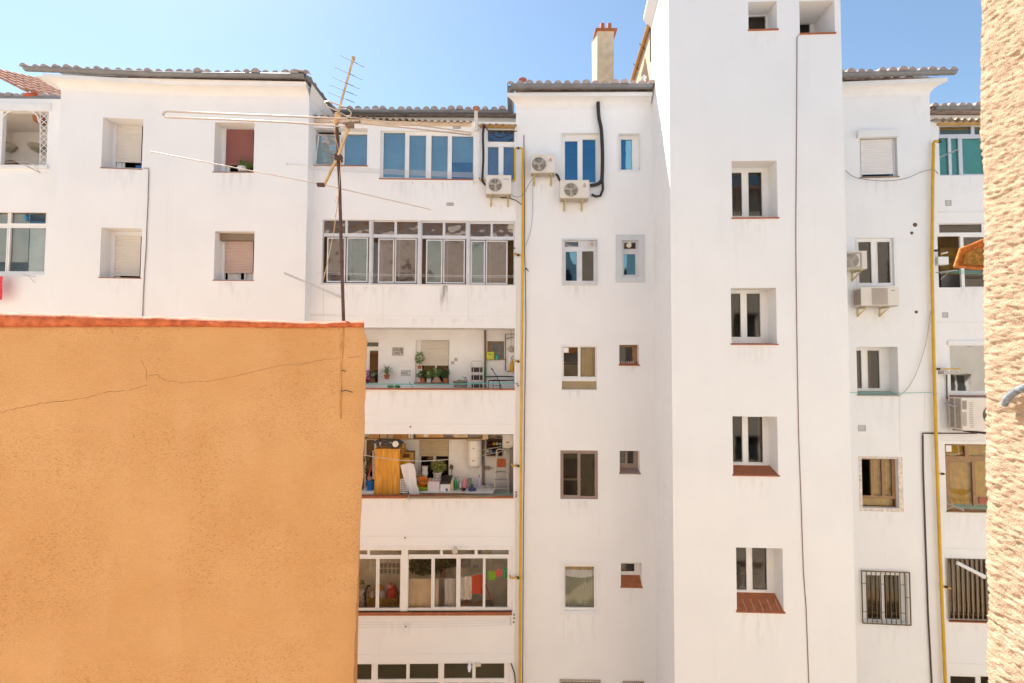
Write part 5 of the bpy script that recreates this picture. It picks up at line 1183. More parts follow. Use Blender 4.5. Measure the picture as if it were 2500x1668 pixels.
# ================================================================ balcony contents
def Q(px, py, dep): return PB.at(px, py, -dep)             # point inside the balcony, dep metres behind the front
def mp(dep): return (13.35 + dep) / F
def foliage(c, rx, ry, rz, n, sz, seed, mb=None):
    rnd = random.Random(seed); m = mb or MB()
    for _ in range(n):
        d = Vector((rnd.gauss(0, 1), rnd.gauss(0, 1), rnd.gauss(0, 1))).normalized() * rnd.uniform(.35, 1) ** .6
        p = c + Vector((d.x * rx, d.y * ry, d.z * rz)); a = Vector((rnd.gauss(0, 1), rnd.gauss(0, 1), rnd.gauss(0, 1))).normalized(); b = a.orthogonal().normalized(); s = sz * rnd.uniform(.6, 1.3)
        m.face([p - a * s, p - b * s * .45, p + a * s, p + b * s * .45])
    return m
def potted(name, label, cx_, yb, yt, w, dep, potm, fr, n, leafm, seed, cat='potted plant', flowers=None, group=None, taper=.75, sz=.035):
    """pot bottom pixel yb, rim yt, width w px; fr = foliage pixel rect"""
    s = mp(dep); base = Q(cx_, yb, dep); h = (yb - yt) * s; r = w * s / 2
    root = T(name, label, cat, base, group)
    if potm: m = MB(); m.lathe(base, [(r * taper, 0), (r * .97, h * .85), (r * 1.06, h * .86), (r * 1.06, h), (r * .9, h), (r * .85, h * .9)], 16); O('pot', m, potm, root)
    c = Q((fr[0] + fr[2]) / 2, (fr[1] + fr[3]) / 2, dep); rx = (fr[2] - fr[0]) * s / 2; rz = (fr[3] - fr[1]) * s / 2
    m = foliage(c, rx, min(rx, .14), rz, n, sz, seed); m.tube([base + Vector((0, 0, h * .8)), c], .006, 4); O('foliage', m, leafm, root)
    if flowers: m = foliage(c + Vector((flowers[1] * s, -.03, flowers[2] * s)), rx * .5, .06, rz * .35, flowers[3], .024, seed + 9); O('flowers', m, flowers[0], root)
    return root
WF = mat('white_flower', (.8, .78, .72), .8); PF_ = mat('magenta_flower', (.45, .03, .35), .7); RF = mat('red_flower', (.6, .02, .06), .7)
# --- plant balcony (third floor)
D = 1.2
root = T('potted_plant', 'spiky yucca in a terracotta pot fixed on the balcony wall', 'potted plant', Q(944, 925, 1.25), 'plants of the third floor balcony')
s = mp(1.2); c = Q(944, 926, 1.2); m = MB(); m.lathe(c, [(.055, 0), (.085, .12), (.09, .12), (.09, .14), (.07, .14)], 14); O('pot', m, POT, root)
m = MB(); rnd = random.Random(3)
for k in range(34):
    a = k * 2.4; el = rnd.uniform(-.2, 1.35); L = rnd.uniform(.26, .42); o = c + Vector((0, 0, .14)); pts = []; dx = Vector((math.cos(a) * math.cos(el), math.sin(a) * math.cos(el) * .6, math.sin(el)))
    for i in range(6): t = i / 5; pts.append(o + dx * L * t + Vector((0, 0, .10 * (1 - t) * t * 3 - .16 * t * t * math.cos(el))))
    wv = Vector((-math.sin(a), math.cos(a), .3)).normalized()
    for i in range(5):
        w0 = .017 * (1 - i / 5.2); w1 = .017 * (1 - (i + 1) / 5.2); m.face([pts[i] - wv * w0, pts[i] + wv * w0, pts[i + 1] + wv * w1, pts[i + 1] - wv * w1])
O('foliage', m, mat('yucca_leaf', (.10, .17, .06), .5, var=.5, scale=20, c2=(.25, .33, .14)), root)
potted('potted_plant', 'magenta and white flowering plants by the balcony door', 910, 935, 925, 11, 1.1, mat('brown_pot', (.24, .12, .08), .8), (896, 904, 922, 926), 120, LEAF2, 11, flowers=(WF, 2, 0, 16), group='plants of the third floor balcony')
potted('potted_plant', 'magenta flowering plant at the orange wall edge', 897, 936, 926, 9, 1.0, mat('plum_pot', (.15, .03, .05), .7), (888, 902, 903, 930), 60, PF_, 12, group='plants of the third floor balcony')
potted('potted_plant', 'fern hanging against the left edge of the beige roller shutter', 1024, 901, 893, 10, 1.25, POT, (1012, 858, 1037, 890), 150, LEAF, 13, flowers=(WF, 0, -14, 8), group='plants of the third floor balcony')
DW = 1.12
potted('potted_plant', 'leafy plant in a terracotta pot, leftmost on the shutter window sill', 1031, 933, 923, 13, DW, POT, (1015, 905, 1044, 925), 150, LEAF2, 14, group='plants of the third floor balcony')
potted('potted_plant', 'white-flowered plant in a white pot on the shutter window sill', 1047, 934, 925, 12, DW, UPVC, (1038, 903, 1058, 926), 110, LEAF, 15, flowers=(WF, -1, 3, 22), group='plants of the third floor balcony')
m = MB(); c = Q(1066, 934, DW - .05); 
for k in range(13):
    t0 = -1 + k * 2 / 13; h = .17 - abs(t0 + .08) ** 1.7 * .12; m.wbox(c.x + t0 * .125, c.x + (t0 + .14) * .125, c.y - .02, c.y, c.z, c.z + h)
one('plant_screen', m, mat('old_wood', (.45, .28, .20), .9, var=.2, scale=20), 'brown wooden domed screen among the geranium pots', 'planter')
potted('potted_plant', 'bushy green geranium behind the brown domed screen', 1066, 932, 922, 14, 1.2, POT, (1052, 897, 1080, 925), 190, LEAF, 16, group='plants of the third floor balcony')
potted('potted_plant', 'red geranium in a terracotta pot, rightmost on the shutter window sill', 1088, 934, 924, 13, DW, POT, (1076, 897, 1098, 926), 180, LEAF2, 17, flowers=(RF, 2, 9, 12), group='plants of the third floor balcony')
potted('potted_plant', 'trailing green succulent in a low box beside the stepladder', 1124, 946, 931, 34, .9, mat('grey_brown_trough', (.3, .24, .2), .8), (1107, 928, 1135, 944), 130, LEAF3, 18, group='plants of the third floor balcony', taper=.95)
potted('potted_plant', 'two dark cactus stems in the trough beside the stepladder', 1133, 946, 938, 8, .8, None, (1127, 919, 1141, 938), 24, LEAF2, 19, group='plants of the third floor balcony')
m = MB()
for dx, dy in ((949, 2), (966, 3)): foliage(Q(dx + 4, 944 + dy * 0, .35), .10, .06, .035, 60, .03, dx, m)
one('seedling_tray', m, mat('bright_leaf', (.02, .16, .05), .5, c2=(.05, .35, .12)), 'low green seedlings behind the sill under the spiky yucca', 'plant tray')
m = MB(); m.pbox(BK, (957, 848, 985, 869), .0, .02); fr_ = T('picture', 'small framed black and white picture on the third floor balcony wall', 'picture', BK.at(971, 869)); O('frame', m, mat('silver_frame', (.5, .47, .44), .5), fr_)
m = MB(); m.pbox(BK, (959, 850, 983, 867), .02, .023); O('print', m, mat('mono_print', (.16, .16, .16), .6, var=.8, scale=26, c2=(.62, .6, .58)), fr_)
m = MB(); m.pbox(BK, (978, 904, 1003, 918), .0, .012); sg = T('wall_plaque', 'white plaque with turquoise waves and a red fish', 'plaque', BK.at(990, 918)); O('board', m, WHITEC, sg)
m = MB()
for y in (905.5, 916): m.tube([BK.at(979 + i * 1.3, y + .8 * math.sin(i), .015) for i in range(19)], .006, 4)
for x in (988, 991, 993): m.pbox(BK, (x, 907.5, x + 1, 914), .012, .016)
O('waves', m, mat('wave_teal', (.02, .22, .28), .6), sg)
m = MB(); m.face([BK.at(*p, .016) for p in ((980, 908), (984, 911), (987, 908.5), (987, 913.5), (984, 911.5), (980, 914))]); O('fish', m, mat('fish_red', (.35, .02, .05), .6), sg)
for i, (x, y) in enumerate(((1113, 878), (1105, 886))):
    m = MB(); m.pbox(BK, (x - 4, y - 4, x + 4, y + 4), .0, .012); m.pbox(BK, (x - 2.2, y - 2.2, x + 2.2, y + 2.2), .012, .018); one('wall_tile', m, mat('grey_relief_tile', (.48, .45, .42), .6, var=.5, scale=90), ['small grey decorative tile, the upper right of the two', 'small grey decorative tile, the lower left of the two'][i], 'tile', 'small tiles beside the shutter')
# stepladder
def ladder(label, xt, xb, yt, yb, dep, rungs, mt, treads, hoop=True, tm=None):
    r = T('stepladder', label, 'stepladder', Q((xb[0] + xb[1]) / 2, yb, dep)); m = MB()
    l0, l1 = Q(xt[0], yt, dep + .1), Q(xt[1], yt, dep + .1); b0, b1 = Q(xb[0], yb, dep - .1), Q(xb[1], yb, dep - .1)
    m.tube([b0, l0 + Vector((0, 0, -.05)), l0 + Vector((.04, 0, 0)), l1 + Vector((-.04, 0, 0)), l1 + Vector((0, 0, -.05)), b1], .015, 6); O('front_frame', m, mt, r)
    m = MB(); m.tube([b0 + Vector((.03, .35, 0)), l0 + Vector((.04, .03, -.1))], .011, 6); m.tube([b1 + Vector((-.03, .35, 0)), l1 + Vector((-.04, .03, -.1))], .011, 6); O('rear_frame', m, mt, r)
    for y in treads:
        t = (y - yt) / (yb - yt); a = l0.lerp(b0, t); b = l1.lerp(b1, t); m = MB(); m.wbox(a.x, b.x, a.y - .02, a.y + .14, a.z - .03, a.z); O('tread', m, tm or mt, r)
    return r
ld = ladder('white folded stepladder with dark treads beside the brown downpipe', (1150, 1179), (1150, 1181), 882, 952, .9, 3, mat('cream_tube', (.66, .60, .52), .5), [], True)
for y in (897, 916, 935):
    m = MB(); a = Q(1151, y, .98); b = Q(1178, y + 12, .98); m.wbox(a.x, b.x, a.y, a.y + .02, b.z, a.z); O('tread', m, mat('dark_tread', (.06, .04, .035), .8), ld)
    m = MB(); a = Q(1151, y + 12, .9); b = Q(1178, y + 14, .9); m.wbox(a.x, b.x, a.y, a.y + .02, b.z, a.z); O('tread_edge', m, mat('cream_tube'), ld)
for x in (1156, 1171): m = MB(); m.tube([Q(x, 897, .93), Q(x, 950, .88)], .008, 5); O('strut', m, mat('cream_tube'), ld)
m = MB(); m.tube([BK.at(1184.5, 800, .06), BK.at(1184.5, 895, .06)], .035, 8); m.tube([BK.at(1184.5, 895, .06), BK.at(1184.5, 928, .06)], .036, 8, 1); m.tube([BK.at(1184.5, 928, .06), BK.at(1184.5, 950, .06)], .035, 8)
one('downpipe', m, [mat('brown_pipe', (.22, .15, .12), .6), mat('green_pipe', (.05, .20, .12), .6)], 'brown and green drain pipe on the third floor balcony wall', 'pipe')
bx = T('crate', 'lime green plastic box on the small window ledge', 'box', BK.at(1197, 878, .1)); m = MB(); m.pbox(BK, (1188, 861, 1206, 878), .04, .2); m.pbox(BK, (1187, 859.5, 1207, 862), .03, .21); O('box', m, mat('lime_plastic', (.50, .55, .03), .5), bx)
m = MB(); m.pbox(BK, (1193, 865, 1200, 866.5), .2, .205); O('handle_slot', m, mat('olive_shadow', (.14, .15, .02), .6), bx)
m = MB(); c = BK.at(1213, 878, .12); m.lathe(c, [(.045, 0), (.05, .03), (.052, .09), (.03, .13), (.014, .14), (.014, .165), (0, .17)], 14); one('bottle', m, mat('turquoise_plastic', (.02, .50, .42), .4), 'turquoise bottle beside the lime green box', 'bottle')
m = MB()
m.tube([BK.at(*p, .05) for p in ((1258, 816), (1234, 816), (1234, 905), (1240, 907), (1258, 907))], .014, 6); m.tube([BK.at(*p, .05) for p in ((1258, 824), (1244, 825), (1236, 828))], .010, 5)
one('pipework', m, mat('dark_conduit'), 'dark square pipe loop on the balcony wall around the boiler', 'pipe')
m = MB(); c = BK.at(1249, 853, .0); ax = (PB.n.x, PB.n.y, 0); m.lathe(c, [(.10, .0), (.085, .06), (.06, .08), (.045, .08), (.04, .1), (0, .1)], 18, ax=ax); m.tube([BK.at(1236, 853, .03), BK.at(1256, 851, .03)], .008, 5); m.tube([BK.at(1248, 800, .03), BK.at(1248, 846, .03)], .007, 5)
one('boiler_outlet', m, mat('grey_metal_cap', (.45, .42, .38), .5, var=.3, scale=30), 'round grey boiler outlet inside the dark pipe loop', 'boiler outlet')
gb = T('gas_bottle', 'yellow gas bottle hanging at the right end of the plant balcony', 'gas bottle', Q(1250, 909, 1.2)); c = Q(1250, 908, 1.2)
m = MB(); m.lathe(c, [(.05, 0), (.07, .03), (.07, .22), (.05, .26), (.02, .28), (0, .28)], 16); O('cylinder', m, mat('gas_yellow', (.70, .36, .01), .5), gb); m = MB(); m.tube([c + Vector((0, 0, .28)), c + Vector((0, 0, .33)), BK.at(1249, 872, .1), BK.at(1256, 868, .1)], .01, 5); O('hose', m, BLACK, gb)
m = MB(); m.tube([BK.at(1187, 920, .05), BK.at(1222, 919, .05), BK.at(1257, 920, .05)], .017, 6); m.tube([BK.at(1194, 929, .3), BK.at(1230, 929, .3), BK.at(1257, 928, .2)], .02, 6); one('pipework', m, BLACK, 'two black horizontal pipes low on the plant balcony wall', 'pipe')
tr = T('trolley', 'black shopping trolley frame standing under the small window', 'trolley', Q(1210, 950, .6)); m = MB(); m.tube([Q(1192, 950, .6), Q(1193, 930, .7), Q(1205, 928, .7), Q(1218, 928, .7), Q(1222, 950, .6)], .013, 6); m.tube([Q(1204, 950, .6), Q(1204, 932, .6), Q(1219, 932, .6), Q(1220, 950, .6)], .009, 6); m.tube([Q(1204, 942, .6), Q(1220, 942, .6)], .008, 5); O('frame', m, BLACK, tr)
m = MB(); m.tube([Q(1200, 899, 1.1), Q(1213, 920, .9), Q(1226, 948, .7)], .010, 5); m.tube([Q(1200, 899, 1.1), Q(1203, 904, 1.07)], .016, 5); one('broom', m, BLACK, 'black stick leaning above the trolley frame', 'broom')
m = MB(); m.tube([Q(999, 933, .4), Q(1008, 948, .2)], .008, 5); one('stick', m, BLACK, 'short black stick behind the sill near the plaque', 'stick')

# --- cluttered balcony (second floor)
m = MB(); q = PB.rect((884, 1070, 1186, 1072), -1.0); m.box(PB, q[0], q[1], -1.38, -1.0, q[2] - .02, q[2]); one('shelf', m, mat('pale_shelf', (.55, .42, .26), .8), 'high wooden shelf holding the cardboard boxes', 'shelf')
bxs = [(901, 926, 1059, 1071, CARD, 'plain cardboard box, leftmost on the high shelf'), (928, 945, 1059, 1071, mat('pale_card', (.62, .50, .32), .9), 'pale cardboard box second from the left on the high shelf'),
       (947, 961, 1059, 1071, mat('pale_card'), 'pale narrow carton left of the long orange box'), (963, 995, 1061, 1073, mat('orange_card', (.55, .30, .10), .9), 'long orange cardboard tray on the high shelf'),
       (997, 1008, 1059, 1071, UPVC, 'white carton with a dark mark on the high shelf'), (1015, 1028, 1059, 1069, CARD, 'small cardboard box left of the widest box'),
       (1028, 1083, 1059, 1069, CARD, 'widest cardboard box with white label on the high shelf'), (1107, 1142, 1059, 1069, mat('pale_card'), 'cream carton with dark print above the water heater'),
       (1178, 1192, 1056, 1073, mat('pale_card'), 'tall pale carton right of the water heater')]
for x0, x1, y0, y1, mt, lab in bxs:
    r_ = T('box', lab, 'box', Q((x0 + x1) / 2, y1, .95), 'boxes on the high shelf'); m = MB(); a, b, c_, d_ = PB.rect((x0, y0 - 8, x1, y1 - .5), -.95); m.box(PB, a, b, -1.3, -.95, c_, d_); O('carton', m, mt, r_)
    if x0 == 1028: m = MB(); m.pbox(PB, (1034, 1060, 1045, 1067), -.95, -.946); O('label', m, WHITEC, r_)
    if x0 in (997, 1107): m = MB(); m.pbox(PB, ((x0 + x1) / 2 - (1 if x0 == 997 else 5), 1061 if x0 == 997 else 1062, (x0 + x1) / 2 + (1 if x0 == 997 else 5), 1068 if x0 == 997 else 1063), -.95, -.946); O('print_mark', m, GREYT, r_)
    if x0 in (901, 963, 1028): m = MB(); m.pbox(PB, (x0 + (x1 - x0) * .45, 1058, x0 + (x1 - x0) * .5, y1 - 1), -.95, -.947); O('tape', m, mat('tape', (.40, .24, .10), .5), r_)
# wardrobe
wd_ = T('wardrobe', 'tall orange varnished two-door wardrobe on the cluttered balcony', 'wardrobe', Q(945, 1215, .5)); WOOD = mat('orange_wood', (.66, .27, .03), .45, var=.25, scale=3.5, stretch=(5, 5, .6), c2=(.78, .38, .05))
a, b, c_, d_ = PB.rect((914, 1098, 976, 1216), -.5); m = MB(); m.box(PB, a, b, -1.0, -.5, c_, d_); m.box(PB, a - .01, b + .01, -1.0, -.49, d_, d_ + .02); O('carcass', m, WOOD, wd_)
mid = (a + b) / 2
for s0, s1 in ((a + .015, mid - .004), (mid + .004, b - .015)):
    m = MB(); m.box(PB, s0, s1, -.5, -.484, c_ + .05, d_ - .02); dr = O('door', m, WOOD, wd_); m = MB(); s_ = s1 - .03 if s1 < mid else s0 + .03; m.lathe(PB.pt(s_, -.484, c_ + (d_ - c_) * .36), [(.012, 0), (.014, .02), (0, .025)], 8, ax=ax); O('knob', m, GOLD, dr)
# folded pushchair
pc = T('pushchair', 'folded dark pushchair with a white wheel lying on the wardrobe', 'pushchair', Q(945, 1098, .6)); DG = mat('dark_fabric', (.07, .065, .06), .8, var=.4, scale=20)
for pts, rr_ in ((((905, 1084), (921, 1077), (940, 1073)), .035), (((924, 1094), (921, 1080), (930, 1075)), .05), (((930, 1086), (950, 1090), (968, 1096), (980, 1100), (972, 1112)), .03), (((940, 1076), (955, 1076), (975, 1076), (984, 1082)), .04), (((932, 1080), (945, 1082), (960, 1092)), .045), (((975, 1078), (980, 1088), (966, 1092)), .035)):
    m = MB(); m.tube([Q(x, y, .55) for x, y in pts], rr_, 8); O('frame_bar', m, DG, pc)
m = MB(); m.lathe(Q(966, 1084, .45), [(.085, -.02), (.105, -.01), (.105, .02), (.085, .03), (0, .03)], 22, ax=ax); wh = O('wheel', m, BLACK, pc); m = MB(); m.lathe(Q(966, 1084, .44), [(.088, .02), (.08, .03), (.035, .025), (.03, .035), (0, .035)], 22, ax=ax); O('hub', m, UPVC, wh)
# wooden box with basket
m = MB(); m.pbox(PB, (976, 1084, 987, 1104), -1.1, -.9); one('wooden_box', m, mat('orange_wood'), 'orange wooden panel propped behind the pushchair', 'box')
wb = T('basket', 'open wooden case with a yellow front and thin black handle', 'basket', Q(993, 1136, .85)); a, b, c_, d_ = PB.rect((977, 1105, 1009, 1136), -.8)
m = MB(); m.plate(PB, a, b, c_, d_, [(a + .02, b - .1, c_ + (d_ - c_) * .5, d_ - .04, .2)], -.8, .28); m.box(PB, a, b, -1.1, -1.02, c_, d_); O('case', m, mat('brown_case', (.34, .19, .05), .8, var=.2), wb)
m = MB(); m.pbox(PB, (978, 1118, 1000, 1134), -.8, -.78); O('front_panel', m, mat('yellow_wicker', (.62, .36, .04), .8, var=.3, scale=50), wb)
m = MB(); m.tube([Q(987 + 10 * -math.cos(t * math.pi / 8), 1103 - 7 * math.sin(t * math.pi / 8), .85) for t in range(9)], .008, 5); O('handle', m, BLACK, wb)
# draped sheet
m = MB(); g_ = []; tp = [(977, 1136, 1001, 1130), (979, 1142, 1010, 1134), (983, 1158, 1014, 1148), (988, 1176, 1016, 1168), (994, 1190, 1018, 1184), (998, 1200, 1023, 1196), (1000, 1211, 1024, 1208)]
for j, (x0, y0, x1, y1) in enumerate(tp):
    g_.append([Q(x0 + (x1 - x0) * k / 24, y0 + (y1 - y0) * k / 24, .45 + .018 * math.sin(k * .62 + j * .35) * (.4 + j / 8)) for k in range(25)])
m.grid(g_, 0, True); m.grid([[p + Vector((0, .015, 0)) for p in r] for r in g_], 0, True); one('sheet', m, WHITEC, 'long white sheet draped beside the orange wardrobe', 'sheet')
cr = T('plastic_crate', 'white slatted plastic crate stack beside the wardrobe', 'crate', Q(985, 1204, .6)); m = MB(); a, b, c_, d_ = PB.rect((976, 1170, 996, 1204), -.55); hol = []
for i in range(7):
    for j in range(4): hol.append((a + .03 + (b - a - .05) * j / 4, a + .03 + (b - a - .05) * (j + .7) / 4, c_ + .03 + (d_ - c_ - .04) * i / 7, c_ + .03 + (d_ - c_ - .04) * (i + .6) / 7, .02))
m.plate(PB, a, b, c_, d_, hol, -.55, .3); O('crate', m, UPVC, cr)
# left corner
m = MB(); c = Q(904, 1198, .6); m.lathe(c, [(.085, 0), (.105, .22), (.125, .26), (.125, .28), (.1, .28), (.09, .2)], 20); one('bucket', m, mat('blue_plastic', (.01, .12, .42), .35), 'blue bucket left of the orange wardrobe', 'bucket')
m = MB(); m.lathe(Q(903, 1172, .6), [(.07, 0), (.09, .04), (.05, .10), (0, .12)], 9); one('cleaning_cloths', m, mat('brown_rag', (.30, .16, .11), .9, var=.5, scale=30), 'brown cloths heaped in the blue bucket', 'cloth')
m = MB(); m.tube([Q(914, 1108, .9), Q(906, 1140, .7), Q(899, 1165, .6)], [.014, .018, .03], 7); one('broom', m, mat('red_handle', (.36, .05, .03), .6), 'red broom leaning left of the wardrobe', 'broom')
m = MB(); a, b, c_, d_ = PB.rect((880, 1200, 912, 1207), -.45); m.box(PB, a, b, -1.1, -.45, c_, d_); one('bench', m, UPVC, 'white bench under the blue bucket', 'bench')
m = MB(); m.tube([Q(911, 1100, .55), Q(911, 1170, .55)], .012, 5); one('board_edge', m, WHITEC, 'thin white board standing against the left wardrobe side', 'board')
foliage_c = Q(892, 1135, 1.1); m = foliage(foliage_c, .12, .08, .25, 140, .03, 44); one('house_plant', m, LEAF2, 'dark green foliage at the orange wall edge of the cluttered balcony', 'plant')
# window sill vases
vz = MB(); c = Q(1037, 1168, 1.1); s = mp(1.1); vz.lathe(c, [(.055, 0), (.07, .05), (.095, .13), (.09, .19), (.085, .2), (.08, .27), (.095, .34), (.085, .345), (.06, .33)], 18); one('vase', vz, mat('white_ceramic', (.74, .70, .66), .4), 'tall white ceramic vase on the shutter window ledge', 'vase')
potted('potted_plant', 'spreading yellow-green bush in a white pot below the beige shutter', 1068, 1166, 1153, 22, 1.1, mat('white_ceramic'), (1050, 1122, 1090, 1156), 380, LEAF3, 21, sz=.04)
m = MB(); m.lathe(Q(1022, 1163, 1.0), [(.05, 0), (.09, .05), (.09, .06), (.05, .05)], 14); one('bowl', m, mat('beige_bowl', (.5, .4, .26), .6), 'small beige bowl above the orange washing tub', 'bowl')
# worktop with stuff
wt = T('worktop', 'long low worktop with brown front holding tubs and bottles', 'worktop', Q(1060, 1215, .6)); a, b, c_, d_ = PB.rect((1002, 1201, 1138, 1204), -.5); WTZ = d_
m = MB(); m.box(PB, a, b, -1.2, -.5, c_, d_); O('top', m, UPVC, wt); m = MB(); m.box(PB, PB.hit(1062, 1200, -.52)[0], b, -1.1, -.52, c_ - .25, c_); O('front', m, mat('brown_case'), wt)
w2 = T('worktop', 'white slab table right of the bottles in front of the stepladder', 'worktop', Q(1170, 1215, .5)); a, b, c_, d_ = PB.rect((1136, 1202, 1204, 1205), -.42); m = MB(); m.hexa([PB.pt(a, -.42, c_), PB.pt(b, -.42, c_), PB.pt(b + .06, -1.2, c_), PB.pt(a + .05, -1.2, c_), PB.pt(a, -.42, d_), PB.pt(b, -.42, d_), PB.pt(b + .06, -1.2, d_), PB.pt(a + .05, -1.2, d_)]); O('top', m, UPVC, w2)
m = MB(); m.box(PB, a + .05, b - .05, -1.1, -.5, c_ - .3, c_); O('legs_panel', m, mat('grey_brown_box'), w2)
def tub(lab, x0, x1, y0, y1, dep, mt, tilt=0, ins=None):
    a, b = Q(x0, (y0 + y1) / 2, dep), Q(x1, (y0 + y1) / 2, dep); c = Q((x0 + x1) / 2, y1, dep); r = (b.x - a.x) / 2; h = (y1 - y0) * mp(dep)
    m = MB(); axx = (math.sin(tilt) * .8, -math.sin(abs(tilt)) * .9, math.cos(tilt)); m.lathe(c, [(r * .7, 0), (r * .98, h * .9), (r * 1.04, h * .92), (r * 1.04, h), (r * .9, h), (r * .62, h * .15), (0, h * .1)], 22, ax=axx); return one('washing_tub', m, mt, lab, 'tub', 'washing tubs')
tub('lime green washing tub under the orange one', 1014, 1044, 1182, 1202, .75, mat('lime_tub', (.32, .50, .02), .4), .25)
tub('orange washing tub tipped inside the green one', 1014, 1043, 1168, 1190, .75, mat('orange_tub', (.70, .20, .01), .4), .35)
m = MB(); foliage(Q(1029, 1177, .62), .09, .05, .03, 14, .035, 5, m); one('sponges', m, mat('brown_rag'), 'dark rags inside the orange washing tub', 'cloth')
def sbox(lab, x0, x1, y0, y1, dep, mt, extra):
    r_ = T('storage_box', lab, 'box', Q((x0 + x1) / 2, y1, dep), 'white storage boxes on the worktop'); a, b, c_, d_ = PB.rect((x0, y0, x1, y1), -dep)
    m = MB(); m.box(PB, a, b, -dep - .02, -dep, c_, d_); m.box(PB, a, a + .015, -dep - .36, -dep - .02, c_, d_); m.box(PB, b - .015, b, -dep - .36, -dep - .02, c_, d_); m.box(PB, a + .015, b - .015, -dep - .36, -dep - .34, c_, d_ + .0); m.box(PB, a + .015, b - .015, -dep - .34, -dep - .02, c_, c_ + .06); O('box', m, mt, r_); return r_, (a, b, c_, d_)
b1, g1_ = sbox('pinkish white storage box full of red and pink bottles', 1044, 1073, 1176, 1201, .6, mat('pinkish_box', (.70, .62, .62), .6), 0)
b2, g2_ = sbox('white storage box with black liner and a blue mark', 1075, 1100, 1178, 1201, .6, UPVC, 0)
m = MB(); a, b, c_, d_ = g2_; m.plate(PB, a - .01, b + .01, d_ - .05, d_ + .01, [], -.596, .004); m.face([PB.pt(a, -.61, d_ + .005), PB.pt(b, -.61, d_ + .005), PB.pt(b + .03, -.96, d_ + .12), PB.pt(a + .03, -.96, d_ + .12)]); O('liner', m, BLACKP, b2)
m = MB(); m.pbox(PB, (1088, 1193, 1093, 1200), -.60, -.595); O('blue_mark', m, mat('blue_sticker', (.02, .10, .22), .6), b2)
rnd = random.Random(5)
def bottle(lab, x, yb, h, r, mt, dep=.75, capm=None, name='bottle', grp='bottles on the worktop', z=None):
    c = Q(x, yb, dep); root = T(name, lab, 'bottle', c, grp)
    m = MB(); m.lathe(c, [(r * .9, 0), (r, .01), (r, h * .62), (r * .75, h * .76), (r * .32, h * .86), (r * .3, h * .93)], 14); O('bottle_body', m, mt, root)
    m = MB(); m.lathe(c + Vector((0, 0, h * .92)), [(r * .38, 0), (r * .38, h * .08), (0, h * .085)], 10); O('cap', m, capm or mat('white_cap', (.7, .7, .7), .5), root); return root
CLB = mat('clear_plastic', (.55, .55, .52), .3, var=.1)
cols = [('red', (.5, .03, .04)), ('orange', (.62, .18, .03)), ('pink', (.72, .25, .32)), ('white', (.7, .7, .7)), ('crimson', (.4, .02, .08)), ('coral', (.7, .15, .12))]
for i, (nm, c3) in enumerate(cols): bottle(nm + ' bottle standing in the pinkish white storage box', 1048 + i * 4.4, 1190, .20, .032, mat(nm + '_plastic', c3, .4), .80, capm=RED if i % 2 else None, grp='bottles in the storage boxes')
for i, (nm, c3) in enumerate((('cream', (.62, .58, .40)), ('navy', (.03, .05, .15)), ('pale blue', (.35, .45, .6)), ('scarlet capped', (.6, .08, .06)))): bottle(nm + ' bottle standing in the black-lined storage box', 1080 + i * 5.2, 1189, .19, .03, mat(nm.replace(' ', '_') + '_plastic', c3, .4), .78, grp='bottles in the storage boxes')
bottle('tall beige bottle right of the black-lined box', 1103, 1199, .30, .05, mat('beige_plastic', (.68, .46, .28), .5), .62)
bottle('green-based clear bottle, second on the open worktop', 1112, 1195, .34, .045, mat('green_plastic', (.01, .30, .08), .3), .75, BLACK)
bottle('clear empty bottle behind the green one', 1118, 1190, .30, .045, CLB, .95, BLACK)
bottle('short clear jar between the green and pink bottles', 1124, 1192, .19, .045, CLB, .8)
bottle('pink detergent bottle in the middle of the worktop', 1134, 1192, .32, .06, mat('pink_plastic', (.68, .38, .46), .4), .8, mat('pink_cap', (.6, .3, .4), .5))
m = MB(); m.lathe(Q(1146, 1192, .8), [(.055, 0), (.065, .27), (.07, .28), (.05, .28)], 14); m.tube([Q(1150, 1173, .76), Q(1154, 1176, .76), Q(1151, 1186, .76)], .008, 5); one('jug', m, mat('grey_jug', (.24, .23, .20), .5), 'dark grey jug between pink bottle and glass jar', 'jug')
bottle('large glass jar with grey lid on the worktop', 1160, 1190, .27, .055, CLB, .9, STEEL, 'jar')
bottle('clear bottle with violet label, rightmost on the worktop', 1170, 1189, .32, .045, mat('violet_label', (.42, .36, .58), .4), .75, BLACK)
m = MB(); m.lathe(Q(1153, 1197, .6), [(.10, 0), (.115, .02), (.08, .07), (.07, .07), (.03, .09), (.022, .16), (0, .17)], 20); one('salad_spinner', m, mat('navy_plastic', (.01, .035, .16), .35), 'navy blue round bowl with white top on the slab table', 'bowl')
m = MB(); m.lathe(Q(1132, 1198, .6), [(.04, 0), (.075, .05), (.07, .055), (.03, .02)], 16); m.tube([Q(1128, 1194, .6), Q(1120, 1193, .62)], .012, 6); one('frying_pan', m, BLACK, 'small black pan on the worktop in front of the pink bottle', 'pan')
m = MB()
for i, (x, y, r_) in enumerate(((1190, 1188, .07), (1196, 1187, .06), (1202, 1188, .055))): m.lathe(Q(x, y, .8), [(r_, 0), (r_ * 1.05, r_ * .5), (r_ * .5, r_ * 1.1), (0, r_ * 1.2)], 9)
one('rags', m, mat('grey_rag', (.28, .27, .28), .9, var=.5, scale=30), 'heap of grey and black rags on the slab table', 'cloth')
m = MB(); m.tube([BK.at(1103, 1165, .08), BK.at(1102, 1148, .08)], .008, 5); foliage(BK.at(1102, 1141, .1), .05, .04, .08, 50, .03, 61, m); one('duster', m, mat('brown_bristle', (.18, .12, .07), .9), 'brown feather duster upright left of the water heater', 'duster')
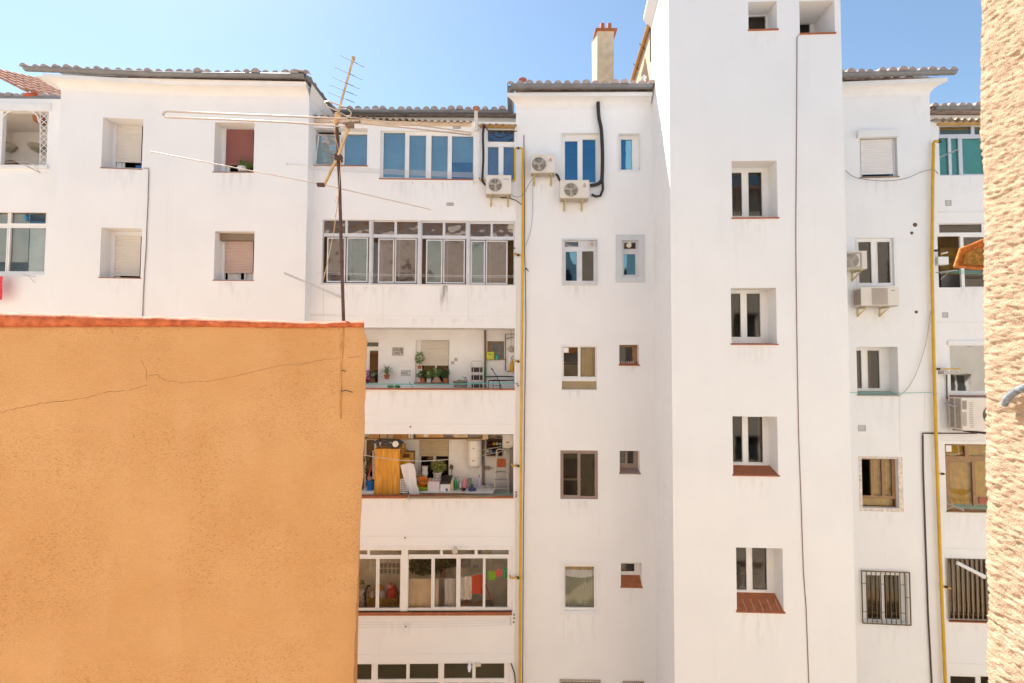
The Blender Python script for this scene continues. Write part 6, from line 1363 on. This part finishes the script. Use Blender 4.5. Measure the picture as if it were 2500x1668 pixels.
# water heater
hw = T('water_heater', 'tall white cylindrical water heater on the cluttered balcony wall', 'water heater', BK.at(1158, 1135, .2)); c = BK.at(1158, 1134, .22); s = mp(1.2); HW = mat('white_enamel', (.78, .75, .70), .3, var=.02)
hh = (1134 - 1078) * s; rr_ = 17.5 * s; m = MB(); m.lathe(c, [(rr_ * .7, -.035), (rr_ * .95, -.02), (rr_, .01), (rr_, hh), (rr_ * .97, hh + .03), (rr_ * .8, hh + .05), (0, hh + .06)], 30); O('tank', m, HW, hw)
m = MB(); m.lathe(c + Vector((0, 0, hh * .30)), [(rr_ * 1.004, 0), (rr_ * 1.004, .006)], 30, cap=False); m.lathe(c + Vector((0, 0, hh * .62)), [(rr_ * 1.004, 0), (rr_ * 1.004, .006)], 30, cap=False); O('band', m, mat('enamel_seam', (.5, .47, .42), .5), hw)
m = MB(); m.wbox(c.x - .05, c.x + .03, c.y - rr_ - .006, c.y - rr_ + .02, c.z + hh * .2, c.z + hh * .2 + .018); O('gauge', m, BLACK, hw); m = MB(); m.wbox(c.x - .03, c.x + .01, c.y - rr_ - .004, c.y - rr_ + .02, c.z + hh * .70, c.z + hh * .76); O('badge', m, GREYT, hw)
m = MB()
for x in (1153, 1159, 1165): m.tube([Q(x, 1134, 1.2), Q(x + 1.5, 1142, 1.25), Q(x + 4, 1136, 1.35)], .008, 5)
O('hoses', m, STEEL, hw)
m = MB(); m.tube([BK.at(1180, 1062, .06), BK.at(1180, 1190, .06)], .038, 8); one('downpipe', m, mat('brown_pipe'), 'brown drain pipe right of the water heater', 'pipe')
# wine rack
wr = T('bottle_rack', 'dark open rack full of bottles under the upper shelf', 'rack', BK.at(1206, 1110, .2)); a, b, c_, d_ = BK.rect((1187, 1073, 1226, 1111), .2); m = MB(); m.box(BK, a, b, .02, .04, c_, d_); m.box(BK, a, b, .04, .3, c_ - .015, c_); m.box(BK, a, b, .04, .3, (c_ + d_) / 2 - .01, (c_ + d_) / 2 + .005); m.box(BK, a, b, .04, .3, d_ - .01, d_ + .01); O('rack', m, mat('dark_brown_rack', (.10, .055, .03), .8), wr)
rnd = random.Random(8); cc = [('dark glass', (.03, .035, .03)), ('blue', (.02, .06, .25)), ('cream', (.6, .55, .4)), ('dark red', (.15, .02, .02)), ('green glass', (.03, .07, .04)), ('pale blue', (.3, .4, .5)), ('yellow', (.6, .4, .05))]
for i in range(10):
    row = i // 5; nm, c3 = cc[(i * 3 + row) % 7]; x = 1191 + (i % 5) * 7.6; m = MB(); q = BK.at(x, 1084 if row == 0 else 1103, .28); m.lathe(q, [(.04, -.2), (.045, -.02), (.04, 0), (.018, .02), (.016, .05), (0, .05)], 12, ax=ax)
    one('bottle', m, mat(nm.replace(' ', '_') + '_bottle', c3, .25), f'{nm} bottle lying in the {"upper" if row == 0 else "lower"} rack row, number {i % 5 + 1} from the left', 'bottle', 'bottles lying in the dark rack')
m = MB(); m.tube([BK.at(1178, 1099, .33), BK.at(1226, 1090, .33)], .008, 5); m.tube([BK.at(1178, 1112, .33), BK.at(1228, 1102, .33)], .009, 5); one('rail', m, mat('cream_tube'), 'pair of cream rods crossing the bottle rack', 'rail')
m = MB(); a, b, c_, d_ = BK.rect((1190, 1058, 1222, 1071), .3); m.box(BK, a, b, .0, .3, c_, c_ + .015); m.box(BK, a + .05, b - .1, .02, .25, c_ + .015, d_ + .1); one('junk_shelf', m, mat('grey_junk', (.34, .28, .22), .9, var=.5, scale=25), 'small top shelf with grey odds and ends above the bottle rack', 'shelf')
el = T('electric_box', 'square white cabinet with a black slot in the upper right corner', 'cabinet', BK.at(1240, 1094, .25)); m = MB(); a, b, c_, d_ = BK.rect((1227, 1062, 1253, 1094), .28); m.box(BK, a, b, .02, .28, c_, d_); O('cabinet', m, UPVC, el); m = MB(); m.pbox(BK, (1236, 1079, 1243, 1081), .28, .284); O('slot', m, BLACK, el)
l2 = ladder('grey aluminium stepladder with a brown cloth, right end of the cluttered balcony', (1212, 1233), (1207, 1242), 1097, 1203, .8, 3, mat('cream_tube'), [1153, 1172, 1191], tm=mat('grey_tread', (.36, .34, .34), .5))
m = MB(); m.sheet(PB, (1213, 1120, 1235, 1141), -.74, .012, 1.2, rows=4); one('cloth', m, mat('rust_brown_cloth', (.34, .09, .025), .9, var=.2, scale=20), 'rust brown cloth hanging on the grey stepladder', 'cloth')
m = MB(); a, b, c_, d_ = BK.rect((1184, 1140, 1196, 1147), .1); m.box(BK, a, b, .0, .1, c_, d_); m.tube([BK.at(1196, 1143, .1), BK.at(1202, 1144, .1)], .012, 5); one('brush', m, mat('taupe_brush', (.25, .22, .18), .8), 'small taupe brush on the wall left of the grey stepladder', 'brush')
m = MB(); a, b, c_, d_ = PB.rect((1244, 1096, 1254, 1208), -.9); m.box(PB, a, b, -1.3, -.9, c_, d_); one('panel', m, mat('dark_grey_panel', (.22, .19, .17), .7), 'dark narrow panel leaning at the right end of the cluttered balcony', 'panel')
m = MB(); m.tube([Q(x, y, .3) for x, y in ((880, 1110), (930, 1118), (980, 1124), (1030, 1126), (1070, 1124), (1096, 1122))], .009, 6); one('washing_line', m, STRING, 'white rope sagging across the cluttered balcony in front of the wardrobe', 'rope')

# --- laundry gallery (first floor)
def cloth(lab, r, dep, mt, wave=.02, nw=3, drop=0.0): m = MB(); m.sheet(PB, r, -dep, wave, nw, drop=drop); return one('laundry', m, mt, lab, 'laundry', 'laundry drying behind the gallery glass')
cloth('wide beige sheet drying behind the gallery glass', (990, 1413, 1071, 1484), .22, mat('beige_sheet', (.78, .65, .48), .9), .025, 3)
cloth('narrow white towel drying beside the beige sheet', (1085, 1413, 1112, 1482), .22, WHITEC, .03, 3)
cloth('white shirt drying beside the red cloth', (1121, 1408, 1152, 1464), .24, mat('white_shirt', (.80, .76, .72), .9), .025, 3)
cloth('bright red-orange cloth drying behind the gallery glass', (1151, 1403, 1180, 1450), .25, mat('bright_red_cloth', (.68, .075, .01), .9), .02, 3)
for (r_, c3, lab) in (((1192, 1394, 1210, 1416), (.28, .62, .03), 'lime green square cloth on the line'), ((1210, 1389, 1225, 1407), (.80, .14, .14), 'coral pink square cloth on the line'), ((1229, 1385, 1240, 1412), (.08, .52, .22), 'mint green cloth at the right end of the line')):
    cloth(lab, r_, .27, mat(lab.split()[0] + '_cloth', c3, .9), .01, 1)
m = MB(); m.tube([Q(x, y, .24) for x, y in ((985, 1412), (1070, 1414), (1120, 1411), (1180, 1400), (1243, 1384))], .006, 5); one('washing_line', m, STRING, 'thin line carrying the laundry behind the gallery glass', 'rope')
m = foliage(Q(1040, 1382, 1.1), .62, .15, .26, 900, .05, 71); foliage(Q(1095, 1374, 1.1), .35, .12, .14, 300, .05, 72, m); one('house_plant', m, mat('window_leaf', (.05, .09, .03), .6, var=.5, c2=(.14, .20, .07)), 'hanging green foliage above the beige sheet', 'plant')
m = MB(); a, b, c_, d_ = PB.rect((895, 1462, 970, 1492), -.6); m.box(PB, a, b, -1.0, -.6, c_, d_); one('cardboard_box', m, mat('olive_card', (.36, .24, .05), .9, var=.4, scale=10), 'ochre cardboard box at the bottom left of the laundry gallery', 'box')
for (x, y, r_, h, c3, lab, nm) in ((957, 1462, .14, .36, (.55, .04, .03), 'red shopping bag on the ochre cardboard box', 'red'), (932, 1462, .12, .26, (.45, .42, .5), 'white and blue bag on the ochre cardboard box', 'lilac'), (908, 1462, .10, .22, (.6, .45, .4), 'pale packet left on the ochre cardboard box', 'pale'), (924, 1438, .13, .10, (.75, .35, .03), 'orange plastic bag on top of the white and blue bag', 'tangerine'), (950, 1434, .10, .12, (.75, .3, .35), 'pink plastic bag above the red shopping bag', 'rose')):
    m = MB(); m.lathe(Q(x, y, .75), [(r_ * .8, 0), (r_, h * .25), (r_ * .95, h * .7), (r_ * .6, h * .95), (.02, h)], 9); one('shopping_bag', m, mat(nm + '_bag', c3, .5, var=.35, scale=18), lab, 'bag', 'bags in the laundry gallery')
pm = MB(); q = PB.rect((925, 1366, 978, 1400), -1.2)
for i in range(5):
    for j in range(2): pm.pbox(PB, (928 + i * 10, 1376 + j * 14, 935 + i * 10, 1386 + j * 14), -1.22, -1.2)
pg_ = T('photo_board', 'pale wall board with two rows of small grey photos', 'board', PB.at(950, 1402, -1.2)); m = MB(); m.pbox(PB, (900, 1344, 978, 1403), -1.26, -1.22); O('board', m, mat('pale_board', (.62, .56, .48), .9, var=.2, scale=12), pg_); O('photos', pm, mat('grey_photo', (.24, .24, .22), .6, var=.4, scale=30), pg_)
m = MB(); m.lathe(Q(884, 1484, .7), [(.10, 0), (.13, .35), (.12, .5), (.05, .55)], 12); one('laundry_bag', m, mat('grey_white_bag', (.5, .5, .5), .8, var=.4, scale=18), 'grey white bag at the orange wall edge of the laundry gallery', 'bag')
m = MB(); m.lathe(Q(884, 1424, .7), [(.06, 0), (.05, .06), (0, .1)], 10); foliage(Q(884, 1424, .7), .09, .05, .04, 40, .03, 3, m); one('house_plant', m, LEAF, 'small green plant on the grey white bag', 'plant')
m = MB(); m.tube([Q(894, 1486, .6), Q(890, 1450, .6), Q(897, 1432, .6), Q(903, 1430, .6)], .03, 8); one('chair_back', m, BLACK, 'black curved chair back at the left of the laundry gallery', 'chair')
m = MB(); m.tube([Q(1185, 1425, .7), Q(1196, 1455, .6), Q(1206, 1484, .5)], .014, 6); one('ironing_board_leg', m, mat('red_handle2', (.60, .09, .03), .6), 'slanting red pole behind the right gallery pane', 'pole')
m = MB(); m.tube([Q(1205, 1362, .9), Q(1204, 1484, .9)], .016, 6); one('pole', m, STEEL, 'upright white pole behind the right gallery pane', 'pole')
for i, (x, lab) in enumerate(((1140, 'left'), (1172, 'right'))):
    m = MB(); m.lathe(Q(x, 1486, .8), [(.10, 0), (.13, .14), (.14, .15), (.1, .14)], 14); one('flower_pot', m, mat('orange_pot', (.50, .14, .02), .7), f'orange pot on the gallery floor, {lab} of the two', 'pot', 'orange pots in the laundry gallery')
m = MB(); m.lathe(Q(1192, 1486, .7), [(.10, 0), (.13, .12), (.09, .2), (0, .22)], 12); one('basket', m, mat('dark_blue_basket', (.05, .08, .12), .7, var=.5, scale=30), 'dark blue basket on the gallery floor by the red pole', 'basket')
hb = T('water_heater', 'pale wall boiler with dark gauge behind the gallery glass', 'water heater', PB.at(1160, 1398, -1.25)); m = MB(); m.pbox(PB, (1149, 1352, 1176, 1398), -1.38, -1.15); O('casing', m, mat('pale_casing', (.5, .46, .38), .5), hb); m = MB(); m.pbox(PB, (1154, 1379, 1168, 1388), -1.15, -1.14); O('gauge', m, GREYT, hb)
m = MB(); q = PB.at(1133, 1374, -1.3); m.lathe(q, [(.13, 0), (.13, .02), (0, .025)], 18, ax=ax); one('wall_dish', m, mat('grey_dish', (.44, .42, .38), .7), 'round grey dish on the back wall of the laundry gallery', 'dish')
m = MB(); m.pbox(PB, (1074, 1383, 1088, 1410), -1.2, -1.1); one('shelf_unit', m, mat('tan_unit', (.36, .22, .12), .7, var=.4, scale=20), 'small tan cupboard under the hanging foliage', 'cupboard')
m = MB(); m.pbox(PB, (1180, 1344, 1200, 1353), -1.0, -.9); one('small_box', m, mat('yellow_pack', (.5, .4, .06), .6, var=.3, scale=30), 'yellow packet on the shelf behind the top right gallery pane', 'box')
# window sill plants on the left block and small things
c = PA2.at(612, 418, -.18); r_ = T('potted_plant', 'feathery green plant in a patterned white pot under the red-brown shutter', 'potted plant', c); m = MB(); m.lathe(PA2.at(592, 420, -.2), [(.10, 0), (.13, .12), (.13, .13), (.1, .12)], 14); O('pot', m, mat('patterned_white_pot', (.6, .58, .58), .5, var=.4, scale=40), r_)
m = foliage(PA2.at(598, 406, -.2), .20, .06, .10, 220, .03, 91); foliage(PA2.at(590, 398, -.2), .07, .05, .12, 60, .035, 92, m); foliage(PA2.at(608, 404, -.15), .12, .05, .06, 80, .03, 93, m); O('foliage', m, LEAF, r_)
# items in the recess of the right block
m = MB(); m.pbox(PF, (2296, 604, 2350, 700), -.8, -.7); one('cupboard', m, mat('ochre_cupboard', (.40, .26, .08), .8, var=.3, scale=6), 'ochre cupboard inside the open recess right of the yellow pipe', 'cupboard')
m = MB(); m.pbox(PF, (2298, 672, 2346, 702), -.5, -.3); one('washing_machine', m, mat('dark_grey_machine', (.10, .09, .09), .5), 'dark grey cabinet low in the open recess right of the yellow pipe', 'cabinet')
m = MB(); m.pbox(PF, (2392, 1216, 2440, 1232), -.3, -.1); one('crate', m, mat('orange_crate', (.60, .12, .02), .5), 'orange crate in the gold-curtained recess window', 'crate')
# ================================================================ weathering on the white walls (thin stains of real dirt)
def stainmat(name, c, amt, sc):
    m = bpy.data.materials.new(name); m.use_nodes = True; t = m.node_tree; b = t.nodes['Principled BSDF']; b.inputs['Base Color'].default_value = (*c, 1); b.inputs['Roughness'].default_value = .95
    tc = t.nodes.new('ShaderNodeTexCoord'); g = t.nodes.new('ShaderNodeNewGeometry'); sp = t.nodes.new('ShaderNodeSeparateXYZ'); t.links.new(tc.outputs['Generated'], sp.inputs[0])
    mp = t.nodes.new('ShaderNodeMapping'); mp.inputs['Scale'].default_value = (sc, sc, .8); t.links.new(g.outputs['Position'], mp.inputs[0])
    n = t.nodes.new('ShaderNodeTexNoise'); n.inputs['Scale'].default_value = 2.0; n.inputs['Detail'].default_value = 6; t.links.new(mp.outputs[0], n.inputs['Vector'])
    r = t.nodes.new('ShaderNodeMapRange'); r.inputs[1].default_value = .48; r.inputs[2].default_value = .72; t.links.new(n.outputs[0], r.inputs[0])
    def mul(a, bb):
        q = t.nodes.new('ShaderNodeMath'); q.operation = 'MULTIPLY'
        for i, v in enumerate((a, bb)):
            if isinstance(v, float): q.inputs[i].default_value = v
            else: t.links.new(v, q.inputs[i])
        return q.outputs[0]
    z = sp.outputs['Z']; x = sp.outputs['X']
    sx = t.nodes.new('ShaderNodeMath'); sx.operation = 'SUBTRACT'; sx.inputs[0].default_value = 1.0; t.links.new(x, sx.inputs[1])
    f = mul(mul(mul(x, sx.outputs[0]), 4.0), mul(z, r.outputs[0])); f = mul(f, float(amt))
    t.links.new(f, b.inputs['Alpha']); return m
ST1 = stainmat('grey_drip_stain', (.35, .32, .28), .16, 4.0); ST2 = stainmat('ochre_drip_stain', (.48, .34, .20), .16, 4.0)
def stain(b, P, r, mt=None, o=.004):
    a, bb, c, d = P.rect(r, o); m = MB(); m.face([P.pt(a, o, c), P.pt(bb, o, c), P.pt(bb, o, d), P.pt(a, o, d)]); O('drip_stain', m, mt or ST1, b)
for r in ((935, 445, 1160, 500), (1060, 698, 1110, 768), (800, 700, 1010, 760), (1120, 700, 1250, 770), (885, 955, 1080, 1010), (1040, 955, 1250, 1015), (890, 1222, 1240, 1262), (880, 778, 1250, 798), (1180, 500, 1250, 530), (870, 1520, 1100, 1560)): stain(mid_b, PB, r)
for r in ((1372, 954, 1458, 1020), (1368, 1222, 1460, 1270), (1372, 1502, 1466, 1600), (1505, 894, 1562, 930), (1510, 1158, 1565, 1200), (1516, 1436, 1570, 1490), (1374, 698, 1458, 740), (1285, 450, 1360, 520)): stain(mid_b, PC, r)
for r in ((1795, 1498, 1915, 1630), (1790, 1165, 1900, 1235), (1786, 844, 1898, 900), (1788, 536, 1900, 600), (1827, 78, 1897, 140)): stain(tow_b, PD, r, ST2)
for r in ((2092, 970, 2200, 1060), (2098, 750, 2200, 830), (2100, 436, 2192, 500), (2104, 1252, 2200, 1330), (2108, 1528, 2222, 1610), (2215, 200, 2285, 330)): stain(rig_b, PE, r, ST2)
for r in ((2295, 430, 2400, 480), (2295, 704, 2400, 760), (2300, 1256, 2410, 1330), (2318, 1528, 2412, 1600)): stain(rig_b, PF, r)
for r in ((250, 414, 350, 470), (246, 682, 346, 740),): stain(left_b, PA1, r)
for r in ((523, 423, 622, 480), (523, 688, 622, 745)): stain(left_b, PA2, r)
hair = mat('hairline_crack', (.58, .56, .53), .95)
def hairline(b, P, pts, w=.003, seed=0):
    rnd = random.Random(seed); q = []
    for (x0, y0), (x1, y1) in zip(pts, pts[1:]):
        n = max(2, int(abs(x1 - x0) + abs(y1 - y0)) // 8)
        for k in range(n): t = k / n; q.append(P.at(x0 + (x1 - x0) * t + rnd.uniform(-.6, .6), y0 + (y1 - y0) * t + rnd.uniform(-.6, .6), .001))
    m = MB(); m.tube(q, w, 4); O('hairline_crack', m, hair, b)
stain(mid_b, PB, (1072, 695, 1098, 772), stainmat('dark_drip_stain', (.25, .20, .16), .75, 5.0))
hairline(mid_b, PB, [(745, 535), (745, 700), (746, 768)], .004, 1); hairline(mid_b, PB, [(790, 700), (789, 790)], .004, 2); hairline(mid_b, PB, [(935, 700), (934, 798)], .003, 3); hairline(mid_b, PB, [(1143, 700), (1144, 790)], .003, 4)
hairline(mid_b, PC, [(1375, 1506), (1377, 1570)], .003, 5); hairline(mid_b, PB, [(743, 768), (880, 771)], .005, 6); hairline(left_b, PA2, [(412, 215), (412, 500), (410, 768)], .004, 7)
hairline(rig_b, PE, [(2196, 968), (2198, 1115)], .004, 8); hairline(rig_b, PE, [(2258, 962), (2256, 1055)], .003, 9)
m = MB(); m.tube([PB.at(743, 690, .02), PB.at(742, 768, .02), PB.at(736, 790, .02)], .006, 5); one('cable', m, mat('dark_cord', (.2, .17, .16), .7), 'short dark wire end above the orange wall left of the mast', 'cable')
